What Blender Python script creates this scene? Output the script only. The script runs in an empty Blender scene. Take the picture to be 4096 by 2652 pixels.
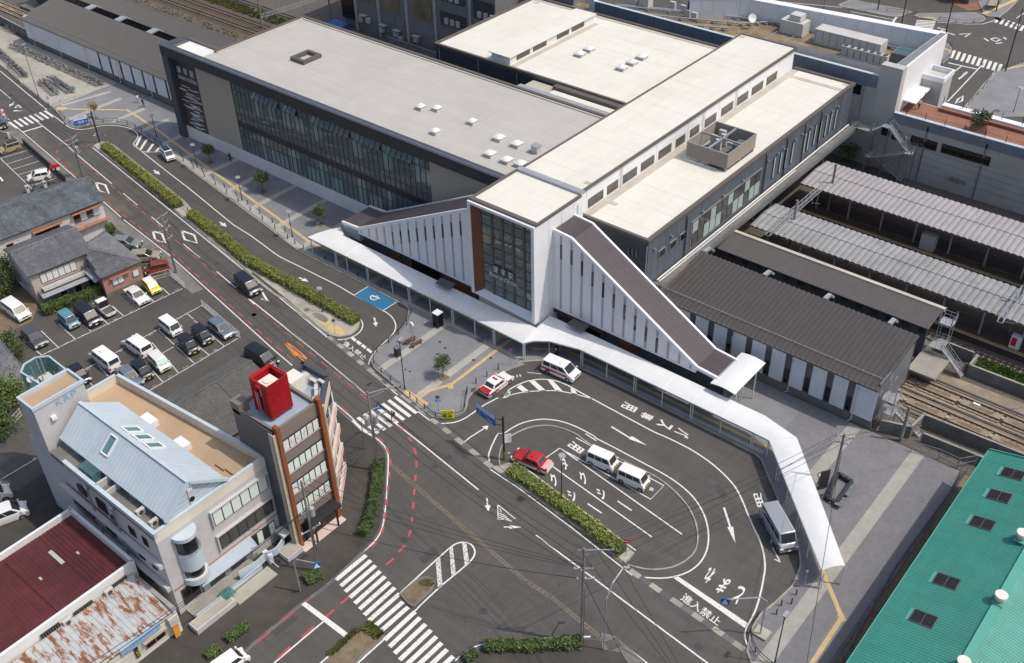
import bpy, bmesh, math, random
from mathutils import Vector, Matrix
from mathutils.geometry import tessellate_polygon
random.seed(7)
SC = bpy.context.scene
COL = SC.collection
rad = math.radians
# ---------------------------------------------------------------- camera
CAM_H = 83.0
FPX, PITCH, YAW, ROLL = 4195.0, rad(37.55), rad(-40.71), rad(-1.64)
fw = Vector((math.sin(YAW)*math.cos(PITCH), math.cos(YAW)*math.cos(PITCH), -math.sin(PITCH)))
rt0 = Vector((math.cos(YAW), -math.sin(YAW), 0)); up0 = rt0.cross(fw)
rt = rt0*math.cos(ROLL) + up0*math.sin(ROLL)
up = -rt0*math.sin(ROLL) + up0*math.cos(ROLL)
EYE = Vector((0, 0, CAM_H))
cam = bpy.data.cameras.new('camera'); camo = bpy.data.objects.new('camera', cam); COL.objects.link(camo)
cam.sensor_width = 36.0; cam.lens = FPX/4096*36.0; cam.clip_start = 1.0; cam.clip_end = 3000
mw = Matrix((rt, up, -fw)).transposed().to_4x4(); mw.translation = EYE
camo.matrix_world = mw; SC.camera = camo
# ---------------------------------------------------------------- light
SUN_EL, SUN_AZ = rad(58.5), rad(27.0)      # azimuth from +X towards +Y
sd = Vector((math.cos(SUN_EL)*math.cos(SUN_AZ), math.cos(SUN_EL)*math.sin(SUN_AZ), math.sin(SUN_EL)))
W = bpy.data.worlds.new('World'); SC.world = W; W.use_nodes = True
wn = W.node_tree; bg = wn.nodes['Background']
sky = wn.nodes.new('ShaderNodeTexSky'); sky.sky_type = 'NISHITA'; sky.sun_disc = False
sky.sun_elevation = SUN_EL; sky.sun_rotation = math.atan2(sd.x, sd.y)
sky.altitude = 100; sky.air_density = 1.0; sky.dust_density = 3.5; sky.ozone_density = 0.3
wn.links.new(sky.outputs[0], bg.inputs[0]); bg.inputs[1].default_value = 0.15
sl = bpy.data.lights.new('sun', 'SUN'); sl.energy = 2.65; sl.angle = rad(0.6); sl.color = (1.0, 0.935, 0.835)
slo = bpy.data.objects.new('sun', sl); COL.objects.link(slo)
slo.rotation_euler = sd.to_track_quat('Z', 'Y').to_euler(); slo.location = (0, 0, 120)
vs = SC.view_settings; vs.view_transform = 'Standard'; vs.look = 'None'; vs.exposure = 0.0; vs.gamma = 1.0; vs.use_curve_mapping = False
SC.cycles.max_bounces = 6; SC.cycles.transparent_max_bounces = 10; SC.cycles.diffuse_bounces = 3
SC.cycles.use_denoising = True
# ---------------------------------------------------------------- survey: photo pixel -> place in the world
TILES = {1:(0,0),2:(1000,0),3:(2000,0),4:(2996,0),5:(0,850),6:(1000,850),7:(2000,850),8:(2996,850),9:(0,1752),10:(1000,1752),11:(2000,1752),12:(2996,1752)}
TILES = {k:(a,b,1100/1883) for k,(a,b) in TILES.items()}
TILES.update({'A':(850,1380,600/1849),'B':(1050,1650,400/1027),'C':(50,1380,750/1864),'D':(500,1850,750/1864),'E':(0,600,700/1860),'F':(0,180,700/1860)})
def ray(i, x, y):
 o = TILES[i]; px = o[0]+x*o[2]; py = o[1]+y*o[2]
 return rt*((px-2048)/FPX) - up*((py-1326)/FPX) + fw
def Q(i, x, y, z=0.0):
 d = ray(i, x, y); return EYE + d*((z-CAM_H)/d.z)
def QY(i, x, y, Y):
 d = ray(i, x, y); return EYE + d*(Y/d.y)
def QX(i, x, y, X):
 d = ray(i, x, y); return EYE + d*(X/d.x)
def QL(i, pts, z=0.0): return [Q(i, x, y, z) for x, y in pts]
# ---------------------------------------------------------------- mesh helpers
V = Vector
class MB:
 def __init__(s): s.v=[]; s.f=[]; s.m=[]; s.cm=0
 def add(s, vs, fs):
  o=len(s.v); s.v += [tuple(p) for p in vs]
  for f in fs: s.f.append([i+o for i in f]); s.m.append(s.cm)
  return s
 def box(s, x0,x1,y0,y1,z0,z1):
  if x0>x1: x0,x1=x1,x0
  if y0>y1: y0,y1=y1,y0
  if z0>z1: z0,z1=z1,z0
  return s.add([(x0,y0,z0),(x1,y0,z0),(x1,y1,z0),(x0,y1,z0),(x0,y0,z1),(x1,y0,z1),(x1,y1,z1),(x0,y1,z1)],
   [(0,3,2,1),(4,5,6,7),(0,1,5,4),(1,2,6,5),(2,3,7,6),(3,0,4,7)])
 def cbox(s, c, sx,sy,sz, rz=0.0):
  c=V(c); u=V((math.cos(rz),math.sin(rz),0)); w=V((-math.sin(rz),math.cos(rz),0)); k=V((0,0,1))
  vs=[c+u*(a*sx/2)+w*(b*sy/2)+k*(d*sz/2) for d in (-1,1) for a,b in ((-1,-1),(1,-1),(1,1),(-1,1))]
  return s.add(vs,[(0,3,2,1),(4,5,6,7),(0,1,5,4),(1,2,6,5),(2,3,7,6),(3,0,4,7)])
 def bar(s, a, b, w, h, upv=None):
  a=V(a); b=V(b); d=(b-a)
  if d.length<1e-6: return s
  d.normalize(); upv=V(upv) if upv else V((0,0,1))
  sdv=d.cross(upv)
  if sdv.length<1e-4: sdv=d.cross(V((1,0,0)))
  sdv.normalize(); u=sdv.cross(d)
  vs=[p+sdv*(i*w/2)+u*(j*h/2) for p in (a,b) for i,j in ((-1,-1),(1,-1),(1,1),(-1,1))]
  return s.add(vs,[(0,1,2,3),(4,7,6,5),(0,4,5,1),(1,5,6,2),(2,6,7,3),(3,7,4,0)])
 def tube(s, pts, r, n=8, cap=True, r2=None):
  pts=[V(p) for p in pts]; N=len(pts); rings=[]
  for i,p in enumerate(pts):
   d=(pts[min(i+1,N-1)]-pts[max(i-1,0)]).normalized()
   a=d.cross(V((0,0,1)))
   if a.length<1e-3: a=d.cross(V((1,0,0)))
   a.normalize(); b=a.cross(d)
   rr=r if r2 is None else r+(r2-r)*i/(N-1)
   rings.append([p+a*(rr*math.cos(2*math.pi*k/n))+b*(rr*math.sin(2*math.pi*k/n)) for k in range(n)])
  vs=[q for R in rings for q in R]; fs=[]
  for i in range(N-1):
   for k in range(n):
    k2=(k+1)%n; fs.append((i*n+k,i*n+k2,(i+1)*n+k2,(i+1)*n+k))
  if cap: fs.append(tuple(range(n))); fs.append(tuple((N-1)*n+k for k in reversed(range(n))))
  return s.add(vs,fs)
 def cyl(s, c, r, h, n=12, r2=None): 
  c=V(c); return s.tube([c,c+V((0,0,h))],r,n,True,r2)
 def disc(s, c, r, n=16, ax=None):
  c=V(c); ax=V(ax) if ax else V((0,0,1)); a=ax.orthogonal().normalized(); b=ax.cross(a)
  return s.add([c+a*(r*math.cos(2*math.pi*k/n))+b*(r*math.sin(2*math.pi*k/n)) for k in range(n)],[tuple(range(n))])
 def poly(s, pts):
  pts=[V(p) for p in pts]
  tr=tessellate_polygon([pts])
  # keep upward winding
  fs=[]
  for t in tr:
   a,b,c=[pts[i] for i in t]
   nz=(b-a).cross(c-a)
   fs.append(tuple(t) if (nz.z>=0) else tuple(reversed(t)))
  return s.add(pts,fs)
 def face(s, pts): return s.add(pts,[tuple(range(len(pts)))])
 def prism(s, pts, z0, z1):
  pts=[V((p[0],p[1],0)) for p in pts]
  ar=sum(pts[i].x*pts[(i+1)%len(pts)].y-pts[(i+1)%len(pts)].x*pts[i].y for i in range(len(pts)))
  if ar<0: pts=pts[::-1]
  n=len(pts); tr=tessellate_polygon([pts])
  vs=[(p.x,p.y,z0) for p in pts]+[(p.x,p.y,z1) for p in pts]; fs=[]
  for t in tr:
   a,b,c=[pts[i] for i in t]
   t=tuple(t) if (b-a).cross(c-a).z>=0 else tuple(reversed(t))
   fs.append(tuple(i+n for i in t)); fs.append(tuple(reversed(t)))
  for i in range(n):
   j=(i+1)%n; fs.append((i,j,j+n,i+n))
  return s.add(vs,fs)
 def strip(s, pts, w, z=None, closed=False):
  """flat ribbon along pts"""
  pts=[V(p) for p in pts]; N=len(pts); L=[];R=[]
  for i,p in enumerate(pts):
   if closed: a=pts[(i-1)%N]; b=pts[(i+1)%N]
   else: a=pts[max(i-1,0)]; b=pts[min(i+1,N-1)]
   d=V((b.x-a.x,b.y-a.y,0)).normalized(); nn=V((-d.y,d.x,0))
   zz=p.z if z is None else z
   L.append((p.x+nn.x*w/2,p.y+nn.y*w/2,zz)); R.append((p.x-nn.x*w/2,p.y-nn.y*w/2,zz))
  fs=[]; M=N if closed else N-1
  for i in range(M):
   j=(i+1)%N; fs.append((i+N,j+N,j,i))
  return s.add(L+R,fs)
 def xf(s, mat, start=0):
  for i in range(start,len(s.v)): s.v[i]=tuple(mat@V(s.v[i]))
  return s
 def mesh(s, name, mats, smooth=False):
  me=bpy.data.meshes.new(name); me.from_pydata(s.v,[],s.f)
  for m in (mats if isinstance(mats,(list,tuple)) else [mats]): me.materials.append(MATS[m] if isinstance(m,str) else m)
  if isinstance(mats,(list,tuple)) and len(mats)>1: me.polygons.foreach_set('material_index',s.m)
  if smooth: me.polygons.foreach_set('use_smooth',[True]*len(me.polygons))
  me.update(); return me
 def build(s, name, mats, parent=None, label=None, cat=None, group=None, kind=None, smooth=False, loc=None, autosmooth=None):
  if parent is not None and not parent.get('_local'):
   L=parent.get('_loc'); L=V(L) if L else V((0,0,0))
   if L.length>0: s.v=[(x-L.x,y-L.y,z-L.z) for x,y,z in s.v]
  elif parent is None and loc is not None:
   L=V(loc); s.v=[(x-L.x,y-L.y,z-L.z) for x,y,z in s.v]
  me=s.mesh(name,mats,smooth)
  if autosmooth:
   me.polygons.foreach_set('use_smooth',[True]*len(me.polygons)); me.set_sharp_from_angle(angle=rad(autosmooth))
  return mkobj(name,me,parent,label,cat,group,kind,loc if parent is None else None)
def mkobj(name, me, parent=None, label=None, cat=None, group=None, kind=None, loc=None):
 o=bpy.data.objects.new(name,me); COL.objects.link(o)
 if parent is not None:
  o.parent=parent
  if parent.get('_loc') is not None: o['_loc']=list(parent['_loc'])
  if parent.get('_local'): o['_local']=1
 if loc is not None: o.location=loc; o['_loc']=list(loc)
 tag(o,label,cat,group,kind); return o
def tag(o,label=None,cat=None,group=None,kind=None):
 if label: o['label']=label
 if cat: o['category']=cat
 if group: o['group']=group
 if kind: o['kind']=kind
 return o
def thing(name,label,cat,loc=(0,0,0),group=None,kind=None,local=False,rz=0.0):
 o=bpy.data.objects.new(name,None); COL.objects.link(o); o.empty_display_size=0.3
 o.location=loc; o.rotation_euler=(0,0,rz)
 if local: o['_local']=1
 else: o['_loc']=list(loc)
 return tag(o,label,cat,group,kind)
def copy_tree(o, parent=None, loc=None, rz=None, label=None, group=None, scale=None):
 c=o.copy(); COL.objects.link(c); c.parent=parent
 if parent is None:
  if loc is not None: c.location=loc
  if rz is not None: c.rotation_euler=(0,0,rz)
  if scale is not None: c.scale=scale if not isinstance(scale,(int,float)) else (scale,)*3
  if label: c['label']=label
  if group: c['group']=group
 for ch in KIDS.get(o.name) or [k for k in o.children]: copy_tree(ch,c)
 return c
KIDS={}
def ordn(n):
 w=['first','second','third','fourth','fifth','sixth','seventh','eighth','ninth','tenth','eleventh','twelfth','thirteenth','fourteenth','fifteenth','sixteenth','seventeenth','eighteenth','nineteenth','twentieth']
 if n<=20: return w[n-1]
 t={2:'twenty',3:'thirty',4:'forty',5:'fifty',6:'sixty',7:'seventy',8:'eighty',9:'ninety'}
 tt={2:'twentieth',3:'thirtieth',4:'fortieth',5:'fiftieth',6:'sixtieth',7:'seventieth',8:'eightieth',9:'ninetieth'}
 if n<100: return tt[n//10] if n%10==0 else t[n//10]+'-'+w[n%10-1]
 return str(n)+'th'
def lerp(a,b,t): return a+(b-a)*t
def bez(pts, n=4):
 """Catmull-Rom smoothing of a polyline"""
 pts=[V(p) for p in pts]; out=[]
 for i in range(len(pts)-1):
  p0=pts[max(i-1,0)];p1=pts[i];p2=pts[i+1];p3=pts[min(i+2,len(pts)-1)]
  for k in range(n):
   t=k/n
   out.append(0.5*((2*p1)+(p2-p0)*t+(2*p0-5*p1+4*p2-p3)*t*t+(3*p1-p0-3*p2+p3)*t*t*t))
 out.append(pts[-1]); return out
# text -> flat mesh in a unit box
_tc={}
def text_shape(txt,bold=0.0):
 if (txt,bold) in _tc: return _tc[(txt,bold)]
 cu=bpy.data.curves.new('lettering','FONT'); cu.body=txt; cu.resolution_u=3; cu.offset=bold
 o=bpy.data.objects.new('lettering',cu); COL.objects.link(o)
 dg=bpy.context.evaluated_depsgraph_get(); dg.update()
 me=bpy.data.meshes.new_from_object(o.evaluated_get(dg))
 vs=[v.co.copy() for v in me.vertices]; fs=[tuple(p.vertices) for p in me.polygons]
 bpy.data.objects.remove(o); bpy.data.curves.remove(cu); bpy.data.meshes.remove(me)
 if not vs: return ([],[],1)
 x0=min(v.x for v in vs);x1=max(v.x for v in vs);y0=min(v.y for v in vs);y1=max(v.y for v in vs)
 _tc[(txt,bold)]=([((v.x-x0)/(x1-x0),(v.y-y0)/(y1-y0)) for v in vs],fs,(x1-x0)/(y1-y0)); return _tc[(txt,bold)]
def text_on(mb, txt, bl, br, tr, tl, off=0.0, bold=0.0):
 """lettering mapped on the quad bl-br-tr-tl"""
 uv,fs,_=text_shape(txt,bold); bl,br,tr,tl=V(bl),V(br),V(tr),V(tl)
 n=(br-bl).cross(tl-bl).normalized()*off
 mb.add([bl*(1-u)*(1-v)+br*u*(1-v)+tr*u*v+tl*(1-u)*v+n for u,v in uv],fs); return mb
# ---------------------------------------------------------------- materials
MATS={}
def srgb(r,g,b):
 f=lambda c:((c/255)/12.92 if c/255<=0.04045 else ((c/255+0.055)/1.055)**2.4)
 return (f(r),f(g),f(b))
def mat(name, col, rough=0.7, var=0.12, scale=1.5, metal=0.0, bump=0.0, bscale=20.0, col2=None, stain=0.0, spec=0.5, coat=0.0, detail=6, objvar=0.0, fine=0.0, streak=0.0, spots=0.0):
 m=bpy.data.materials.new(name); m.use_nodes=True; nt=m.node_tree; N=nt.nodes; L=nt.links
 b=N['Principled BSDF']; b.inputs['Roughness'].default_value=rough; b.inputs['Metallic'].default_value=metal
 b.inputs['Specular IOR Level'].default_value=spec
 if coat: b.inputs['Coat Weight'].default_value=coat; b.inputs['Coat Roughness'].default_value=0.05
 geo=N.new('ShaderNodeNewGeometry')
 if var>0 or col2:
  nz=N.new('ShaderNodeTexNoise'); nz.inputs['Scale'].default_value=scale; nz.inputs['Detail'].default_value=detail; nz.inputs['Roughness'].default_value=0.62
  L.new(geo.outputs['Position'],nz.inputs['Vector'])
  rp=N.new('ShaderNodeValToRGB'); rp.color_ramp.elements[0].position=0.3; rp.color_ramp.elements[1].position=0.7
  if col2: c0,c1=col2,col
  else:
   c0=tuple(max(0,c*(1-var)) for c in col); c1=tuple(min(1,c*(1+var)) for c in col)
  rp.color_ramp.elements[0].color=(*c0,1); rp.color_ramp.elements[1].color=(*c1,1)
  L.new(nz.outputs[0],rp.inputs[0]); last=rp.outputs[0]
 else:
  rgb=N.new('ShaderNodeRGB'); rgb.outputs[0].default_value=(*col,1); last=rgb.outputs[0]
 if stain>0:
  n2=N.new('ShaderNodeTexNoise'); n2.inputs['Scale'].default_value=scale*0.22; n2.inputs['Detail'].default_value=8; n2.inputs['Roughness'].default_value=0.7
  L.new(geo.outputs['Position'],n2.inputs['Vector'])
  r2=N.new('ShaderNodeValToRGB'); r2.color_ramp.elements[0].position=0.36; r2.color_ramp.elements[1].position=0.62
  k=1-stain; r2.color_ramp.elements[0].color=(k,k,k,1); r2.color_ramp.elements[1].color=(1,1,1,1)
  L.new(n2.outputs[0],r2.inputs[0])
  mx=N.new('ShaderNodeMix'); mx.data_type='RGBA'; mx.blend_type='MULTIPLY'; mx.inputs[0].default_value=1
  L.new(last,mx.inputs[6]); L.new(r2.outputs[0],mx.inputs[7]); last=mx.outputs[2]
 if fine>0:
  n3=N.new('ShaderNodeTexNoise'); n3.inputs['Scale'].default_value=9.0; n3.inputs['Detail'].default_value=3
  L.new(geo.outputs['Position'],n3.inputs['Vector'])
  mr=N.new('ShaderNodeMapRange'); mr.inputs[1].default_value=0.3; mr.inputs[2].default_value=0.7; mr.inputs[3].default_value=1-fine; mr.inputs[4].default_value=1+fine
  L.new(n3.outputs[0],mr.inputs[0])
  mx=N.new('ShaderNodeVectorMath'); mx.operation='SCALE'; L.new(last,mx.inputs[0]); L.new(mr.outputs[0],mx.inputs['Scale']); last=mx.outputs[0]
 for amt,sc_,lo,hi in ((streak,(0.10,1.1,0.5),.42,.66),(streak*.7,(1.3,0.09,0.5),.45,.66),(spots,(1.1,1.1,1.1),.66,.72)):
  if amt<=0: continue
  mp=N.new('ShaderNodeMapping'); mp.inputs['Scale'].default_value=sc_; L.new(geo.outputs['Position'],mp.inputs[0])
  n4=N.new('ShaderNodeTexNoise'); n4.inputs['Scale'].default_value=1.0; n4.inputs['Detail'].default_value=7; n4.inputs['Roughness'].default_value=0.6; L.new(mp.outputs[0],n4.inputs['Vector'])
  mr=N.new('ShaderNodeMapRange'); mr.inputs[1].default_value=lo; mr.inputs[2].default_value=hi; mr.inputs[3].default_value=1; mr.inputs[4].default_value=1-amt
  L.new(n4.outputs[0],mr.inputs[0]); mx=N.new('ShaderNodeVectorMath'); mx.operation='SCALE'; L.new(last,mx.inputs[0]); L.new(mr.outputs[0],mx.inputs['Scale']); last=mx.outputs[0]
 if objvar>0:
  oi=N.new('ShaderNodeObjectInfo'); mr=N.new('ShaderNodeMapRange'); mr.inputs[3].default_value=1-objvar; mr.inputs[4].default_value=1+objvar
  L.new(oi.outputs['Random'],mr.inputs[0])
  mx=N.new('ShaderNodeVectorMath'); mx.operation='SCALE'; L.new(last,mx.inputs[0]); L.new(mr.outputs[0],mx.inputs['Scale']); last=mx.outputs[0]
 L.new(last,b.inputs['Base Color'])
 if bump>0:
  nb=N.new('ShaderNodeTexNoise'); nb.inputs['Scale'].default_value=bscale; nb.inputs['Detail'].default_value=4
  L.new(geo.outputs['Position'],nb.inputs['Vector'])
  bp=N.new('ShaderNodeBump'); bp.inputs['Strength'].default_value=bump; bp.inputs['Distance'].default_value=0.05
  L.new(nb.outputs[0],bp.inputs['Height']); L.new(bp.outputs[0],b.inputs['Normal'])
 MATS[name]=m; return m
def glass(name, tint, refl_rough=0.03, opac=0.35, ior=1.5, body=(0.02,0.03,0.03)):
 """window glass: see-through tinted pane with mirror reflections and a thin body colour"""
 m=bpy.data.materials.new(name); m.use_nodes=True; nt=m.node_tree; N=nt.nodes; L=nt.links
 N.remove(N['Principled BSDF']); out=N['Material Output']
 tr=N.new('ShaderNodeBsdfTransparent'); tr.inputs[0].default_value=(*tint,1)
 df=N.new('ShaderNodeBsdfDiffuse'); df.inputs[0].default_value=(*body,1)
 m1=N.new('ShaderNodeMixShader'); m1.inputs[0].default_value=opac
 L.new(tr.outputs[0],m1.inputs[1]); L.new(df.outputs[0],m1.inputs[2])
 gl=N.new('ShaderNodeBsdfGlossy'); gl.inputs['Roughness'].default_value=refl_rough
 fr=N.new('ShaderNodeFresnel'); fr.inputs[0].default_value=ior
 gb=N.new('ShaderNodeNewGeometry'); iv=N.new('ShaderNodeMath'); iv.operation='SUBTRACT'; iv.inputs[0].default_value=1; L.new(gb.outputs['Backfacing'],iv.inputs[1]); mu=N.new('ShaderNodeMath'); mu.operation='MULTIPLY'; L.new(fr.outputs[0],mu.inputs[0]); L.new(iv.outputs[0],mu.inputs[1])
 m2=N.new('ShaderNodeMixShader'); L.new(mu.outputs[0],m2.inputs[0]); L.new(m1.outputs[0],m2.inputs[1]); L.new(gl.outputs[0],m2.inputs[2])
 L.new(m2.outputs[0],out.inputs[0]); MATS[name]=m; return m
def brickmat(name, c1, c2, mortar, bw, bh, msz=0.01, rough=0.8, var=0.1, offs=0.5, bump=0.3):
 m=mat(name,c1,rough,var); nt=m.node_tree; N=nt.nodes; L=nt.links; b=N['Principled BSDF']
 geo=N.new('ShaderNodeNewGeometry'); br=N.new('ShaderNodeTexBrick'); br.offset=offs
 br.inputs['Color1'].default_value=(*c1,1); br.inputs['Color2'].default_value=(*c2,1); br.inputs['Mortar'].default_value=(*mortar,1)
 br.inputs['Scale'].default_value=1.0; br.inputs['Brick Width'].default_value=bw; br.inputs['Row Height'].default_value=bh; br.inputs['Mortar Size'].default_value=msz; br.inputs['Mortar Smooth'].default_value=0.2
 L.new(geo.outputs['Position'],br.inputs['Vector'])
 nz=N.new('ShaderNodeTexNoise'); nz.inputs['Scale'].default_value=0.35; nz.inputs['Detail'].default_value=8; L.new(geo.outputs['Position'],nz.inputs['Vector'])
 mr=N.new('ShaderNodeMapRange'); mr.inputs[1].default_value=0.3; mr.inputs[2].default_value=0.7; mr.inputs[3].default_value=1-var; mr.inputs[4].default_value=1+var
 L.new(nz.outputs[0],mr.inputs[0]); sc=N.new('ShaderNodeVectorMath'); sc.operation='SCALE'
 L.new(br.outputs[0],sc.inputs[0]); L.new(mr.outputs[0],sc.inputs['Scale']); L.new(sc.outputs[0],b.inputs['Base Color'])
 bp=N.new('ShaderNodeBump'); bp.inputs['Strength'].default_value=bump; bp.inputs['Distance'].default_value=0.01; bp.invert=True
 L.new(br.outputs[1],bp.inputs['Height']); L.new(bp.outputs[0],b.inputs['Normal']); return m
def wornpaint(name, col, rough=0.6, wear=0.38):
 """road paint, chipped where the asphalt shows through"""
 m=mat(name,col,rough,0.06,3.0); nt=m.node_tree; N=nt.nodes; L=nt.links; b=N['Principled BSDF']
 src=b.inputs['Base Color'].links[0].from_socket
 geo=N.new('ShaderNodeNewGeometry'); nz=N.new('ShaderNodeTexNoise'); nz.inputs['Scale'].default_value=5.0; nz.inputs['Detail'].default_value=9; nz.inputs['Roughness'].default_value=0.75
 L.new(geo.outputs['Position'],nz.inputs['Vector'])
 rp=N.new('ShaderNodeValToRGB'); rp.color_ramp.elements[0].position=wear-0.06; rp.color_ramp.elements[1].position=wear+0.05
 L.new(nz.outputs[0],rp.inputs[0]); mx=N.new('ShaderNodeMix'); mx.data_type='RGBA'; mx.inputs[6].default_value=(0.11,0.11,0.11,1)
 L.new(rp.outputs[0],mx.inputs[0]); L.new(src,mx.inputs[7]); L.new(mx.outputs[2],b.inputs['Base Color']); return m
# ground
mat('earth',(0.10,0.095,0.085),0.95,0.25,0.4,stain=0.3)
mat('asphalt',(0.096,0.0905,0.085),0.85,0.09,0.25,bump=0.25,bscale=40,stain=0.16,fine=0.18,spots=0.3,streak=0.15)
mat('asphalt_old',(0.088,0.082,0.075),0.9,0.14,0.5,bump=0.3,bscale=30,stain=0.3,fine=0.2)
mat('asphalt_lot',(0.094,0.088,0.081),0.9,0.1,0.3,bump=0.2,bscale=40,stain=0.28,fine=0.16,spots=0.35)
mat('asphalt_patch',(0.12,0.108,0.09),0.9,0.2,1.2,stain=0.3,fine=0.2)
mat('sidewalk_dark',(0.07,0.064,0.056),0.95,0.15,0.6,stain=0.35,fine=0.2)
mat('concrete',(0.34,0.325,0.29),0.85,0.12,0.7,stain=0.25,fine=0.06)
mat('concrete_dark',(0.20,0.195,0.18),0.9,0.18,0.8,stain=0.35,fine=0.08)
mat('concrete_pale',(0.42,0.40,0.345),0.85,0.1,0.5,stain=0.25,fine=0.06)
mat('kerb_stone',(0.33,0.31,0.265),0.85,0.1,1.0,objvar=0.22)
mat('kerb_dark',(0.12,0.12,0.125),0.85,0.1,1.0,objvar=0.25)
brickmat('paving',(0.232,0.236,0.25),(0.208,0.212,0.227),(0.15,0.152,0.16),0.3,0.15,0.008,var=0.12)
brickmat('paving_light',(0.42,0.41,0.37),(0.38,0.37,0.34),(0.26,0.255,0.235),0.3,0.15,0.008,var=0.1)
brickmat('paving_dark',(0.095,0.10,0.115),(0.085,0.09,0.105),(0.06,0.06,0.07),0.3,0.15,0.008,var=0.12)
mat('paver_grey',(0.195,0.195,0.205),0.85,0.1,2.0,objvar=0.12,fine=0.1,stain=0.15)
mat('paver_pale',(0.40,0.39,0.355),0.85,0.08,2.0,objvar=0.08,fine=0.08,stain=0.15)
mat('tactile',(0.58,0.44,0.21),0.8,0.12,2.0,stain=0.15)
wornpaint('paint_white',(0.70,0.695,0.67),0.7,0.40)
wornpaint('paint_worn',(0.66,0.66,0.64),0.7,0.46)
wornpaint('paint_red',(0.44,0.085,0.085),0.7,0.44)
wornpaint('paint_orange',(0.72,0.23,0.04),0.6,0.36)
wornpaint('paint_blue',(0.03,0.16,0.30),0.6,0.30)
mat('drain_brown',(0.15,0.115,0.07),0.9,0.3,3.0,stain=0.4)
mat('iron',(0.07,0.068,0.065),0.6,0.2,4.0,metal=0.3)
mat('soil',(0.20,0.155,0.10),0.95,0.25,2.0,stain=0.3,bump=0.5,bscale=12)
mat('ballast',(0.13,0.115,0.10),0.95,0.35,6.0,stain=0.3,bump=0.8,bscale=14,fine=0.25)
mat('slab_track',(0.30,0.25,0.185),0.85,0.15,1.0,stain=0.35)
mat('rail_rust',(0.13,0.065,0.04),0.6,0.2,3.0,metal=0.3)
mat('ballast_rust',(0.12,0.075,0.05),0.95,0.3,4.0,stain=0.3,bump=0.6,bscale=14,fine=0.25)
# vegetation
def leafmat(name,c,c2):
 m=mat(name,c,0.65,0.2,0.8,col2=c2,objvar=0.15,fine=0.25); m.node_tree.nodes['Principled BSDF'].inputs['Transmission Weight'].default_value=0.0; return m
leafmat('leaf_hedge',(0.32,0.33,0.06),(0.19,0.22,0.04))
leafmat('leaf_hedge_rust',(0.28,0.20,0.06),(0.19,0.17,0.04))
leafmat('leaf_dark',(0.07,0.11,0.03),(0.03,0.055,0.015))
leafmat('leaf_tree',(0.12,0.17,0.045),(0.06,0.095,0.025))
leafmat('leaf_autumn',(0.38,0.20,0.06),(0.25,0.17,0.06))
leafmat('leaf_bright',(0.17,0.24,0.05),(0.09,0.14,0.03))
leafmat('grass',(0.15,0.17,0.045),(0.09,0.10,0.03))
leafmat('grass_dry',(0.26,0.21,0.09),(0.17,0.15,0.06))
mat('bark',(0.12,0.085,0.055),0.9,0.25,6.0)
# building
mat('roof_grey',(0.46,0.443,0.415),0.8,0.035,0.35,stain=0.07,fine=0.02,streak=0.05)
mat('roof_cream',(0.715,0.70,0.625),0.75,0.03,0.3,stain=0.08,fine=0.015,streak=0.05)
mat('roof_seam',(0.67,0.652,0.58),0.8,0.08,1.0,stain=0.2)
mat('tar',(0.03,0.03,0.03),0.7,0.2,2.0)
mat('asphalt_new',(0.062,0.060,0.058),0.85,0.12,0.6,fine=0.2)
mat('roof_edge',(0.115,0.10,0.088),0.55,0.08,1.0)
mat('membrane_edge',(0.50,0.46,0.40),0.8,0.06,0.5,stain=0.15)
mat('fascia_black',(0.036,0.038,0.045),0.42,0.12,0.8)
mat('fascia_navy',(0.062,0.070,0.086),0.45,0.1,0.8)
mat('panel_beige',(0.43,0.372,0.30),0.8,0.07,2.0,fine=0.06)
mat('plant_beige',(0.33,0.29,0.245),0.8,0.06,2.0)
mat('panel_white',(0.78,0.785,0.80),0.55,0.025,0.8,stain=0.03,objvar=0.03)
mat('panel_white_groove',(0.36,0.37,0.40),0.6,0.05,1.0)
mat('panel_lilac',(0.42,0.425,0.47),0.6,0.05,0.8)
mat('wall_white',(0.74,0.735,0.71),0.7,0.04,0.8,stain=0.08)
mat('wall_bluewhite',(0.76,0.78,0.81),0.45,0.05,0.6,stain=0.05)
mat('rib_white',(0.70,0.725,0.76),0.4,0.05,0.6,objvar=0.03)
mat('wall_slate',(0.10,0.118,0.145),0.5,0.09,0.7,objvar=0.12)
mat('wall_slate_dark',(0.06,0.07,0.086),0.5,0.09,0.7,objvar=0.1)
mat('groove_dark',(0.10,0.105,0.115),0.5,0.08,1.0)
mat('rust_panel',(0.165,0.06,0.027),0.6,0.12,2.0)
mat('louvre_brown',(0.085,0.055,0.042),0.6,0.1,2.0)
mat('frame_brown',(0.12,0.10,0.085),0.45,0.05,2.0)
mat('frame_dark',(0.035,0.033,0.032),0.45,0.05,2.0)
mat('frame_grey',(0.33,0.32,0.30),0.4,0.05,2.0,metal=0.3)
mat('steel',(0.55,0.56,0.57),0.35,0.08,3.0,metal=0.75,stain=0.1)
mat('galv',(0.42,0.44,0.46),0.5,0.15,4.0,metal=0.35,stain=0.15)
mat('galv_dark',(0.20,0.215,0.235),0.5,0.15,4.0,metal=0.35,stain=0.15)
mat('pipe_white',(0.66,0.65,0.62),0.5,0.05,1.0)
mat('metal_brown',(0.098,0.09,0.087),0.45,0.07,0.8,metal=0.0)
mat('metal_brown_dk',(0.068,0.061,0.058),0.42,0.08,0.8)
mat('metal_plum',(0.135,0.115,0.118),0.42,0.07,0.8)
mat('asbestos',(0.295,0.30,0.307),0.85,0.1,0.9,stain=0.25,fine=0.05)
mat('asbestos_pink',(0.345,0.33,0.343),0.85,0.07,0.6,stain=0.15,fine=0.04)
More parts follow.
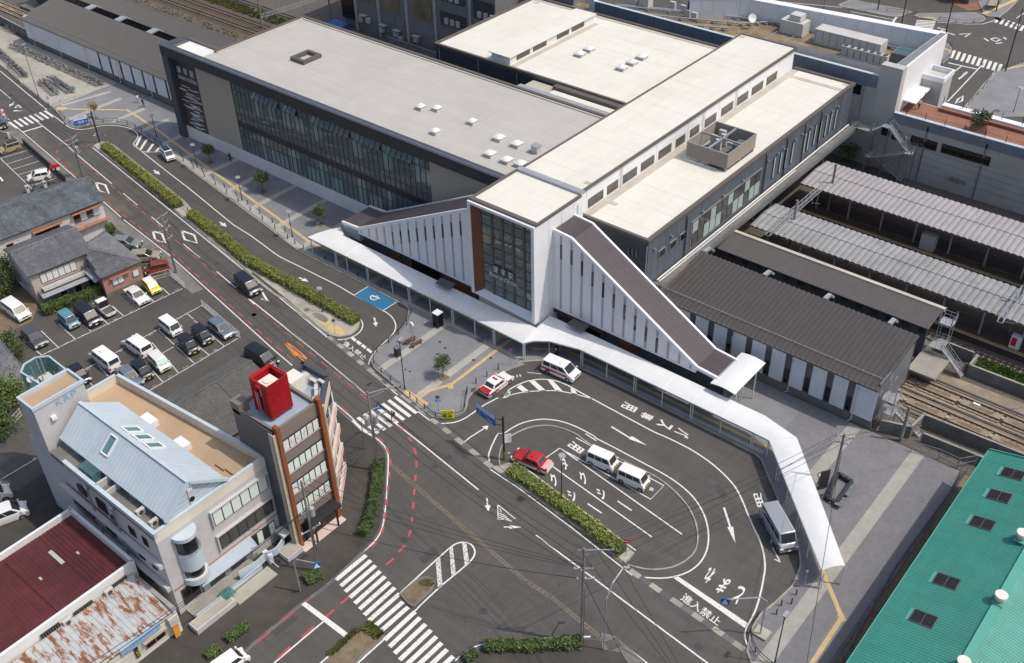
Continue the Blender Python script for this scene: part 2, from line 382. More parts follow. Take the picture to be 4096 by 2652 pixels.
mat('canvas_white',(0.74,0.755,0.755),0.8,0.03,0.8,stain=0.07,streak=0.05)
mat('green_metal',(0.05,0.262,0.207),0.5,0.06,0.5,stain=0.1,streak=0.08)
mat('green_pale',(0.11,0.37,0.30),0.45,0.06,0.5,stain=0.1,streak=0.08)
mat('green_cap',(0.09,0.34,0.275),0.45,0.05,0.5)
mat('oxide_red',(0.105,0.022,0.024),0.62,0.22,0.9,stain=0.35,fine=0.08)
mat('rusty_white',(0.56,0.57,0.57),0.6,0.08,0.8,stain=0.15)
mat('tank_red',(0.50,0.014,0.024),0.5,0.12,1.5,stain=0.2)
mat('tank_cream',(0.72,0.69,0.62),0.55,0.05,1.5)
mat('roof_blue',(0.30,0.37,0.46),0.75,0.1,0.7,stain=0.15)
mat('roof_skyblue',(0.50,0.575,0.63),0.4,0.05,0.6,stain=0.06)
mat('tan_roof',(0.46,0.33,0.215),0.8,0.07,0.6,stain=0.14)
mat('stucco_white',(0.515,0.50,0.50),0.85,0.05,1.5,stain=0.08,bump=0.2,bscale=12)
mat('stucco_cream',(0.70,0.665,0.57),0.85,0.05,1.2,stain=0.12)
mat('stucco_brown',(0.20,0.168,0.145),0.85,0.06,1.2,bump=0.2,bscale=14)
mat('tile_cream',(0.50,0.43,0.335),0.6,0.1,3.0,objvar=0.1)
mat('stucco_peach',(0.62,0.50,0.44),0.8,0.06,1.0)
mat('orange_rust',(0.26,0.078,0.026),0.55,0.1,1.5)
mat('kawara',(0.16,0.16,0.17),0.4,0.25,1.5,stain=0.3,fine=0.4)
mat('kawara_blue',(0.15,0.165,0.18),0.35,0.3,1.2,stain=0.4,fine=0.55)
mat('slate_tile',(0.115,0.112,0.106),0.6,0.18,2.0,stain=0.25,fine=0.35)
mat('house_white',(0.72,0.70,0.66),0.8,0.06,1.0,stain=0.18)
mat('house_beige',(0.50,0.445,0.395),0.85,0.07,1.0,stain=0.15)
mat('house_pink',(0.42,0.235,0.195),0.85,0.1,1.5,stain=0.15)
mat('wood_rust',(0.36,0.17,0.10),0.8,0.15,2.0)
mat('mall_grey',(0.47,0.46,0.44),0.85,0.05,0.5,stain=0.16)
mat('mall_blue',(0.20,0.225,0.26),0.6,0.08,0.6,stain=0.12)
mat('mall_dark',(0.205,0.208,0.216),0.7,0.1,0.6,stain=0.15)
mat('terracotta',(0.27,0.125,0.082),0.8,0.16,2.0,stain=0.2)
mat('rooftop_moss',(0.27,0.215,0.135),0.95,0.25,0.5,stain=0.45,fine=0.12)
mat('equip',(0.55,0.54,0.51),0.6,0.06,1.0,stain=0.12)
mat('equip_dark',(0.06,0.06,0.062),0.6,0.1,2.0)
mat('curtain',(0.68,0.69,0.66),0.9,0.05,6.0)
mat('blind_green',(0.66,0.73,0.66),0.85,0.04,2.0)
mat('interior_dark',(0.17,0.175,0.17),0.9,0.2,1.0)
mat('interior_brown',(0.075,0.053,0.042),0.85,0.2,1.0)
mat('interior_floor',(0.34,0.33,0.31),0.5,0.15,0.6)
mat('column_white',(0.80,0.84,0.83),0.6,0.04,1.0)
glass('glass_teal',(0.84,0.91,0.90),0.02,0.22,1.5,(0.38,0.45,0.45))  # pale diffuse body puts missing sky reflection into the pane colour
glass('glass_tower',(0.76,0.82,0.80),0.01,0.26,1.9,(0.40,0.45,0.44))  # tower panes brightened by body colour, standing in for reflected light
glass('glass_dark',(0.30,0.32,0.32),0.03,0.35,1.5,(0.012,0.014,0.015))
glass('glass_pale',(0.72,0.78,0.76),0.03,0.15,1.5,(0.1,0.12,0.11))
glass('glass_green',(0.55,0.75,0.74),0.03,0.3,1.45,(0.18,0.33,0.34))
mat('glass_grey',(0.085,0.083,0.078),0.12,0.35,1.2,spec=0.6)
mat('blind_teal',(0.36,0.43,0.41),0.4,0.1,1.0)
mat('glass_black',(0.012,0.014,0.016),0.06,0.1,1.0,spec=0.7)
mat('car_glass',(0.03,0.038,0.043),0.05,0.1,1.0,spec=0.8)
mat('car_glass_teal',(0.03,0.06,0.07),0.05,0.1,1.0,spec=0.8)
mat('sun_shade',(0.45,0.62,0.55),0.35,0.2,4.0,metal=0.3)
# cars
for n,c in (('car_white',(0.80,0.80,0.79)),('car_pearl',(0.72,0.715,0.69)),('car_silver',(0.42,0.44,0.46)),('car_black',(0.012,0.012,0.014)),('car_navy',(0.012,0.017,0.03)),('car_grey',(0.10,0.105,0.12)),
   ('car_blue',(0.10,0.26,0.33)),('car_steel',(0.20,0.24,0.28)),('car_yellow',(0.72,0.60,0.03)),('car_red',(0.45,0.018,0.022)),('car_orange',(0.40,0.075,0.03)),('car_khaki',(0.36,0.30,0.15)),('car_beige',(0.45,0.40,0.30)),('car_greengrey',(0.27,0.30,0.28))):
 mat(n,c,0.28,0.02,1.0,coat=0.6,metal=0.35 if n in('car_silver','car_steel','car_grey','car_beige','car_greengrey','car_orange') else 0.0)
mat('tyre',(0.018,0.018,0.018),0.85,0.1,5.0)
mat('rim',(0.42,0.43,0.44),0.35,0.05,3.0,metal=0.7)
mat('trim_black',(0.02,0.02,0.021),0.55,0.1,3.0)
mat('lamp_clear',(0.70,0.72,0.72),0.12,0.03,3.0,spec=0.8)
mat('lamp_red',(0.45,0.02,0.02),0.2,0.05,3.0,spec=0.8)
mat('plate_yellow',(0.75,0.55,0.04),0.5,0.02,2.0)
mat('plate_white',(0.78,0.78,0.76),0.5,0.02,2.0)
mat('truck_bed',(0.10,0.10,0.10),0.7,0.15,3.0)
# street furniture
mat('pole_black',(0.025,0.025,0.028),0.5,0.1,3.0)
mat('pole_brown',(0.05,0.042,0.04),0.5,0.1,3.0)
mat('pole_concrete',(0.26,0.25,0.23),0.9,0.15,2.0,stain=0.3)
mat('sign_blue',(0.02,0.12,0.42),0.45,0.04,2.0)
mat('sign_cyan',(0.03,0.30,0.60),0.45,0.04,2.0)
mat('sign_white',(0.80,0.80,0.80),0.5,0.03,2.0)
mat('sign_red',(0.62,0.02,0.03),0.45,0.04,2.0)
mat('sign_yellow',(0.80,0.78,0.02),0.5,0.04,2.0)
mat('banner_orange',(0.72,0.28,0.05),0.8,0.1,2.0)
mat('banner_skyblue',(0.22,0.42,0.62),0.8,0.08,2.0)
mat('bench_wood',(0.16,0.06,0.04),0.7,0.2,6.0)
mat('cable',(0.022,0.022,0.024),0.7,0.1,1.0)
mat('dish_white',(0.75,0.75,0.74),0.5,0.03,1.0)
mat('lilac_cloth',(0.42,0.33,0.58),0.9,0.15,6.0)
mat('pale_cloth',(0.72,0.74,0.78),0.9,0.1,6.0)
mat('navy_cloth',(0.03,0.045,0.10),0.9,0.1,6.0)
mat('black_cloth',(0.018,0.018,0.02),0.9,0.1,6.0)
mat('skin',(0.52,0.33,0.24),0.6,0.05,4.0)
mat('hair',(0.02,0.016,0.013),0.6,0.1,8.0)
mat('awning_blue',(0.30,0.35,0.42),0.5,0.06,0.8,stain=0.1)
mat('krp_blue',(0.21,0.40,0.62),0.5,0.05,2.0)
mat('blue_tarp',(0.03,0.10,0.35),0.6,0.2,2.0)
mat('platform_yellow',(0.42,0.25,0.06),0.7,0.15,2.0)
# ---------------------------------------------------------------- the ground
def sheet(name, pts, z, m, parent=None, kind='structure'):
 mb=MB(); mb.poly([(p[0],p[1],z) for p in pts]); return mb.build(name,m,parent,kind=kind if parent is None else None)
ground=sheet('ground',[(-700,-150),(300,-150),(300,700),(-700,700)],-0.06,'asphalt_old')
road=sheet('road',[(-330,0),(40,0),(40,92.0),(-330,112)],0.0,'asphalt')
railbed=sheet('railway_bed',[(-330,95.8),(40,92.5),(40,150.6),(-330,150.6)],0.012,'ballast')
east_road=sheet('east_road',[(-330,150.7),(60,150.7),(60,330),(-330,330)],-0.03,'asphalt')
# --- station plaza: paved apron with a kerb
KL=QL('F',[(560,668),(640,745),(700,835),(760,872),(830,880),(960,855),(1100,838),(1230,838),(1370,868),(1480,925),(1600,1010),(1720,1085)])
K2=QL(1,[(1215,1100),(1810,1541)])+QL(6,[(330,262),(800,500),(1010,610),(1085,648),(1090,690),(1070,760),(1020,825),(940,890),(870,955),(838,1000),(832,1035),(860,1075),(960,1160),(1060,1245),(1180,1350),(1260,1412),(1330,1415),(1420,1400),(1468,1370),(1488,1310),(1495,1262),(1540,1222),(1640,1150),(1760,1082),(1883,1040)])
K3=QL(7,[(100,1038),(190,1020),(300,1015),(400,1035),(540,1062)])+[V((-54,81.5,0)),V((-47,81.5,0)),V((-40,81.4,0)),V((-33.9,81.2,0)),V((-29.3,76.7,0)),V((-24.7,72.4,0)),V((-23.2,70.2,0)),V((-22.6,67.4,0)),V((-23.0,64.2,0)),V((-23.4,62.3,0)),V((-23.2,60.3,0)),V((-22.3,57.9,0)),V((-20.0,55.9,0)),V((-15,53.4,0)),V((-8,50.5,0))]
KERB=KL+K2+K3
plaza_pts=[(p.x,p.y) for p in KERB]+[(-4,50),(-12.9,58),(-15.9,92.6),(-26,92.6),(-55,92.7),(-160,95.4),(-179.7,95.4),(-180,91.0)]
mb=MB(); mb.prism(plaza_pts,-0.03,0.10); plaza=mb.build('plaza_paving','paving',kind='structure')
# bicycle park concrete
mb=MB(); mb.prism([p[:2] for p in QL('F',[(560,668),(250,425),(100,290),(-260,0)])]+[(-262,98),(-262,100),(-214,95.6),(-179.7,95.4),(-180.02,91.0)],-0.03,0.085); bikepark=mb.build('cycle_park_paving','concrete_pale',kind='structure')
# kerb stones
kcount=0
def kerb_row(pts, parent, L=0.8, w=0.17, top=0.118, bot=-0.02, m='kerb_stone', gap=0.012, maxn=10**6, name='kerb_stone', inset=0.0):
 pts=[V((p[0],p[1],0)) for p in pts]; segs=[(pts[i+1]-pts[i]).length for i in range(len(pts)-1)]; tot=sum(segs)
 def at(s):
  for i,l in enumerate(segs):
   if s<=l or i==len(segs)-1: return pts[i].lerp(pts[i+1],min(1,s/l if l>0 else 0))
   s-=l
 n=max(1,int(tot/L)); me=None; out=[]
 for k in range(min(n,maxn)):
  a=at(tot*k/n); b=at(tot*(k+1)/n); d=b-a; l=d.length
  if me is None:
   q=MB(); q.cbox((0,0,(top+bot)/2),1,w,top-bot); me=q.mesh(name,m)
  o=mkobj(name,me,parent); o.location=((a+b)/2); o.rotation_euler=(0,0,math.atan2(d.y,d.x)); o.scale=(l-gap,1,1); out.append(o)
 return out
kerb_row(KERB,plaza,L=0.95)
# pale cross strips of paving
def plaza_has(x,y):
 inside=False; n=len(plaza_pts); j=n-1
 for i in range(n):
  xi,yi=plaza_pts[i]; xj,yj=plaza_pts[j]
  if (yi>y)!=(yj>y) and x<(xj-xi)*(y-yi)/(yj-yi)+xi: inside=not inside
  j=i
 return inside
def clipY(x, w, y0=50, y1=95.3):
 ys=[y0+0.1*k for k in range(int((y1-y0)/0.1)+1)]; ok=[y for y in ys if plaza_has(x-w/2-0.2,y) and plaza_has(x+w/2+0.2,y)]
 return (ok[0]+0.15,ok[-1]-0.1) if ok else None
SX=[-71-7.3*k for k in range(0,15)]+[-63.8,-56.6,-49.4,-42.2,-35.0,-28.0,-20.6]
for x in SX:
 r=clipY(x,1.05)
 if r and x<-62: MB().box(x-0.52,x+0.52,r[0],min(r[1],91.7),0.09,0.104).build('paving_strip','paving_light',plaza)
# longitudinal pale band by the kerb of the service road
MB().strip(bez(QL(1,[(1180,1045),(1480,1262),(1850,1530)],0)+[Q(6,330,235),],3),1.0,0.1045).build('paving_strip','paving_light',plaza)
MB().strip([(-107,78.05,0),(-66,78.0,0)],0.6,0.1046).build('paving_strip','paving_light',plaza)
MB().strip([(-59,82.05,0),(-34,82.0,0)],0.5,0.1046).build('paving_strip','paving_light',plaza)
MB().strip(QL('F',[(650,650),(1180,500)]),0.9,0.1045).build('paving_strip','paving_light',plaza)
# tactile yellow paving
def tact(pts,w=0.45,z=0.109): return MB().strip(pts,w,z).build('tactile_strip','tactile',plaza)
tact(QL(1,[(400,742),(520,748),(850,752)],0.1)); tact(QL(1,[(865,748),(1100,905),(1410,1140),(1883,1480)],0.1)+[V((-107.5,80.0,0)),V((-103,80.2,0)),V((-70,80.4,0))])
tact([(-69.4,80.4,0),(-69.4,68.8,0)]); tact([(-69.4,69.0,0),(-70.9,66.2,0)]); tact(QL(6,[(1390,1185),(1355,1190)],0.1),1.1,0.1092)
tact(QL(6,[(1200,1228),(1150,1235)],0.1),0.45,0.1093); tact(QL(6,[(1060,1222),(1210,1318)],0.1),0.75,0.1094)
tact([(-66,80.6,0),(-62.5,83.0,0),(-33.2,83.0,0),(-20.9,70.5,0),(-17.2,66.8,0),(-17.0,58,0)]); tact([(-17.5,67.1,0),(-16.8,66.5,0)],0.9,0.1096)
tact(QL(1,[(385,742),(450,745)],0.1),1.3,0.1097)
# --- right forecourt: real paving blocks
def blocks(x0,x1,y0,y1,bx,by,matname,name,parent,keep=None,big=0,zt=0.112):
 """stretcher-bond paving blocks, each with its own edges; the nearest become objects of their own"""
 g=0.014; cells=[]; r=0; y=y0
 while y<y1:
  x=x0-(bx/2 if r%2 else 0)
  while x<x1-1e-6:
   a,b=max(x,x0),min(x+bx,x1); c=((a+b)/2,y+by/2,b-a)
   if b-a>.05 and plaza_has(c[0]-.15,c[1]) and plaza_has(c[0]+.15,c[1]) and (keep is None or keep(c[0],c[1])): cells.append(c)
   x+=bx
  y+=by; r+=1
 cells.sort(key=lambda c:c[0]**2+c[1]**2)
 me=MB().box(-.5,.5,-(by-g)/2,(by-g)/2,-0.02,0.0).mesh(name,matname)
 for c in cells[:big]:
  o=mkobj(name,me,parent); o.location=(c[0],c[1],zt+random.uniform(-0.002,0.002)); o.scale=(c[2]-g,1,1)
 mb=MB()
 for x,y,w in cells[big:]:
  z=zt+random.uniform(-0.003,0.003); a=(w-g)/2; b=(by-g)/2
  mb.add([(x-a,y-b,z),(x+a,y-b,z),(x+a,y+b,z),(x-a,y+b,z),(x-a,y-b,z-.02),(x+a,y-b,z-.02),(x+a,y+b,z-.02),(x-a,y+b,z-.02)],[(0,1,2,3),(4,5,1,0),(6,7,3,2),(7,4,0,3),(5,6,2,1)])
 if cells[big:]: mb.build(name,matname,parent,kind='stuff')
def is_tac(x,y):
 pts=[(-33.2,83.0),(-20.9,70.5),(-17.2,66.8),(-17.0,56)]
 for i in range(3):
  a=V((*pts[i],0)); b=V((*pts[i+1],0)); p=V((x,y,0)); t=max(0,min(1,(p-a).dot(b-a)/(b-a).length_squared))
  if (a+(b-a)*t-p).length<0.33: return True
 return False
for i,(xa,xb) in enumerate(((-21.22,-19.78),(-28.62,-27.18),(-19.78,-15.6),(-27.18,-21.22),(-34,-28.62))):
 pale=i<2; blocks(xa,xb,52,92.4,0.36,0.18,'paver_pale' if pale else 'paver_grey','pale_paving_block' if pale else 'paving_block',plaza,lambda x,y:not is_tac(x,y),big=(50,0,140,60,0)[i])
# --- left-hand pavements and lots
side=QL(6,[(560,1315),(700,1440),(760,1500)])+QL(10,[(860,10),(920,80),(938,150),(932,260),(925,420),(908,560),(885,640),(835,715),(760,790),(575,965),(490,1035),(330,1150),(0,1425),(-200,1600)])
mb=MB(); mb.prism([p[:2] for p in side]+[(-70,0),(-95,0),(-95,41),(-73,41),(-73,51),(-80,57.2)],-0.03,0.09); pavement=mb.build('west_pavement','sidewalk_dark',kind='structure')
kerb_row(side,pavement,L=0.9,w=0.15,top=0.10,m='kerb_dark')
mb=MB(); mb.strip([(p.x-0.0,p.y,0) for p in side],0.45,0.006); mb.build('gutter','concrete_dark',road)
lot=[p[:2] for p in QL(5,[(1270,520),(1390,585),(1650,860),(1760,935),(1880,1050)])]+[(-84,56),(-84,49),(-91,43),(-91,35.5),(-125,35.5),(-125.5,41),(-117.5,52),(-117.5,60)]
lotsheet=sheet('parking_lot',lot,0.006,'asphalt_lot')
backlot=sheet('parking_lot',[(-92,8),(-92,42),(-73,42),(-73,30),(-73,8)],0.005,'asphalt_lot')
side2=QL(1,[(-120,690),(60,840),(120,885),(525,1230),(700,1390)])+QL(5,[(840,55),(1170,305),(1390,520)])
MB().strip([(p.x,p.y-0.9,0) for p in side2],1.7,0.008).build('gutter','concrete_dark',road)
nlot=sheet('parking_lot',[p[:2] for p in QL('F',[(0,760),(100,870),(340,1110),(720,1450),(900,1620)])]+[(-133,60),(-150,44),(-185,44),(-215,60)],0.005,'asphalt_lot')
yard=sheet('yard',[(-119,44),(-117.5,52),(-119,61),(-131,67),(-150,58),(-150,30),(-126,30)],0.004,'asphalt_old')
field=sheet('gravel_yard',[(-140,24),(-124.5,24),(-122.5,44),(-127,48),(-150,44)],0.010,'soil')
# patched grey lane (repaired asphalt) on the near lane
MB().poly([(p.x,p.y,0.004) for p in QL('F',[(265,930),(400,885),(640,1150),(900,1350),(1060,1480),(900,1460),(600,1230),(420,1080)])]).build('asphalt_patch','asphalt_patch',road)
MB().poly([(p.x,p.y,0.004) for p in QL('E',[(960,320),(1020,370),(1330,590),(1420,690),(1290,720),(1100,560)])]).build('asphalt_patch','asphalt_patch',road)
# median between the service lane and the main road
med=QL(1,[(640,1000),(690,972),(735,975),(772,990),(1260,1378),(1310,1430)])+QL(5,[(1300,-10),(1883,430)])+QL(6,[(100,350),(360,510),(560,640),(735,712),(752,755),(738,800),(690,840),(610,855),(540,838),(250,590),(0,392)])+QL(5,[(1730,432),(1250,20)])
mb=MB(); mb.prism([p[:2] for p in med],-0.03,0.11); median=mb.build('median_island','concrete_pale',kind='structure')
kerb_row(med+[med[0]],median,L=1.2,w=0.16,top=0.125)
MB().poly([(p.x,p.y,0.115) for p in QL(6,[(425,705),(520,790),(560,830),(640,842),(680,830),(540,750)])]).build('paving_strip','tactile',median)
MB().poly([(p.x,p.y,0.1155) for p in bez(QL(6,[(425,700),(450,690),(500,705),(535,735),(520,757),(480,745),(440,720)]),2)]).build('paving_strip','concrete_dark',median)
mb=MB(); text_on(mb,'KAMOME',*[Q(6,*p,0.116) for p in ((455,640),(215,535),(232,520),(470,625))]); mb.build('lettering','concrete_dark',median)
# taxi-rank island kerb
tk=QL(11,[(880,850),(790,790),(30,215),(8,205),(60,178),(130,205)])
taxi_med=QL(11,[(0,195),(62,172),(200,268),(920,790),(860,860),(790,800),(0,240)])+QL(10,[(1650,205)])
mb=MB(); mb.prism([p[:2] for p in taxi_med],-0.03,0.11); taxi_island=mb.build('hedge_island','concrete_pale',kind='structure')
kerb_row(taxi_med+[taxi_med[0]],taxi_island,L=0.9,w=0.15,top=0.125)
loop=bez(QL(10,[(1722,225),(1705,155),(1712,85),(1740,30)])+QL(7,[(60,1541),(150,1492),(230,1467),(320,1459),(400,1472),(520,1517)])+QL(11,[(590,30),(760,115),(930,200),(1060,262),(1160,335),(1240,412),(1300,492),(1338,575),(1355,660),(1350,740),(1320,800),(1260,850),(1180,887),(1080,903),(980,898),(870,868)]),2)
kerb_row(loop,taxi_island,L=0.9,w=0.16,top=0.10)
# traffic islands at the junction
for nm,pts in (('traffic_island',[(1030,1075),(1150,972),(1200,953),(1250,968),(1270,1000),(1240,1050),(1112,1165)]),('traffic_island',[(820,1258),(928,1358),(700,1560),(560,1680),(400,1680),(520,1541)])):
 P=QL(10,pts); mb=MB(); mb.prism([p[:2] for p in P],-0.02,0.16); isl=mb.build(nm,'soil',kind='structure')
 kerb_row(P+[P[0]],isl,L=0.7,w=0.16,top=0.2,m='concrete_dark')
# bottom pavement with hedge
bp=QL(10,[(1380,1600),(1420,1541),(1480,1492),(1545,1452),(1615,1428),(1720,1412),(1883,1402)])+QL(11,[(330,1385),(560,1378),(690,1388),(760,1405),(850,1450),(1010,1560),(1100,1640)])
mb=MB(); mb.prism([p[:2] for p in bp]+[(-20,35),(-45,35)],-0.03,0.09); south_pave=mb.build('south_pavement','sidewalk_dark',kind='structure')
kerb_row(bp,south_pave,L=0.9,w=0.16,top=0.11,m='kerb_dark')
MB().poly([(p.x,p.y,0.096) for p in QL(11,[(690,1335),(790,1360),(1000,1545),(880,1545),(820,1470),(700,1450)])]).build('paving_slab','concrete_dark',south_pave)
# drain gutter across the junction
gut=QL(10,[(968,183),(1400,560),(1883,975)])+QL(11,[(360,1095),(690,1368)])
MB().strip(gut,0.42,0.004).build('drain_channel','concrete_dark',road)
_L=(gut[0]-gut[-1]).length; n=int(_L/0.5)
for k in range(n):
 pass
gm=MB(); gm.cbox((0,0,0.004),0.47,0.26,0.012); gme=gm.mesh('drain_grate','drain_brown')
S=[(gut[i+1]-gut[i]).length for i in range(len(gut)-1)]
for i in range(len(gut)-1):
 m_=int(S[i]/0.5)
 for k in range(m_):
  o=mkobj('drain_grate',gme,road); o.location=gut[i].lerp(gut[i+1],(k+.5)/m_); d=gut[i+1]-gut[i]; o.rotation_euler=(0,0,math.atan2(d.y,d.x)); o.scale=(0.985,1,1)
# slab band along the station side of the main road
def slabrow(pts,L,w,mats,parent,z=0.014,name='drain_slab'):
 pts=[V((p[0],p[1],0)) for p in pts]; c=0
 for i in range(len(pts)-1):
  l=(pts[i+1]-pts[i]).length; n=max(1,round(l/L)); d=pts[i+1]-pts[i]
  for k in range(n):
   q=MB(); q.cbox((0,0,z-0.02),l/n-0.015,w,0.04); me=_slab.setdefault((round(l/n,3),w,mats[c%len(mats)]),None) or q.mesh(name,mats[c%len(mats)])
   _slab[(round(l/n,3),w,mats[c%len(mats)])]=me
   o=mkobj(name,me,parent); o.location=pts[i].lerp(pts[i+1],(k+.5)/n); o.rotation_euler=(0,0,math.atan2(d.y,d.x)); c+=1
_slab={}
slabrow(QL(6,[(538,848),(845,1098)]),1.15,0.62,['kerb_stone','kerb_dark'],road)
slabrow(QL(6,[(1240,1412),(1412,1545)])+QL(10,[(1660,203)]),1.2,0.62,['kerb_stone','kerb_dark'],road)
slabrow(QL(11,[(890,905),(1320,1202),(1745,1500)]),1.2,0.6,['kerb_stone','kerb_dark'],road)
slabrow(QL(6,[(838,1100),(1240,1408)]),1.0,0.42,['kerb_stone','kerb_stone','kerb_dark'],road,0.02)
slabrow(QL(5,[(1200,-20),(1690,405),(1883,560)])+QL(6,[(250,600),(530,838)]),1.1,0.35,['kerb_stone'],road,0.012)
slabrow(QL(11,[(0,230),(430,525),(840,845)]),1.0,0.4,['kerb_stone'],road,0.012)
# manholes
for i,(t,x,y,r) in enumerate(((10,1365,130,.34),(10,1262,195,.36),(10,1057,697,.4),(10,1597,1185,.42),(10,876,45,.3),(11,1358,1430,.45),(5,1487,353,.34),(5,1740,700,.34),(5,1405,485,.2),(6,28,700,.34),(6,180,157,.3),(4,1780,563,.5),(1,215,720,.3),(1,1160,985,.0),(6,1338,933,.2),(6,1282,975,.2),(6,1300,890,.2),(6,1530,1015,.22),(6,1648,1000,.22),(6,1065,1080,.16),(6,1095,1092,.16))):
 if r<=0: continue
 p=Q(t,x,y); zz=0.112 if plaza_has(p.x,p.y) else 0.008
 if t==4: zz=-0.02
 mb=MB(); mb.tube([(p.x,p.y,zz-0.03),(p.x,p.y,zz)],r,18); mb.build('manhole_cover','iron',plaza if zz>0.1 else road)
# gutter gratings
for t,a,b,w in ((10,(735,705),(765,745),0.7),(6,(1555,880),(1600,875),.7),(6,(330,262),(362,255),.6),(6,(1515,1222),(1548,1222),.7),(10,(345,840),(390,800),.5),(11,(735,1430),(815,1400),.9),(12,(300,1000),(345,1000),.8)):
 A=Q(t,*a);B=Q(t,*b); mb=MB(); n=8; d=(B-A); nn=V((-d.y,d.x,0)).normalized()*w/2; zz=0.118
 mb.bar(A-nn+V((0,0,zz)),B-nn+V((0,0,zz)),0.06,0.03); mb.bar(A+nn+V((0,0,zz)),B+nn+V((0,0,zz)),0.06,0.03)
 for k in range(n+1):
  c=A.lerp(B,k/n)+V((0,0,zz)); mb.bar(c-nn,c+nn,0.04,0.025)
 mb.build('drain_grating','iron',road)
# repaired asphalt and sealed cracks
for t,pts in ((10,[(1420,60),(1500,120),(1470,150),(1392,92)]),(10,[(1150,820),(1260,740),(1300,780),(1190,865)]),(11,[(560,1180),(650,1240),(620,1275),(530,1215)]),(10,[(150,1330),(300,1215),(330,1240),(180,1358)]),(11,[(1460,330),(1500,310),(1560,400),(1520,425)]),(6,[(120,560),(220,640),(190,660),(95,585)]),(5,[(1560,430),(1640,500),(1610,520),(1530,448)]),(6,[(470,1010),(540,1065),(515,1085),(445,1030)])):
 MB().poly([(p.x,p.y,.0035) for p in QL(t,pts)]).build('asphalt_patch','asphalt_new',road)
random.seed(17)
for t,a,b in ((10,(1000,350),(1330,640)),(10,(1200,1000),(1500,1300)),(11,(60,900),(420,1230)),(10,(1300,300),(1560,520)),(11,(500,700),(900,1010)),(11,(1000,1010),(1500,1380)),(6,(60,120),(420,330)),(5,(1250,180),(1700,560)),(10,(600,1180),(700,1290)),(11,(1000,520),(1250,800)),(11,(1480,250),(1640,600))):
 A=Q(t,*a);B_=Q(t,*b); d=(B_-A); n=V((-d.y,d.x,0)).normalized(); P=[A.lerp(B_,k/24)+n*(.25*math.sin(k*.7+a[0])+random.gauss(0,.09)) for k in range(25)]; MB().strip(P,.035,.005).build('crack','tar',road)
# ---------------------------------------------------------------- painted markings (children of the road)
ZP=0.010
def line(t,pts,w=0.15,m='paint_white',name='lane_line',smooth=0,z=ZP,parent=None):
 P=[Q(t,*p) for p in pts] if t is not None else [V(p) for p in pts]
 if smooth: P=bez(P,smooth)
 return MB().strip(P,w,z).build(name,m,parent or road)
def quadm(t,pts,m='paint_white',name='road_marking',z=ZP,parent=None):
 return MB().poly([(p.x,p.y,z) for p in QL(t,pts)]).build(name,m,parent or road)
# main road
line(1,[(-60,700),(60,820)]); line(1,[(120,875),(525,1222)]); line('E',[(1095,545),(1285,715)])
line(None,[Q('E',1315,740),Q(5,1170,300),Q(5,1880,945),Q(6,290,1048)]); line(6,[(500,1235),(705,1412)])
line(None,QL(6,[(700,1410),(780,1490)])+QL(10,[(862,0),(905,38),(930,70),(947,130),(943,260),(933,420),(917,560),(897,640),(850,712),(770,782)]),smooth=4)
line('F',[(395,815),(700,1055),(790,1140)]); line('F',[(825,1170),(1190,1475)])
line('E',[(1310,460),(1462,585)]); line(None,[Q('E',1610,710),Q('E',1780,855)]); line(5,[(1255,215),(1370,310)]); line(5,[(1485,405),(1615,515)]); line(5,[(1700,590),(1742,628)])
line(6,[(0,595),(400,915),(820,1265)],0.16); line(None,[Q(6,985,1435),Q(10,1125,0),Q(10,1565,355)],0.16); line(11,[(245,665),(740,1035),(1420,1541),(1550,1640)],0.16)
line(None,[Q(1,635,1010),Q(1,1290,1541),Q(5,1700,420)]); line(None,[Q(5,1780,490),Q(6,0,415),Q(6,530,855)]); line(6,[(828,1098),(1012,1250)]); line(6,[(1150,1362),(1232,1425)])
line(None,[Q(10,1645,215),Q(11,130,345),Q(11,500,622),Q(11,905,940)],0.14)
line('F',[(0,475),(118,575)]); line('F',[(0,275),(500,690)]); line('F',[(580,760),(680,835)])
line('F',[(245,925),(455,862)],0.4,name='stop_line')
line('F',[(700,850),(740,875),(800,893),(880,897),(960,885),(1060,862),(1180,853),(1290,865),(1390,890),(1445,925),(1465,965),(1455,1000),(1430,1030),(1420,1055),(1435,1075),(1480,1110)],0.16,smooth=4)
line(None,[Q('F',1480,1110),Q(1,1100,1140),Q(1,1300,1295),Q(1,1600,1541),Q(6,0,155)],0.16)
line(6,[(0,155),(110,235),(200,300),(330,365),(480,440),(600,500),(710,565),(820,620),(900,665),(955,700),(988,740),(998,785),(980,830),(930,880),(860,950),(825,1000),(812,1040)],0.16,smooth=3)
line(6,[(745,720),(768,750),(770,785),(745,825),(700,852),(650,868),(598,872)],0.16,smooth=4)
line('F',[(980,1078),(1075,1040),(1115,1035),(1160,1060)],0.14,smooth=3)
for a in range(7): line(None,[Q(1,940+a*80,1140+a*62),Q(1,965+a*80,1160+a*62)],0.13,'paint_worn')
for a,b in (((1500,965),(1440,1085)),((1560,1005),(1490,1115)),((1630,1050),(1570,1135)),((1690,1095),(1650,1140))): line('F',[a,b],0.45,name='hatch_bar')
line('F',[(1490,1125),(1560,1140),(1720,1132)],0.15)
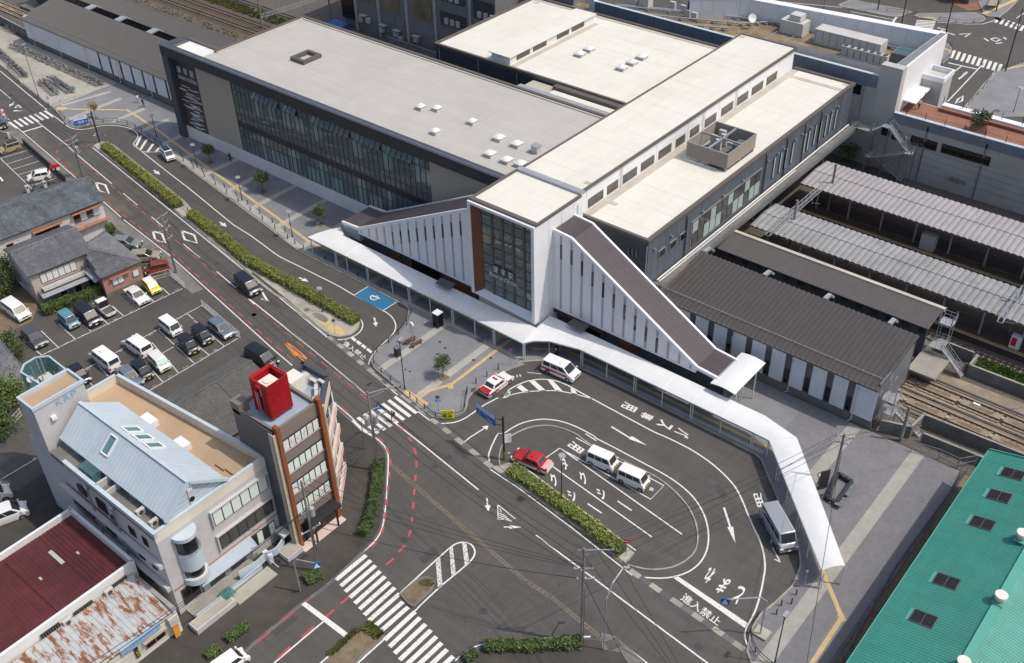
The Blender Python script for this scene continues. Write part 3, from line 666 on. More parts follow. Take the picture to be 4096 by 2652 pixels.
# red dashes beside lane lines
def dashes(P,n,l,w=0.3,off=0.0,m='paint_red',name='red_dash',start=0.0):
 P=[V(p) for p in P]; S=[(P[i+1]-P[i]).length for i in range(len(P)-1)]; tot=sum(S)
 def at(s):
  for i,x in enumerate(S):
   if s<=x or i==len(S)-1: return P[i].lerp(P[i+1],s/x), (P[i+1]-P[i]).normalized()
   s-=x
 for k in range(n):
  c,d=at(tot*(k+.5)/n); nn=V((-d.y,d.x,0))*off
  MB().strip([c-d*l/2+nn,c+d*l/2+nn],w,ZP).build(name,m,road)
dashes([Q('E',1115,550),Q(5,1170,285),Q(5,1883,925),Q(6,300,1030)],22,1.5,0.15,0.25)
dashes([Q('F',860,1215),Q('F',1215,1510),Q(5,1145,135),Q(5,1870,740),Q(6,830,1295)],30,1.5,0.15,-0.14)
for t,c,d in (('F',(810,950),(40,-18)),('F',(690,1020),(18,-14)),('F',(650,1050),(16,-12)),('F',(610,1135),(2,20)),('F',(625,1215),(15,15)),('F',(700,1290),(18,14)),('F',(770,1360),(22,18)),('F',(950,1060),(38,-16)),('F',(845,1140),(12,-22)),('F',(975,890),(30,-5)),
    (10,(895,15),(15,14)),(10,(942,85),(8,20)),(10,(962,165),(1,20)),(10,(955,250),(-3,20)),(10,(945,345),(-3,22)),(10,(935,440),(-3,22)),(10,(926,532),(-4,22)),(10,(908,632),(-8,22)),(10,(850,727),(-22,20)),
    (10,(1095,10),(10,14)),(10,(1130,90),(8,22)),(10,(1140,180),(1,22)),(10,(1133,272),(-2,22)),(10,(1125,370),(-2,22)),(10,(1118,462),(-2,22)),(10,(1110,557),(-2,22)),(10,(1093,655),(-8,24)),(10,(1040,757),(-20,24)),(10,(958,847),(-26,22)),
    (10,(512,1010),(-26,22)),(10,(405,1100),(-26,22)),(10,(260,1220),(-42,35)),(10,(92,1360),(-45,37)),(10,(650,1110),(-28,24)),(10,(548,1200),(-28,24)),(10,(398,1327),(-42,37)),(10,(232,1470),(-44,40)),
    (6,(645,1350),(20,18)),(6,(1030,1478),(18,14))):
 line(t,[(c[0]-d[0],c[1]-d[1]),(c[0]+d[0],c[1]+d[1])],0.24,'paint_red','red_dash',z=ZP+0.003)
# crosswalks
def xwalk(t,A0,B0,A1,B1,n,w=0.45):
 A0,B0,A1,B1=[Q(t,*p) for p in (A0,B0,A1,B1)]
 for k in range(n):
  f=k/(n-1); MB().strip([A0.lerp(A1,f),B0.lerp(B1,f)],w,ZP+0.002).build('crosswalk_stripe','paint_white',road)
xwalk(6,(990,1262),(1140,1375),(695,1428),(835,1535),8)
xwalk('F',(95,818),(185,885),(475,700),(570,765),8)
for a,b in (((590,972),(795,803)),((622,1013),(828,838)),((652,1052),(860,873)),((685,1092),(892,912)),((717,1133),(925,948)),((750,1172),(958,988)),((783,1212),(992,1025)),((815,1250),(1025,1066)),((858,1285),(1048,1122)),((893,1325),(1083,1158)),((922,1383),(1130,1190)),((955,1430),(1165,1230)),((990,1475),(1203,1275)),((1025,1520),(1240,1315)),((1060,1563),(1277,1360)),((1098,1605),(1313,1403)),((1135,1650),(1350,1448)),((1172,1695),(1392,1495))):
 line(10,[a,b],0.48,name='crosswalk_stripe',z=ZP+0.002)
# junction
quadm(10,[(375,1118),(692,1352),(663,1378),(347,1138)],name='stop_line')
line(10,[(0,1420),(465,1040)],0.16); line(10,[(500,1003),(570,950)],0.16); line(10,[(165,1541),(505,1255)],0.16); line(10,[(822,1248),(480,1545),(300,1700)],0.18); line(10,[(925,1372),(735,1545),(560,1700)],0.18); line(10,[(1015,1075),(1030,1062)],0.16)
line(10,[(1015,1075),(1180,922),(1290,822),(1382,742),(1430,718),(1480,714),(1520,735),(1540,775),(1530,815),(1497,855),(1410,930),(1312,1010),(1185,1128),(1125,1190)],0.17,smooth=3)
for q in ([(1365,762),(1388,742),(1410,925),(1380,950)],[(1453,718),(1482,716),(1500,850),(1470,874)],[(1272,850),(1302,820),(1318,1005),(1288,1035)]): quadm(10,q,name='hatch_bar',m='paint_worn')
line(None,QL(10,[(1405,1525),(1460,1475),(1540,1430),(1610,1410),(1720,1397),(1883,1387)])+QL(11,[(330,1369),(620,1360)]),0.16,smooth=3); line(11,[(688,1371),(768,1388)],0.16); line(11,[(865,1432),(1010,1545),(1120,1630)],0.17)
# small hatched triangle and arrows
line(10,[(1698,458),(1818,555),(1702,558)],0.12,name='triangle_marking'); line(10,[(1699,558),(1697,458)],0.12,name='triangle_marking')
for a,b in (((1712,485),(1735,490)),((1706,500),(1760,505)),((1706,515),(1775,520)),((1706,530),(1790,535)),((1706,545),(1805,548))): line(10,[a,(b[0]-12,b[1]+22)],0.1,name='triangle_marking')
def arrow(t,a,b,hw,hl,w=0.16,name='arrow_marking'):
 A=Q(t,*a);B=Q(t,*b);d=(B-A);L=d.length;d.normalize();n=V((-d.y,d.x,0)); C=B-d*hl
 mb=MB(); mb.strip([A,C],w,ZP); p=[C+n*hw/2,B,C-n*hw/2]; mb.poly([(q.x,q.y,ZP) for q in p]); mb.build(name,'paint_white',road)
arrow(10,(1622,412),(1633,506),0.62,0.95); arrow(10,(1738,610),(1863,610),0.5,1.3); arrow(6,(335,445),(402,475),0.8,1.1,0.25); arrow(1,(1053,1165),(1095,1197),0.9,1.3,0.28); arrow(1,(655,922),(727,925),0.9,2.2,0.2); arrow(5,(1505,65),(1552,98),0.9,1.2,0.26); arrow('F',(1015,956),(1130,956),0.8,2.0,0.16)
arrow(11,(1533,475),(1612,720),0.62,2.2,0.22); MB().strip([Q(7,762,1466),Q(11,890,0)],0.2,ZP).build('arrow_marking','paint_white',road); arrow(11,(890,-5),(1006,51),0.62,2.2,0.2)
arrow(6,(1505,1541),(1632,1460),0.9,0.6,0.16); line(None,[Q(6,1505,1541),Q(10,1470,25)],0.16)
arrow('F',(148,608),(95,658),0.8,1.2,0.2); arrow('F',(148,700),(255,700),0.5,2.0,0.2)
line(6,[(850,720),(858,745)],0.24,name='arrow_marking'); arrow(6,(857,740),(864,782),0.7,0.9,0.2)
line('F',[(190,635),(160,668),(228,668),(190,635)],0.25,name='triangle_marking')
# diamonds
for t,c in (('E',((1022,345),(1118,370),(1160,465),(1050,430))),('E',((1625,862),(1722,892),(1760,990),(1650,955))),(5,((1245,125),(1330,155),(1350,210),(1265,185)))):
 P=QL(t,c); line(None,P+[P[0]],0.32,name='diamond_marking')
line(5,[(1790,590),(1835,612),(1795,545)],0.3,name='triangle_marking')
# "40" in orange, reading for traffic coming from the station side
mb=MB(); text_on(mb,'40',*[Q(6,*p,ZP+0.001) for p in ((350,1026),(404,1000),(258,884),(222,906))],bold=.02); 
_o=mb.build('speed_marking','paint_orange',road)
# lettering on the road
def gtext(txt,t,bl,br,tr,tl,m='paint_white',z=ZP+0.002):
 mb=MB(); text_on(mb,txt,*[Q(t,*p,z) for p in (bl,br,tr,tl)],bold=.024 if len(txt)==1 else .01); return mb.build('road_lettering',m,road)
gtext('進入禁止',6,(635,905),(775,1010),(808,990),(655,872))
for q in ([(690,862),(707,851),(732,872),(715,884)],[(722,886),(740,875),(768,897),(750,909)],[(758,912),(775,902),(800,923),(785,934)],[(793,938),(808,928),(838,951),(826,964)]): quadm(6,q,name='stop_bar')
gtext('進入禁止',11,(1230,1105),(1490,1290),(1525,1245),(1272,1058))
gtext('と',11,(1690,1028),(1640,1008),(1572,1125),(1620,1142)); gtext('ま',11,(1588,975),(1540,952),(1465,1050),(1515,1068)); gtext('れ',11,(1485,900),(1440,880),(1375,975),(1425,1000))
gtext('バ',7,(1222,1472),(1185,1500),(1285,1552),(1320,1522)); gtext('ス',7,(1100,1412),(1065,1450),(1160,1495),(1192,1458)); gtext('専',7,(975,1358),(945,1392),(1030,1430),(1062,1398)); gtext('用',7,(852,1292),(822,1327),(920,1370),(950,1332))
for t,l in ((11,[('タ',[(445,222),(480,205),(432,125),(395,145)]),('ク',[(575,322),(612,305),(564,222),(526,240)]),('シ',[(700,425),(742,408),(695,335),(648,350)]),('ク',[(372,335),(410,318),(364,235),(326,252)]),('シ',[(498,438),(540,420),(495,348),(448,362)])]),):
 for ch,q in l:
  a,b,c,d=q; gtext(ch,t,a,b,c,d)
line(11,[(805,432),(902,497)],0.17,name='road_lettering'); line(11,[(600,450),(697,515)],0.17,name='road_lettering')
gtext('用',11,(497,18),(455,50),(548,108),(587,74)); gtext('用',11,(1788,372),(1730,378),(1765,475),(1822,468)); gtext('キ',11,(1040,372),(1010,350),(1035,330),(1060,350))
# taxi rank lines
line(11,[(105,155),(930,770)],0.15); line(11,[(360,195),(1040,678)],0.15); line(11,[(437,88),(1247,660)],0.15); line(11,[(315,135),(408,70),(437,85)],0.13)
line(11,[(437,85),(760,265),(1032,420),(1122,326),(820,160),(520,-2)],0.13)
line(None,[Q(11,585,-30),Q(11,660,20)],0.14)
# big loop lines
up_arc=QL(6,[(1535,1355),(1620,1310),(1760,1235),(1883,1172)])
line(None,bez(QL(6,[(1310,1445),(1400,1437),(1470,1410),(1530,1370),(1615,1312),(1760,1237)])+QL(7,[(60,1215),(140,1172),(210,1150),(290,1142),(380,1152),(470,1187),(560,1237),(640,1280),(760,1345),(900,1420),(1050,1500)])+QL(11,[(1150,0),(1300,75),(1430,160),(1530,245),(1610,335),(1660,430),(1700,530),(1740,620),(1780,700),(1805,790),(1815,880),(1805,960),(1780,1080),(1745,1190),(1692,1290),(1675,1350),(1690,1410),(1715,1465)]),3),0.17)
line(None,bez(QL(6,[(1700,1268),(1790,1225),(1883,1175)])[:2]+QL(7,[(20,1272),(90,1245),(180,1228),(270,1222),(370,1220),(450,1230),(540,1250),(630,1275)]),3),0.15)
for q in ([(112,1197),(142,1178),(205,1228),(172,1236)],[(200,1157),(236,1150),(318,1222),(275,1226)],[(325,1147),(362,1150),(428,1222),(385,1224)],[(482,1200),(512,1210),(532,1252),(490,1240)],[(28,1250),(60,1238),(82,1250),(45,1262)]): quadm(7,q,name='hatch_bar')
line(None,bez(QL(10,[(1640,160),(1634,120),(1645,80),(1665,35),(1700,-30)])+QL(7,[(30,1510),(100,1465),(170,1436),(250,1419),(320,1416),(400,1426),(480,1450),(560,1485),(650,1535)])+QL(11,[(655,0),(800,75),(960,160),(1100,235),(1200,297),(1290,370),(1350,440),(1395,520),(1420,600),(1428,690),(1415,770),(1380,840),(1330,890),(1270,925),(1190,950),(1100,960),(990,955)]),3),0.16)
quadm(11,[(1180,953),(1215,945),(1697,1268),(1678,1302)],name='stop_line')
line(7,[(185,1095),(285,1105),(250,1080)],0.13,'paint_worn',name='road_lettering'); line(7,[(115,1112),(120,1128)],0.13,name='road_lettering'); line(7,[(135,1108),(142,1124)],0.13,name='road_lettering')
line(12,[(175,830),(215,850)],0.12,name='road_lettering'); line(12,[(160,750),(210,840)],0.13,name='road_lettering'); line(12,[(115,625),(155,660)],0.13,name='road_lettering'); line(12,[(150,720),(165,660),(195,690)],0.13,name='road_lettering')
# wheelchair bay
quadm(6,[(710,567),(808,507),(1012,608),(912,672)],'paint_blue','accessible_bay',ZP+0.002)
line(6,[(710,567),(808,507)],0.14,z=ZP+0.004); line(6,[(912,672),(1012,608)],0.14,z=ZP+0.004)
wc=[(825,570),(835,590),(860,598),(880,590)]
line(6,[(850,572),(838,568),(826,576),(828,590),(845,598),(865,594),(872,584)],0.17,name='wheelchair_symbol',smooth=3,z=ZP+0.004); line(6,[(835,572),(862,580),(872,577),(885,592),(893,586)],0.17,name='wheelchair_symbol',z=ZP+0.004); line(6,[(856,574),(877,572)],0.15,name='wheelchair_symbol',z=ZP+0.004)
# car-park lines
def pl(t,a,b,w=0.13,m='paint_worn'): line(t,[a,b],w,m,'bay_line',z=ZP+0.002,parent=lotsheet)
pl(5,(285,978),(1252,520)); pl(5,(175,880),(285,978)); pl(5,(282,810),(405,930)); pl(5,(402,762),(520,872)); pl(5,(540,755),(632,818)); pl(5,(660,690),(745,768)); pl(5,(770,640),(850,712)); pl(5,(845,565),(955,660)); pl(5,(985,545),(1055,612)); pl(5,(1110,515),(1160,562))
pl(5,(545,1095),(1392,630)); pl(5,(890,1090),(1210,908)); pl(5,(1210,908),(1400,800)); pl(5,(1010,1228),(1632,860))
pl(5,(545,1095),(640,1190)); pl(5,(665,1040),(740,1120)); pl(5,(850,1060),(1010,1228)); pl(5,(870,895),(965,1005)); pl(5,(1040,890),(1100,960)); pl(5,(1080,800),(1330,1032)); pl(5,(1275,688),(1325,730)); pl(5,(1330,738),(1535,915)); pl(5,(1000,1030),(1118,1165)); pl(5,(1110,965),(1225,1102)); pl(5,(1310,880),(1432,975)); pl(5,(1580,810),(1625,850))
for tx,c in (('22',(1208,530)),('23',(1105,580)),('25',(895,680)),('26',(790,732)),('28',(570,840)),('29',(455,893)),('30',(340,950)),('15',(1340,663)),('16',(1232,725)),('18',(1035,835)),('20',(825,950)),('38',(605,1073)),('9',(1473,940)),('10',(1373,998)),('11',(1270,1058)),('12',(1165,1122)),('13',(1057,1187))):
 x,y=c; gtext(tx,5,(x+13,y-9),(x-12,y+2),(x-13,y+8),(x+12,y-3),'paint_worn',ZP+0.004)
pl(9,(15,278),(285,120)); pl(9,(242,390),(370,315),0.14,'paint_orange'); pl(9,(298,355),(355,445),0.14,'paint_orange')
gtext('37',9,(240,128),(215,142),(220,150),(245,135),'paint_worn',ZP+0.004)
for a,b in (((0,85),(400,470)),((10,90),(290,5)),((75,150),(350,62)),((138,205),(415,118)),((200,262),(475,180)),((262,322),(300,310)),((325,383),(600,298)),((380,440),(640,365))): pl('E',a,b,0.14)
line('E',[(0,290),(30,330)],0.3,name='arrow_marking',parent=nlot)
# east side streets
def eline(pts,w=0.2,name='lane_line'): return MB().strip(QL(4,pts,-0.03),w,-0.02).build(name,'paint_white',east_road)
for k in range(10): eline([(1428-20+k*35.5,345+k*10.5),(1405-20+k*35.5,398+k*10.5)],0.55,'crosswalk_stripe') if k<11 else None
for k in range(9): eline([(1150-4*k,140+k*10),(1280-4*k,147+k*10)],0.5,'crosswalk_stripe')
for k in range(7): eline([(1712+k*34,120+k*11),(1688+k*34,155+k*11)],0.55,'crosswalk_stripe')
eline([(1365,430),(1565,475)],0.4,'stop_line'); eline([(1455,452),(1340,545)],0.22); eline([(1605,435),(1360,695)],0.22); eline([(1690,480),(1480,730)],0.2)
eline([(700,80),(990,135)],0.2); eline([(690,95),(990,160)],0.2); eline([(1015,110),(975,168)],0.4,'stop_line'); eline([(200,10),(760,62)],0.2)
for P in ([(1655,268),(1690,258),(1722,272),(1690,285),(1655,268)],[(1610,262),(1640,282)],[(1690,298),(1735,292)],[(1745,255),(1760,270)],[(1330,215),(1410,240)],[(1355,205),(1290,190)],[(1290,222),(1330,205)],[(1440,235),(1520,228),(1480,252)],[(1430,680),(1465,655),(1460,690),(1412,708),(1430,680)],[(1435,542),(1490,500)],[(1465,510),(1495,492)]): eline(P,0.35,'road_marking')
eline([(1883,90),(1830,125)],0.2); eline([(1775,70),(1680,140),(1600,165),(1480,165),(1290,150)],0.2)
# ---------------------------------------------------------------- station hall (grey roof)
def ring(mb,x0,x1,y0,y1,z0,z1,w):
 mb.box(x0,x1,y0,y0+w,z0,z1); mb.box(x0,x1,y1-w,y1,z0,z1); mb.box(x0,x0+w,y0+w,y1-w,z0,z1); mb.box(x1-w,x1,y0+w,y1-w,z0,z1)
def skylight(parent,x,y,z,s=0.62,name='skylight'):
 mb=MB(); mb.box(x-s,x+s,y-s,y+s,z-0.02,z+0.12); mb.box(x-s*.86,x+s*.86,y-s*.86,y+s*.86,z+0.12,z+0.42); mb.box(x-s*1.0,x+s*1.0,y-s*1.0,y+s*1.0,z+0.42,z+0.5)
 o=mb.build(name,'equip',parent)
 d=MB(); n=6; vs=[];fs=[]
 for j in range(n+1):
  for i in range(n+1):
   u=-1+2*i/n; v=-1+2*j/n; h=0.30*(1-abs(u)**2.5)*(1-abs(v)**2.5)**0.8
   vs.append((x+u*s*.93,y+v*s*.93,z+0.5+h))
 for j in range(n):
  for i in range(n): a=j*(n+1)+i; fs.append((a,a+1,a+n+2,a+n+1))
 d.add(vs,fs); d.build('dome','dish_white',o,smooth=True); return o
hall=thing('station_hall','long dark station hall with flat grey roof and two-storey glass front','building',(-115,91.8,0))
H=hall
mb=MB(); mb.box(-142,-77.2,112.0-0.05,112.15,0.0,16.2); mb.box(-142.15,-142,92.5,111.9,0,16.2); mb.box(-142,-77.2,99.6,99.8,0.1,15.0); mb.build('wall','wall_slate_dark',H)
MB().box(-142,-77.3,90.4,112.0,15.6,16.3).build('roof','roof_grey',H)
mb=MB(); mb.box(-142.2,-141.7,93.2,112.3,16.3,16.62); mb.box(-141.7,-77.3,111.75,112.3,16.3,16.62); mb.build('parapet','roof_edge',H)
mb=MB(); mb.box(-141.7,-141.35,93.2,111.75,16.3,16.46); mb.box(-141.35,-77.3,111.4,111.75,16.3,16.45); mb.build('gutter','membrane_edge',H)
# roof seams
for x in (-133,-124.4,-115.6,-106.5,-97.6,-88.8): MB().box(x-0.035,x+0.035,90.6,111.3,16.3,16.308).build('roof_seam','membrane_edge',H)
for y in (94.5,98.2,101.8,105.3,108.7): MB().box(-141.2,-77.4,y-0.03,y+0.03,16.3,16.306).build('roof_seam','membrane_edge',H)
# front fascia and wing frame
MB().box(-151.6,-77.25,89.2,90.38,14.95,16.58).build('fascia','fascia_black',H)
MB().box(-151.66,-77.25,89.14,90.4,16.58,16.66).build('fascia_cap','fascia_navy',H)
MB().tube([(-151,89.5,16.78),(-77.4,89.5,16.78)],0.03,6).build('safety_rail','galv',H)
for k in range(26): MB().box(-150.5+k*2.9-.05,-150.5+k*2.9+.05,89.45,89.55,16.66,16.8).build('rail_post','galv',H)
mb=MB(); mb.box(-151.6,-150.0,89.22,94.2,0,14.95); mb.box(-151.6,-150.0,90.38,94.2,14.95,16.58); mb.build('frame_pier','fascia_navy',H)
mb=MB(); mb.box(-150.0,-142.0,92.6,94.2,0.05,16.2); mb.box(-150.0,-142.2,90.4,92.6,15.4,16.2); mb.build('wing_block','membrane_edge',H)
mb=MB(); mb.box(-150.0,-142.2,93.7,94.3,16.2,16.62); mb.box(-150.0,-149.2,90.4,93.7,16.2,16.5); mb.build('parapet','roof_edge',H)
MB().box(-149.2,-142.2,90.4,93.7,16.2,16.3).build('roof','wall_white',H)
# left facade panels
FS=90.35/91.8; fz=lambda z:83-(83-z)*FS; fx=lambda x:x*FS
def fbox(x0,x1,y0,y1,z0,z1): return MB().box(fx(x0),fx(x1),y0-1.45,y1-1.45,max(.1,fz(z0)),min(15.2,fz(z1)))
fbox(-152.4,-146.2,91.55,92.5,9.1,14.9).build('sign_panel','fascia_black',H)
fbox(-152.4,-146.2,91.5,92.5,0.9,9.1).build('louvre_panel','louvre_brown',H)
random.seed(3)
for k in range(46):
 zz=1.3+k*0.166; L=random.choice((1.1,1.6,2.1,2.8)); xx=random.uniform(-152.2+L/2,-146.3-L/2)
 if random.random()<0.9: fbox(xx-L/2,xx+L/2,91.44,91.52,zz,zz+0.06).build('louvre_slat','sign_white',H)
fbox(-146.2,-137.1,91.5,92.4,0.9,14.9).build('facade_panel','panel_beige',H)
fbox(-93.0,-78.4,91.5,92.4,0.9,14.9).build('facade_panel','panel_beige',H)
fbox(-152.4,-78.4,91.3,91.9,-3,0.92).build('plinth','wall_white',H)
FYp=90.0
for tx,x0,x1,z0,z1 in (('諫  早  駅',-151.5,-146.9,11.0,12.3),('ISAHAYA STATION',-151.6,-146.6,9.95,10.65)):
 mb=MB(); text_on(mb,tx,(fx(x0),FYp,fz(z0)),(fx(x1),FYp,fz(z0)),(fx(x1),FYp,fz(z1)),(fx(x0),FYp,fz(z1))); mb.build('sign_lettering','sign_white',H)
# curtain wall
gx0,gx1,nc=fx(-137.1),fx(-93.0),41; cw=(gx1-gx0)/nc; GY=90.25
rows=[(2.25,4.95),(4.95,6.5),(7.6,8.9),(8.9,12.85),(12.85,14.05),(14.05,15.2)]
pm={}
for r,(a,b) in enumerate(rows):
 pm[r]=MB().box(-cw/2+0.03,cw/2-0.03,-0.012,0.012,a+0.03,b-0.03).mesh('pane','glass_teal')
awn=lambda x:any(a*FS<x<b*FS for a,b in ((-131.2,-125.6),(-124.3,-121.2),(-117.8,-109.2),(-107.8,-102.9),(-101.6,-96.4)))
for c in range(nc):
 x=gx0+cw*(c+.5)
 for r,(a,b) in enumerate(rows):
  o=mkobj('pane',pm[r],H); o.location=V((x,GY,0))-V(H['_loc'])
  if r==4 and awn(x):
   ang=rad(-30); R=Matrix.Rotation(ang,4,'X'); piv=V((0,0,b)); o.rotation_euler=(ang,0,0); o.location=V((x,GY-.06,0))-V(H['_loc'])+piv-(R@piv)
   f=MB(); f.box(-cw/2+.02,cw/2-.02,-.03,.03,a+.02,a+.09); f.box(-cw/2+.02,-cw/2+.08,-.03,.03,a+.09,b-.03); f.box(cw/2-.08,cw/2-.02,-.03,.03,a+.09,b-.03)
   fo=mkobj('sash_frame',pm.setdefault('f',f.mesh('sash_frame','frame_dark')),H); fo.location=o.location; fo.rotation_euler=o.rotation_euler
mm=MB().box(-0.035,0.035,GY-.1-91.8,GY+.06-91.8,2.2,15.2).mesh('mullion','frame_brown')
for c in range(nc+1):
 o=mkobj('mullion',mm,H); o.location=(gx0+cw*c+115,0,0)
for z in (2.25,4.95,6.5,7.6,8.9,12.85,14.05): MB().box(gx0,gx1,GY-.08,GY+.05,z-0.035,z+0.035).build('transom','frame_brown',H)
spm=MB().box(-cw/2+.04,cw/2-.04,-.02,.02,6.54,7.56).mesh('spandrel_panel','fascia_black')
for c in range(nc):
 o=mkobj('spandrel_panel',spm,H); o.location=V((gx0+cw*(c+.5),GY,0))-V(H['_loc'])
# interior seen through the glass
ix0,ix1=gx0+.05,gx1-.05
MB().box(ix0,ix1,90.5,98,1.9,2.1).build('interior_floor','interior_floor',H); MB().box(ix0,ix1,90.5,98,6.7,7.4).build('interior_floor','interior_floor',H)
MB().box(ix0,ix1,90.75,90.95,7.4,9.9).build('balustrade','interior_brown',H); MB().box(ix0,ix1,95.5,95.7,2.1,15.2).build('interior_wall','interior_dark',H)
mb=MB(); mb.box(ix0-.1,ix0,90.5,95.5,2.1,15.2); mb.box(ix1,ix1+.1,90.5,95.5,2.1,15.2); mb.build('interior_wall','interior_dark',H)
for x in (-131.5,-124.2,-117.5,-108.5,-102.2,-95.9):
 MB().box(fx(x)-0.75,fx(x)+0.75,90.42,91.1,9.9,15.2).build('interior_column','column_white',H); MB().box(fx(x)-0.7,fx(x)+0.7,90.42,91.1,2.1,6.7).build('interior_column','column_white',H)
MB().box(ix0,ix1,90.42,90.46,14.05,15.15).build('roller_blind','column_white',H)
for x0,x1 in ((-130.3,-126),(-121,-118.7),(-106.8,-104.4),(-100.2,-97.2),(-115.4,-113.2)): MB().box(fx(x0),fx(x1),90.6,90.65,2.1,4.3).build('interior_screen','column_white',H)
for x0,x1 in ((-122.8,-120.2),(-129.2,-127.4),(-94.9,-93.2)): MB().box(fx(x0),fx(x1),90.6,90.65,9.9,12.4).build('interior_screen','column_white',H)
# roof furniture
hx=[(-100.8,98.3),(-98.6,99.4),(-91.7,99.3),(-93.8,93.9),(-85.5,97.8),(-82.4,97.9),(-83.5,93.6),(-80.6,93.6),(-78.5,93.9)]
for x,y in hx: skylight(H,x,y,16.3,0.62 if x<-90 else 0.72)
MB().box(-79.7,-78.7,97.6,98.5,16.3,17.3).build('roof_vent','equip',H); MB().box(-79.8,-78.6,97.5,98.6,17.3,17.4).build('roof_vent','galv',H)
mb=MB(); ring(mb,-129.6,-126.4,98.5,102.3,16.3,16.9,0.55); mb.build('roof_hatch','roof_edge',H)
# ---------------------------------------------------------------- concourse bridge (cream roofs)
B=thing('concourse_bridge','white station concourse bridge with cream roofs crossing above the tracks','building',(-67,120,0))
MB().box(-76.6,-67.1,92.0,147.4,7.2,17.3).build('upper_wall','panel_white',B)
MB().box(-76.5,-67.0,91.9,147.5,17.3,17.42).build('roof','roof_cream',B)
mb=MB(); ring(mb,-76.72,-66.85,91.75,147.7,17.2,17.58,0.24); mb.build('roof_edge','roof_edge',B)
mb=MB(); mb.box(-76.9,-66.6,91.05,91.95,17.3,17.7); mb.build('gutter_cover','galv',B)
MB().box(-67.1,-56.95,92.0,148.1,7.2,13.8).build('lower_wall','wall_slate_dark',B)
MB().box(-67.05,-57.0,92.1,148.0,13.8,13.95).build('lower_roof','roof_cream',B)
mb=MB(); mb.box(-67.05,-56.75,91.75,92.2,13.75,14.2); mb.box(-57.3,-56.75,92.2,148.3,13.75,14.2); mb.box(-67.05,-57.3,147.7,148.3,13.75,14.2); mb.build('roof_edge','roof_edge',B)
mb=MB(); mb.box(-67.05,-66.0,92.4,147.6,13.95,13.97); mb.build('gutter','membrane_edge',B)
MB().box(-66.0,-57.4,144.6,145.5,13.95,13.99).build('gutter','membrane_edge',B); MB().box(-67.0,-64.9,96.4,97.1,13.95,13.99).build('roof_drain','membrane_edge',B)
cl=[(93.4,96.6),(97.5,99.9),(101,104.2),(105.2,108.3),(109.4,112.5),(113.7,116),(117.4,119.7),(121.3,124.3),(125.8,129),(130.2,133.4),(134.6,137.9),(139.1,142.2)]
for a,b in cl:
 w=MB(); w.box(-67.14,-67.02,a,b,14.3,15.55); wo=w.build('window','frame_brown',B); n=4 if b-a>2.8 else 3
 for k in range(n):
  p0=a+0.07+(b-a-.14)*k/n; p1=a+.07+(b-a-.14)*(k+1)/n; MB().box(-67.018,-67.0,p0+.04,p1-.04,14.38,15.47).build('pane','glass_grey',wo)
for y in (93,100.5,108.9,116.7,125,133.8,142.7):
 MB().box(-67.1,-67.085,y-0.012,y+0.012,14,17.2).build('panel_joint','panel_white_groove',B)
for y in (100.4,120.5,129.6): 
 MB().tube([(-66.96,y,14),(-66.96,y,17.0),(-67.15,y,17.2)],0.05,8).build('downpipe','pipe_white',B); MB().tube([(-66.96,y+.35,14),(-66.96,y+.35,17.1)],0.04,8).build('downpipe','pipe_white',B)
# slate cladding of the lower block, right face
pw=0.56; n=int((148.1-92)/pw)
pmesh=MB().box(0,0.045,0.012,pw-0.012,7.2,13.74).mesh('cladding_panel','wall_slate')
for k in range(n):
 o=mkobj('cladding_panel',pmesh,B); o.location=(-56.95+67,92+k*pw-120,0)
# big glazed band
MB().box(-56.9,-56.82,101.9,119.9,7.9,11.9).build('window_surround','frame_grey',B)
for k in range(12):
 a=102.1+k*1.475
 wo=MB().box(-56.84,-56.78,a,a+1.42,8.0,11.7).build('window','frame_dark',B)
 MB().box(-56.79,-56.765,a+.06,a+1.36,8.05,10.0).build('pane','blind_teal' if k in (2,3,4,7,8,10,11) else 'glass_grey',wo); MB().box(-56.79,-56.765,a+.06,a+1.36,10.08,11.62).build('pane','glass_grey' if k%3 else 'blind_teal',wo)
for t,x,y in ((7,1110,275),(7,1185,218),(7,1255,163)):
 p=QX(t,x,y,-56.8); wo=MB().box(-56.9,-56.78,p.y-.75,p.y+.75,p.z-.55,p.z+.55).build('window','frame_grey',B); MB().box(-56.79,-56.76,p.y-.65,p.y+.65,p.z-.45,p.z+.45).build('pane','glass_black',wo)
for k,(x,y) in enumerate(((170,1150),(215,1110),(255,1060),(300,1020),(380,985),(410,940),(450,930),(490,880),(530,850),(560,830),(595,800))):
 p=QX(4,x,y,-56.8); wo=MB().box(-56.9,-56.78,p.y-.24,p.y+.24,8.6,12.0).build('slit_window','frame_dark',B); MB().box(-56.79,-56.76,p.y-.17,p.y+.17,8.7,11.9).build('pane','blind_teal',wo)
for k,y in enumerate((93.2,97.0,104.4,109.5,114.6,121.5,124.3,126,129.5,131.5,134.2,139.2,141,143)):
 v=MB(); v.tube([(-56.9,y,12.3),(-56.72,y,12.3)],0.16,10); v.tube([(-56.72,y,12.3),(-56.62,y,12.18)],0.17,10); v.build('vent_hood','mall_blue',B)
for y in (100.5,120.9,126.9,132.4,137.5): MB().tube([(-56.75,y,7.3),(-56.75,y,13.2),(-56.9,y,13.5)],0.09,8).build('downpipe','pole_brown',B)
for x,y in ((880,240),(908,245),(935,255)):
 p=QY(7,x,y,91.9); MB().tube([(p.x,91.9,p.z-1.2),(p.x,91.85,p.z)],0.08,8).build('vent_pipe','mall_dark',B)
p=QY(7,1005,300,91.9); MB().tube([(p.x,91.85,8.3),(p.x,91.85,13.3)],0.07,8).build('downpipe','galv',B)
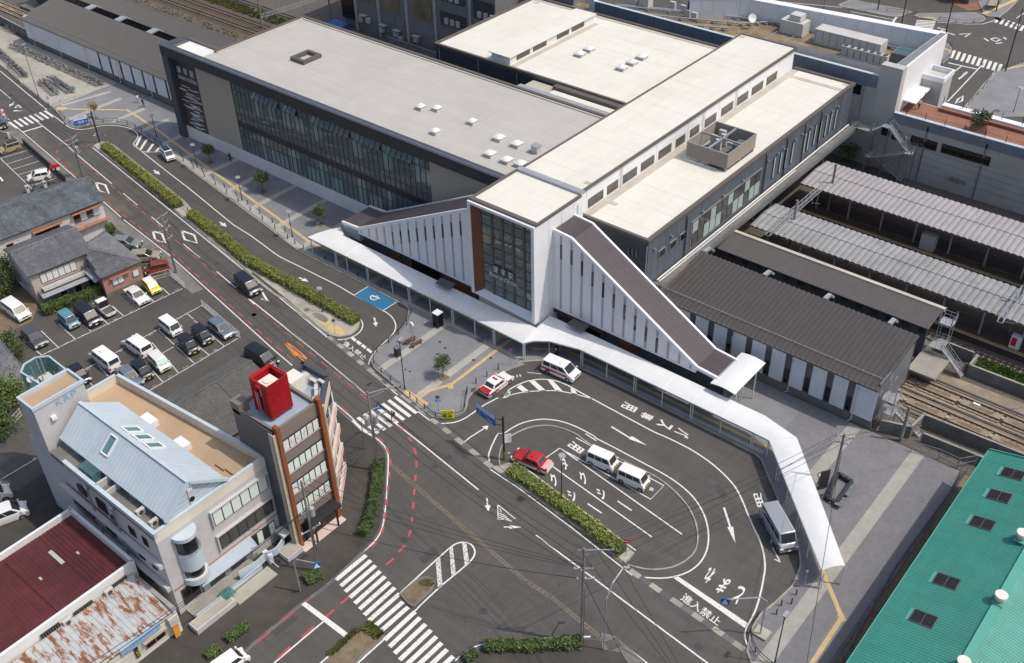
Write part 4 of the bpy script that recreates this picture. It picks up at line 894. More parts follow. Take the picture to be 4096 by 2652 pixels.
# side walkway with pipes and rail
MB().box(-56.9,-55.5,93.5,149.6,6.85,7.1).build('walkway_slab','concrete_dark',B)
mb=MB(); mb.tube([(-56.6,94,7.35),(-56.6,148,7.35)],0.12,8); mb.build('service_pipe','pipe_white',B); MB().tube([(-56.3,94,7.25),(-56.3,130,7.25)],0.08,8).build('service_pipe','pipe_white',B)
for z in (7.4,7.7,8.0): MB().tube([(-55.55,93.5,z),(-55.55,149.5,z)],0.025,6).build('hand_rail','galv',B)
for k in range(29): MB().tube([(-55.55,93.5+k*2,7.05),(-55.55,93.5+k*2,8.02)],0.03,6).build('rail_post','galv',B)
MB().box(-57.5,-55.45,93.4,149.7,6.3,6.85).build('edge_beam','galv_dark',B)
MB().box(-76.5,-57.6,92.2,148,6.7,7.19).build('bridge_deck','concrete_dark',B)
for y in (98,112.8,126.6,143.5):
 for x in (-74.5,-66,-58.2): MB().box(x-.35,x+.35,y-.35,y+.35,0,6.7).build('bridge_column','galv_dark',B)
# ladder at the far corner
p=QX(4,640,700,-56.7)
lad=MB(); 
for s in (-.25,.25): lad.tube([(-56.6,p.y+s,7.1),(-56.6,p.y+s,14.8)],.03,6)
for k in range(22): lad.tube([(-56.6,p.y-.25,7.3+k*.34),(-56.6,p.y+.25,7.3+k*.34)],.02,5)
for k in range(6):
 zz=9+k*1.0; lad.tube([(-56.6+.0,p.y-.3,zz),(-56.2,p.y-.3,zz),(-55.95,p.y,zz),(-56.2,p.y+.3,zz),(-56.6,p.y+.3,zz)],.02,5)
lad.build('caged_ladder','galv_dark',B)
# rooftop plant enclosure
E_=thing('plant_enclosure','beige louvred plant enclosure with open top on the lower cream roof','enclosure',(-61.4,116,13.95))
x0,x1,y0,y1=-64.6,-58.3,112.4,120.0
for k,(a,b,c,d) in enumerate(((x0,x1,y0,y0+.12),(x0,x1,y1-.12,y1),(x0,x0+.12,y0+.12,y1-.12),(x1-.12,x1,y0+.12,y1-.12))):
 w=MB().box(a,b,c,d,14.45,16.5).build('louvre_wall','plant_beige',E_)
 for j in range(13):
  zz=14.5+j*.155
  if k==0: MB().box(a+.02,b-.02,c-.03,c,zz,zz+.09).build('louvre_slat','plant_beige',w)
  if k==3: MB().box(b,b+.03,c,d,zz,zz+.09).build('louvre_slat','plant_beige',w)
mb=MB(); ring(mb,x0-.04,x1+.04,y0-.04,y1+.04,16.5,16.6,.2); mb.build('top_frame','frame_grey',E_)
for a,b in (((x0,116.2,16.45),(x1,116.2,16.45)),((-61.4,y0,16.45),(-61.4,y1,16.45))): MB().bar(a,b,.2,.25).build('cross_beam','galv',E_)
for x in (x0+.2,-61.4,x1-.2):
 for y in (y0+.2,116.2,y1-.2): MB().box(x-.12,x+.12,y-.12,y+.12,13.96,14.5).build('leg','galv',E_)
for i,(x,y,w,d,h) in enumerate(((-63.4,117.6,.9,.45,1.0),(-62.4,118.6,.9,.45,1.0),(-63.0,119.2,1.0,.5,1.2),(-62.3,117.0,.8,.45,.9),(-60.2,113.6,1.6,1.6,.5),(-62.9,114.2,1.8,1.2,.35),(-59.6,118.4,1.6,2.0,.6))):
 u=MB().box(x-w/2,x+w/2,y-d/2,y+d/2,14.2,14.2+h+.6).build('condenser_unit','equip' if i<4 else 'galv_dark',E_)
MB().box(x0+.1,x1-.1,y0+.1,y1-.1,14.0,14.06).build('floor_grille','galv_dark',E_)
# ---------------------------------------------------------------- rear hall (cream roof beyond)
R_=thing('rear_hall','lower station hall with cream roof and roof monitor behind the grey roof','building',(-97,131,0))
MB().box(-116.4,-77.2,118.1,144.3,7,15.6).build('wall','wall_slate_dark',R_); MB().box(-116.2,-77.2,118.3,144.1,15.6,15.72).build('roof','roof_cream',R_)
mb=MB(); mb.box(-116.6,-77.1,117.9,118.35,15.5,16.02); mb.box(-116.6,-116.15,118.35,144.5,15.5,16.02); mb.box(-116.15,-77.1,144.05,144.5,15.5,16.02); mb.build('roof_edge','roof_edge',R_)
MB().box(-116.0,-77.3,143.3,144.0,15.72,15.78).build('gutter','membrane_edge',R_); MB().box(-101.0,-100.0,119,141,15.72,15.76).build('gutter','membrane_edge',R_)
MB().box(-105.0,-101.2,119.0,141.3,15.72,17.0).build('roof_monitor','wall_white',R_); MB().box(-105.3,-100.9,118.6,141.6,17.0,17.14).build('monitor_roof','roof_cream',R_)
for a,b in ((120.6,123.9),(124.8,128.2),(131.0,134.2),(135.0,138.4)):
 wo=MB().box(-101.24,-101.14,a,b,16.0,16.75).build('window','frame_brown',R_)
 for k in range(4):
  p0=a+.06+(b-a-.12)*k/4; MB().box(-101.15,-101.12,p0+.04,p0+(b-a-.12)/4-.04,16.06,16.7).build('pane','glass_grey',wo)
for x,y in ((-94.6,128.5),(-94.6,130.9),(-86.2,128.1),(-86.1,130.7),(-86.1,133.4)): skylight(R_,x,y,15.72,0.78)
for x in (-115.5,-107,-99,-91): MB().tube([(x,117.95,8),(x,117.95,15.4)],.07,8).build('downpipe','galv',R_)
MB().box(-95.5,-77.2,112.4,117.8,14.2,15.2).build('link_roof','membrane_edge',R_); MB().box(-95.8,-77.3,113.2,115.0,15.2,15.55).build('gutter_cover','galv',R_); MB().box(-91,-77.3,116.8,117.85,15.2,15.8).build('link_parapet','roof_edge',R_); MB().box(-77.6-13,-77.5,115.4,116.6,15.2,15.3).build('link_roof','roof_cream',R_)
skylight(R_,-84.5,112.9,15.2,0.6)
# ---------------------------------------------------------------- entrance tower with two covered stairs
TW=thing('entrance_tower','tall white entrance tower with glass front and covered stairs on both sides','building',(-71.7,86,0))
MB().box(-66.9,-66.4,82.3,91.4,0.1,17.35).build('side_wall','panel_white',TW); MB().box(-76.9,-76.6,84,91.4,0.1,17.35).build('side_wall','panel_white',TW)
mb=MB(); mb.box(-66.85,-66.4,81.6,82.3,3.1,17.35); mb.box(-76.95,-76.55,81.6,84,3.6,17.35); mb.box(-76.55,-66.85,81.6,82.5,17.0,17.35); mb.build('front_frame','panel_white',TW)
mb=MB(); mb.add([(-76.55,81.7,3.55),(-66.85,81.7,3.1),(-66.85,82.6,4.1),(-76.55,82.6,4.3)],[(0,1,2,3)]); mb.add([(-76.55,81.7,3.55),(-66.85,81.7,3.1),(-66.85,82.6,2.6),(-76.55,82.6,2.9)],[(3,2,1,0)]); mb.box(-76.55,-66.9,82.55,83.2,0.1,4.15); mb.build('front_sill','panel_white',TW)
MB().box(-76.9,-66.4,82.5,91.0,17.2,17.36).build('roof','roof_cream',TW)
mb=MB(); mb.box(-77.0,-66.3,81.95,82.55,17.35,17.6); mb.box(-77.0,-76.65,82.55,91.0,17.35,17.56); mb.box(-66.65,-66.3,82.55,91.0,17.35,17.56); mb.build('roof_edge','roof_edge',TW)
MB().add([(-76.55,81.75,3.7),(-75.5,82.55,4.1),(-75.5,82.55,17.0),(-76.55,81.75,17.0),(-76.55,82.6,3.7),(-76.55,82.6,17.0)],[(0,1,2,3),(0,4,1),(3,2,5)]).build('reveal_panel','rust_panel',TW)
tx0,tx1=-75.5,-66.95; nb=5; tw=(tx1-tx0)/nb; zr=[4.15,5.6,7.05,8.5,9.95,11.4,12.85,14.3,15.7,17.0]
for c in range(nb):
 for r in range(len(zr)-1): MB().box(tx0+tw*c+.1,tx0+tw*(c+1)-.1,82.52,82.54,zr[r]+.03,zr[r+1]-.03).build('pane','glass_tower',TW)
for c in range(1,nb): MB().box(tx0+tw*c-.16,tx0+tw*c+.16,82.38,82.6,4.15,17.0).build('mullion','frame_brown',TW)
for z in zr: MB().box(tx0,tx1,82.47,82.58,z-.03,z+.03).build('transom','frame_dark',TW)
mb=MB(); mb.box(-76.4,-67.0,88.5,88.7,0.2,17); mb.box(-76.5,-76.4,82.6,88.5,0.2,17); mb.box(-67.0,-66.95,82.6,88.5,0.2,17); mb.build('interior_wall','interior_dark',TW)
mb=MB(); mb.box(-76.3,-67.0,83.6,88.4,7.0,7.3); mb.build('interior_floor','interior_floor',TW); MB().box(-76.3,-67.0,83.6,88.4,0.2,0.3).build('interior_floor','interior_floor',TW)
MB().box(-75.0,-67.6,83.4,83.5,4.2,5.6).build('interior_screen','glass_green',TW)
bl=QY(6,1668,418,82.3);br=QY(6,1800,462,82.3);tr=QY(6,1800,418,82.3);tl=QY(6,1668,372,82.3)
z0=(bl.z+br.z)/2; z1=(tr.z+tl.z)/2; xa=bl.x; xb=br.x
mb=MB(); text_on(mb,'諫  早  駅',(xa,82.3,z0+.1),(xb,82.3,z0+.1),(xb,82.3,z1+.1),(xa,82.3,z1+.1)); mb.build('sign_lettering','sign_white',TW)
mb=MB(); text_on(mb,'ISAHAYA STATION',(xa-.7,82.3,z0-.75),(xb+.7,82.3,z0-.75),(xb+.7,82.3,z0-.2),(xa-.7,82.3,z0-.2)); mb.build('sign_lettering','sign_white',TW)
MB().box(xa-.1,xb+.1,82.31,82.36,z0,z1+.2).build('sign_backing','fascia_black',TW)
for z in (8.5,12.9): MB().box(-66.398,-66.38,82.35,91.3,z-.01,z+.01).build('panel_joint','panel_white_groove',TW)
for x in (84.5,87,89.4): MB().box(-66.398,-66.38,x-.01,x+.01,3.2,17.1).build('panel_joint','panel_white_groove',TW)
MB().tube([(-66.3,90.2,8),(-66.3,90.2,16.6)],.05,8).build('downpipe','pipe_white',TW)
# stairs
def stair(prof, y0, y1, grooves, tagside):
 """prof: (x,z) roof line from tower outwards; front wall with grooves, ribbed roof, white copings"""
 def zt(x):
  for i in range(len(prof)-1):
   (xa,za),(xb,zb)=prof[i],prof[i+1]
   if min(xa,xb)-1e-6<=x<=max(xa,xb)+1e-6: return za+(zb-za)*(x-xa)/(xb-xa)
  return prof[-1][1]
 zb=4.0; xs=[p[0] for p in prof]
 end=prof[-2][0]
 # backing (groove colour)
 poly=[(prof[0][0],zb)]+[(x,z-.25) for x,z in prof[:-1]]+[(end,zb)]
 def wall(mb,pts,y,yb):
  pts=list(pts); n=len(pts)
  ar=sum(pts[i][0]*pts[(i+1)%n][1]-pts[(i+1)%n][0]*pts[i][1] for i in range(n))
  if ar<0: pts=pts[::-1]
  mb.add([(x,y,z) for x,z in pts]+[(x,yb,z) for x,z in pts],[tuple(range(n)),tuple(range(2*n-1,n-1,-1))]+[(i,i+n,(i+1)%n+n,(i+1)%n) for i in range(n)])
 mb=MB(); wall(mb,poly,y0+.06,y0+.3); mb.build('stair_wall','panel_lilac',TW)
 mb=MB(); wall(mb,poly,y1-.25,y1-.05); mb.build('stair_wall','panel_white',TW)
 gs=sorted(grooves); lo,hi=min(prof[0][0],end),max(prof[0][0],end); ed=[lo]+[v for g in gs for v in (g-.19,g+.19)]+[hi]
 for i in range(0,len(ed),2):
  a,b=ed[i],ed[i+1]
  if b-a<.1: continue
  pts=[(a,zb+.02),(b,zb+.02),(b,max(zb+.05,zt(b)-.22))]+[(x,z-.22) for x,z in sorted(prof,reverse=True) if a<x<b and z-.22>zb+.05]+[(a,max(zb+.05,zt(a)-.22))]
  mb=MB(); wall(mb,pts,y0,y0+.06); mb.build('wall_panel','panel_white',TW)
 for g in gs:
  top=zt(g)-1.5
  if top-2.1>zb: 
   wo=MB().box(g-.17,g+.17,y0+.02,y0+.1,top-2.1,top).build('slit_window','frame_dark',TW); MB().box(g-.14,g+.14,y0+.005,y0+.025,top-2.05,top-.05).build('pane',random.choice(['glass_grey','glass_black','glass_grey']),wo)
 # base strip
 MB().box(lo,hi,y0-.06,y0+.3,zb-.22,zb).build('base_band','panel_white',TW)
 # roof pieces
 for i in range(len(prof)-1):
  (xa,za),(xb,zb_)=prof[i],prof[i+1]; d=V((xb-xa,0,zb_-za)); L=d.length; u=d.normalized(); nrm=V((-u.z,0,u.x)); 
  if nrm.z<0: nrm=-nrm
  a=V((xa,0,za)); 
  def P(s,y,h): q=a+u*s+nrm*h; return (q.x,y,q.z)
  mb=MB(); mb.add([P(0,y0+.1,0),P(L,y0+.1,0),P(L,y1-.1,0),P(0,y1-.1,0),P(0,y0+.1,-.15),P(L,y0+.1,-.15),P(L,y1-.1,-.15),P(0,y1-.1,-.15)],[(0,1,2,3),(7,6,5,4),(0,4,5,1),(2,6,7,3),(1,5,6,2),(3,7,4,0)]); rf=mb.build('stair_roof','metal_plum',TW)
  nr=14; wdt=(y1-y0-.7)/nr
  for k in range(nr):
   yy=y0+.35+wdt*(k+.5); h=.1
   mb=MB(); mb.add([P(.03,yy-.1,0.001),P(.03,yy-.06,h),P(.03,yy+.06,h),P(.03,yy+.1,0.001),P(L-.03,yy-.1,0.001),P(L-.03,yy-.06,h),P(L-.03,yy+.06,h),P(L-.03,yy+.1,0.001)],[(0,4,5,1),(1,5,6,2),(2,6,7,3),(0,1,2,3),(7,6,5,4)]); mb.build('roof_rib','metal_plum',rf)
  for yy in (y0,y1-.28):
   mb=MB(); mb.add([P(-.02,yy-.02,-.22),P(L+.02,yy-.02,-.22),P(L+.02,yy+.28,-.22),P(-.02,yy+.28,-.22),P(-.02,yy-.02,.2),P(L+.02,yy-.02,.2),P(L+.02,yy+.28,.2),P(-.02,yy+.28,.2)],[(0,3,2,1),(4,5,6,7),(0,1,5,4),(1,2,6,5),(2,3,7,6),(3,0,4,7)]); mb.build('coping','panel_white',TW)
  if i==1: 
   for s in (0.0,L): MB().bar(P(s,y0+.3,.05),P(s,y1-.3,.05),.25,.12).build('roof_flashing','metal_brown_dk',rf)
stair([(-66.4,15.25),(-63.7,15.05),(-45.2,4.5),(-42.2,4.25)],85.3,89.8,[-65.15+1.6*k for k in range(13)],'r')
stair([(-76.95,15.45),(-78.1,15.2),(-99.0,4.5),(-102.4,4.3)],82.3,88.0,[-78.95-1.62*k for k in range(13)],'l')
# ground storey below the stairs
mb=MB(); mb.box(-66.4,-41.8,86.2,89.6,0.1,3.8); mb.build('ground_wall','wall_slate_dark',TW)
mb=MB(); mb.box(-102.2,-76.9,83.4,88.0,0.1,3.8); mb.build('ground_wall','wall_slate_dark',TW)
for x0,x1 in ((-66.2,-64.6),(-63.3,-58.8),(-55.2,-53.6),(-66.0,-59)): MB().box(x0,x1,86.05,86.22,3.0 if x0==-66.0 else .2,3.75).build('louvre_panel','louvre_brown',TW) if x0!=-66.2 else None
for k in range(8): MB().box(-66.3,-58.6,85.38,85.44,3.02+k*.1,3.08+k*.1).build('louvre_slat','louvre_brown',TW)
MB().box(-66.3,-58.6,85.44,85.55,3.0,3.78).build('louvre_panel','louvre_brown',TW)
for x0,x1 in ((-93.5,-91.8),(-90.0,-85.6),(-83.5,-77.6)): MB().box(x0,x1,83.2,83.42,.2,3.75).build('rust_cladding','rust_panel',TW)
MB().box(-89.5,-84.4,83.1,83.2,.2,3.0).build('entrance_doors','glass_dark',TW); MB().box(-63.8,-59.4,85.95,86.1,.2,3.0).build('entrance_doors','glass_dark',TW)
MB().box(-56.5,-54.8,86.0,86.15,.2,3.2).build('rust_cladding','rust_panel',TW)
for pts in (QL(6,[(1270,482),(1308,448),(1408,490),(1370,525)],3.75),QL(7,[(458,762),(500,728),(615,770),(572,815)],3.75)):
 mb=MB(); mb.prism([p[:2] for p in pts],3.68,3.8); mb.build('entrance_canopy','metal_brown',TW)
# left low porch
mb=MB(); mb.box(-102.6,-99.2,82.6,87.8,2.2,4.0); mb.build('porch_wall','panel_lilac',TW)
# station-name lamps etc omitted
# ---------------------------------------------------------------- covered walkway (white membrane on posts)
WK=thing('covered_walkway','long white barrel-roofed walkway canopy on slim posts along the forecourt','canopy',(-62,80,0))
def arch(A0,A1,B0,B1,zn=2.62,zp=3.2,zf=3.02,n=7,sag=0.04,name='canopy_panel'):
 """one bay: near edge A0-A1, far edge B0-B1 (plan points)"""
 mb=MB(); vs=[];fs=[];m=4
 A0,A1,B0,B1=[V((p[0],p[1],0)) for p in (A0,A1,B0,B1)]
 for j in range(m+1):
  s=j/m; A=A0.lerp(A1,s); Bp=B0.lerp(B1,s); dip=sag*math.sin(math.pi*s)
  for i in range(n+1):
   u=i/n; z=zn*(1-u)+zf*u+(zp-max(zn,zf)+.03)*math.sin(math.pi*min(1,u*1.02))-dip*math.sin(math.pi*u); p=A.lerp(Bp,u); vs.append((p.x,p.y,z))
 for j in range(m):
  for i in range(n): a=j*(n+1)+i; fs.append((a,a+1,a+n+2,a+n+1))
 k=len(vs); vs2=[(x,y,z-.06) for x,y,z in vs]; allf=fs+[tuple(k+i for i in reversed(f)) for f in fs]
 for j in range(m):
  a=j*(n+1); b=(j+1)*(n+1); allf+= [(a,b,b+k,a+k),(b+n,a+n,a+n+k,b+n+k)]
 for i in range(n): allf+=[(i+1,i,i+k,i+1+k),(m*(n+1)+i,m*(n+1)+i+1,m*(n+1)+i+1+k,m*(n+1)+i+k)]
 mb.add(vs+vs2,allf); o=mb.build(name,'canvas_white',WK,autosmooth=40)
 mb=MB()
 for i in range(n): mb.bar(V(vs[i])+V((0,0,.012)),V(vs[i+1])+V((0,0,.012)),.07,.03)
 mb.build('seam_batten','panel_white',o)
 MB().bar((A0.x,A0.y,zn-.07),(A1.x,A1.y,zn-.07),.14,.16).build('gutter','galv',WK); MB().bar((B0.x,B0.y,zf-.06),(B1.x,B1.y,zf-.06),.1,.12).build('eave_beam','galv',WK)
 return o
bx=[-105.5,-101.5,-97.5,-93.5,-89.5,-85.5,-81.5,-77.5,-73.5,-69.5,-65.6]
for i in range(10):
 a,b=bx[i],bx[i+1]; arch((a,78.25),(b,78.25),(a+(2.4 if i==0 else 0),82.6 if i==0 else 81.3),(b,81.3 if i else 81.6))
arch((-65.6,78.25),(-64.9,79.4),(-65.9,81.3),(-66.2,84.4)) ; arch((-64.9,79.4),(-63.3,80.6),(-66.2,84.4),(-63.6,84.4)); arch((-63.3,80.6),(-59.3,81.65),(-63.6,84.4),(-59.3,84.45))
bx2=[-59.3,-55.3,-51.3,-47.3,-43.35,-39.4,-35.5]
for i in range(6): arch((bx2[i],81.65),(bx2[i+1],81.65),(bx2[i],84.45),(bx2[i+1],84.45))
arch((-35.5,81.65),(-33.4,81.6),(-35.5,84.45),(-31.0,83.4))
d0,d1=V((-33.4,81.6,0)),V((-20.6,68.6,0)); e0,e1=V((-31.0,83.4,0)),V((-19.1,70.3,0))
for i in range(5):
 a=d0.lerp(d1,i/5);b=d0.lerp(d1,(i+1)/5);c=e0.lerp(e1,i/5);d=e0.lerp(e1,(i+1)/5); arch(a,b,c,d,zn=2.66,zf=2.95,zp=3.1)
def post(x,y,h=2.6,dbl=False):
 mb=MB(); mb.tube([(x,y,.08),(x,y,h)],.075,8)
 if dbl: mb.tube([(x+.28,y,.08),(x+.28,y,h)],.06,8)
 mb.build('post','pipe_white',WK)
for x in (-104.9,-97.5,-88.6,-81.5,-73.6): post(x,78.25)
for x in (-99.9,-93.5,-85.5,-77.6,-70.5,-65.6): post(x,78.25,dbl=True)
post(-63.7,81.1); 
for x in (-59.2,-51.3,-43.4,-35.5): post(x,81.72,dbl=True)
for x in (-55.3,-47.3,-39.4): post(x,81.72)
for i in range(6):
 p=d0.lerp(d1,i/5); post(p.x,p.y,2.6,i%2==1)
for x in (-103,-95,-87,-79): post(x,81.1,2.95)
for x in (-57,-49,-41): post(x,84.3,2.95)
for i in (1,3,5):
 p=e0.lerp(e1,i/5); post(p.x,p.y,2.9)
# taller porch canopy at the stair foot
PC=thing('porch_canopy','small raised white canopy over the foot of the right-hand stairs','canopy',(-41,87.5,0))
mb=MB(); vs=[];fs=[];n=8
for j in range(2):
 for i in range(n+1):
  u=i/n; x=-42.6+3.2*u; y=84.2+(7.1)*j; vs.append((x,y,4.3+.2*math.sin(math.pi*u)+(.02*j)))
for i in range(n): fs.append((i,i+1,n+2+i,n+1+i))
k=len(vs); mb.add(vs+[(x,y,z-.1) for x,y,z in vs],fs+[tuple(k+i for i in reversed(f)) for f in fs]+[(i+1,i,i+k,i+1+k) for i in range(n)]+[(n+1+i,n+2+i,n+2+i+k,n+1+i+k) for i in range(n)]+[(0,n+1,n+1+k,k),(2*n+1,n,n+k,2*n+1+k)])
mb.build('canopy_roof','canvas_white',PC,autosmooth=40)
for y in (85.9,87.7,89.5): MB().box(-42.6,-39.4,y-.04,y+.04,4.1,4.2).build('roof_beam','panel_white',PC)
for x,y in ((-39.5,89.3),(-39.6,85.0),(-42.4,90.6)): MB().tube([(x,y,.08),(x,y,4.2)],.08,8).build('post','pipe_white',PC)
for x,y in ((-40.4,87.6),(-40.1,87.6)): MB().tube([(x,y,.08),(x,y,4.3)],.07,8).build('post','pipe_white',PC)
# membrane laps and roof drains on the cream roofs
for k in range(12): MB().box(-76.4,-67.15,95.5+k*4.4,95.56+k*4.4,17.42,17.428).build('roof_seam','roof_seam',B); MB().box(-65.9,-57.4,94.2+k*4.5,94.26+k*4.5,13.95,13.958).build('roof_seam','roof_seam',B)
for x in (-73.4,-70.2): MB().box(x-.03,x+.03,92.2,147.2,17.42,17.427).build('roof_seam','roof_seam',B)
for x in (-63.2,-60.2): MB().box(x-.03,x+.03,92.3,147.5,13.95,13.957).build('roof_seam','roof_seam',B)
for k in range(7): MB().box(-115.9+k*5.4,-115.84+k*5.4,118.5,143.2,15.72,15.728).build('roof_seam','roof_seam',R_) if abs(-115.9+k*5.4+103)>2.6 else None
for y in (123,128,133,138): MB().box(-100.0,-77.3,y-.03,y+.03,15.72,15.727).build('roof_seam','roof_seam',R_)
for x,y,z,t in ((-67.6,94,17.42,B),(-76.0,146.6,17.42,B),(-57.8,147.2,13.95,B),(-114.8,142.6,15.72,R_),(-78.2,142.8,15.72,R_),(-140.6,110.8,16.3,H),(-110,110.9,16.3,H)): MB().box(x-.5,x+.5,y-.35,y+.35,z,z+.03).build('roof_drain','membrane_edge',t)
# ---------------------------------------------------------------- platform building, right (dark ribbed roof, striped white wall)
def ribbed_roof(parent, x0,x1,ya,za,yb,zb, pitch, m, h=0.09, name='roof', rw=0.16, thick=0.12, trap=True):
 """flat sheet from (ya,za) to (yb,zb) with ribs running up the slope"""
 mb=MB(); mb.add([(x0,ya,za),(x1,ya,za),(x1,yb,zb),(x0,yb,zb),(x0,ya,za-thick),(x1,ya,za-thick),(x1,yb,zb-thick),(x0,yb,zb-thick)],[(0,1,2,3),(7,6,5,4),(0,4,5,1),(2,6,7,3),(1,5,6,2),(3,7,4,0)])
 rf=mb.build(name,m,parent); n=int(abs(x1-x0)/pitch); p=(x1-x0)/n
 q=MB(); b=rw; t=rw*.45
 q.add([(-b,ya-.03,za-.02),(-t,ya-.03,za+h),(t,ya-.03,za+h),(b,ya-.03,za-.02),(-b,yb,zb-.02),(-t,yb,zb+h),(t,yb,zb+h),(b,yb,zb-.02)],[(1,0,4,5),(2,1,5,6),(3,2,6,7),(0,1,2,3),(7,6,5,4)][::1])
 L=V(parent.get('_loc') or (0,0,0)); q.v=[(x,y-L.y,z-L.z) for x,y,z in q.v]; me=q.mesh('roof_rib',m)
 for k in range(n):
  o=mkobj('roof_rib',me,rf); o.location=(x0+p*(k+.5)-L.x,0,0)
 return rf
PB=thing('platform_building','long platform building with dark brown ribbed roof beside the lower tracks','building',(-41,93,0))
MB().box(-56.2,-26.4,92.9,93.1,1.2,6.1).build('wall','groove_dark',PB); MB().box(-56.2,-26.35,92.78,93.15,0.0,1.2).build('plinth','concrete_dark',PB)
MB().box(-26.6,-26.4,93.1,102.6,1.2,6.6).build('wall','galv_dark',PB); MB().box(-56.2,-26.4,102.3,102.5,0,7.2).build('wall','wall_slate_dark',PB)
sp=2.62; k=0; x=-28.9
rib=MB().box(-.03,.03,-.03,.0,1.25,6.0).mesh('wall_rib','rib_white')
while x>-56:
 a,b=(x-.1 if k else -28.95),(-26.45 if k==0 else x+1.75)
 if k==0: a,b=-29.0,-26.42
 else: a,b=-29.0-.85-(k-1)*sp-1.77,-29.0-.85-(k-1)*sp
 if a<-56.1: break
 w=MB().box(a,b,92.82,92.9,1.22,6.05).build('wall_panel','rib_white',PB)
 n=max(3,int((b-a)/.3))
 for j in range(n):
  o=mkobj('wall_rib',rib,w); o.location=V((a+(b-a)*(j+.5)/n,92.82,0))-V(PB['_loc'])
 wa=b if k==0 else b
 g0=a-.85; wo=MB().box(g0+.12,a-.12,92.84,92.92,1.4,3.4).build('window','frame_dark',PB); MB().box(g0+.2,a-.2,92.82,92.845,1.5,3.3).build('pane','glass_dark',wo)
 k+=1; x=a
ribbed_roof(PB,-55.7,-26.3,92.45,6.15,102.9,7.5,0.64,'metal_brown_dk',0.1)
MB().bar((-55.7,92.42,6.08),(-26.3,92.42,6.08),.16,.24).build('eave_gutter','roof_edge',PB)
MB().tube([(-55.5,94.15,6.62),(-26.5,94.15,6.62)],.035,6).build('snow_rail','galv',PB)
for k in range(15): MB().box(-55+k*2-.03,-55+k*2+.03,94.1,94.2,6.35,6.64).build('rail_bracket','galv',PB)
for t,(a,b,c) in ((8,((300,1015),(245,1225),(235,1245))),(8,((745,1205),(680,1425),(655,1440)))):
 p=QY(t,*a,92.7); q=QY(t,*b,92.7); MB().tube([(p.x+.3,92.72,p.z),(p.x,92.72,p.z),(p.x,92.72,.4),(p.x-.3,92.5,.25)],.06,8).build('downpipe','pipe_white',PB)
p=QY(7,1590,850,92.7); MB().tube([(p.x+.3,92.72,p.z),(p.x,92.72,p.z),(p.x,92.72,.4)],.06,8).build('downpipe','pipe_white',PB)
# inner platform screen and brown roof
PC1=thing('platform_roof','brown ribbed platform roof running behind the dark roof on the right','roof',(-41,109,0))
ribbed_roof(PC1,-55.6,-26.6,107.0,5.85,111.3,6.25,0.36,'metal_brown',0.08,rw=.1); MB().box(-55.6,-26.4,111.2,111.75,6.0,6.42).build('ridge_cap','membrane_edge',PC1)
MB().box(-55.5,-26.8,107.6,107.8,1.0,5.7).build('screen_wall','wall_slate_dark',PC1)
for k in range(14):
 xx=-53.5+k*2.0; wo=MB().box(xx-.4,xx+.4,107.5,107.62,4.6,5.1).build('window','frame_dark',PC1); MB().box(xx-.33,xx+.33,107.47,107.51,4.66,5.04).build('pane','glass_pale' if k%2 else 'interior_brown',wo)
MB().box(-55.6,-26.6,103.4,111.4,0.0,1.0).build('platform_slab','concrete_dark',PC1)
for k in range(6): MB().box(-54+k*5.2-.12,-54+k*5.2+.12,110.6,110.85,1,6.0).build('column','galv_dark',PC1)
for t,x,y in ((8,165,415),(8,575,575),(8,1010,745),(7,1475,245)):
 p=Q(t,x,y,6.6); b=MB(); b.bar((p.x-.1,102.9,7.45),(p.x-.1,104.4,7.3),.5,.35); b.bar((p.x-.1,104.4,7.3),(p.x-.1,105.4,6.4),.5,.3); b.build('roof_bracket','galv',PB)
# ---------------------------------------------------------------- corrugated platform canopies
def corrugated(parent,x0,x1,rows,pitch,amp,m,name='roof_sheet'):
 """rows: list of ((y0,z0),(y1,z1)); big corrugations run across the platform"""
 seg=8; N=int(round((x1-x0)/pitch))*seg; pitch=(x1-x0)/(N/seg)
 for (ya,za),(yb,zb) in rows:
  vs=[];fs=[]
  for i in range(N+1):
   x=x0+(x1-x0)*i/N; h=amp*(abs(math.sin(math.pi*(x-x0)/pitch))**.7-.5)
   vs+= [(x,ya,za+h),(x,yb,zb+h),(x,ya,za+h-.05),(x,yb,zb+h-.05)]
  for i in range(N):
   a=4*i; b=a+4; fs+=[(a,b,b+1,a+1),(a+3,b+3,b+2,a+2),(a+2,b+2,b,a),(a+1,b+1,b+3,a+3)]
  mb=MB(); mb.add(vs,fs); mb.build(name,m,parent,smooth=False)
G1=thing('platform_canopy','weathered grey corrugated platform canopy, middle of the three on the right','canopy',(-30,119,0))
corrugated(G1,-55.5,10,[((115.7,5.25),(119.35,5.55)),((119.2,5.62),(122.9,5.3))],.83,.14,'asbestos')
G2=thing('platform_canopy','pinkish corrugated platform canopy by the tall grey retaining wall','canopy',(-30,134,0))
corrugated(G2,-55.5,10,[((130.4,5.25),(134.7,5.55)),((134.55,5.62),(138.8,5.3))],.83,.14,'asbestos_pink')
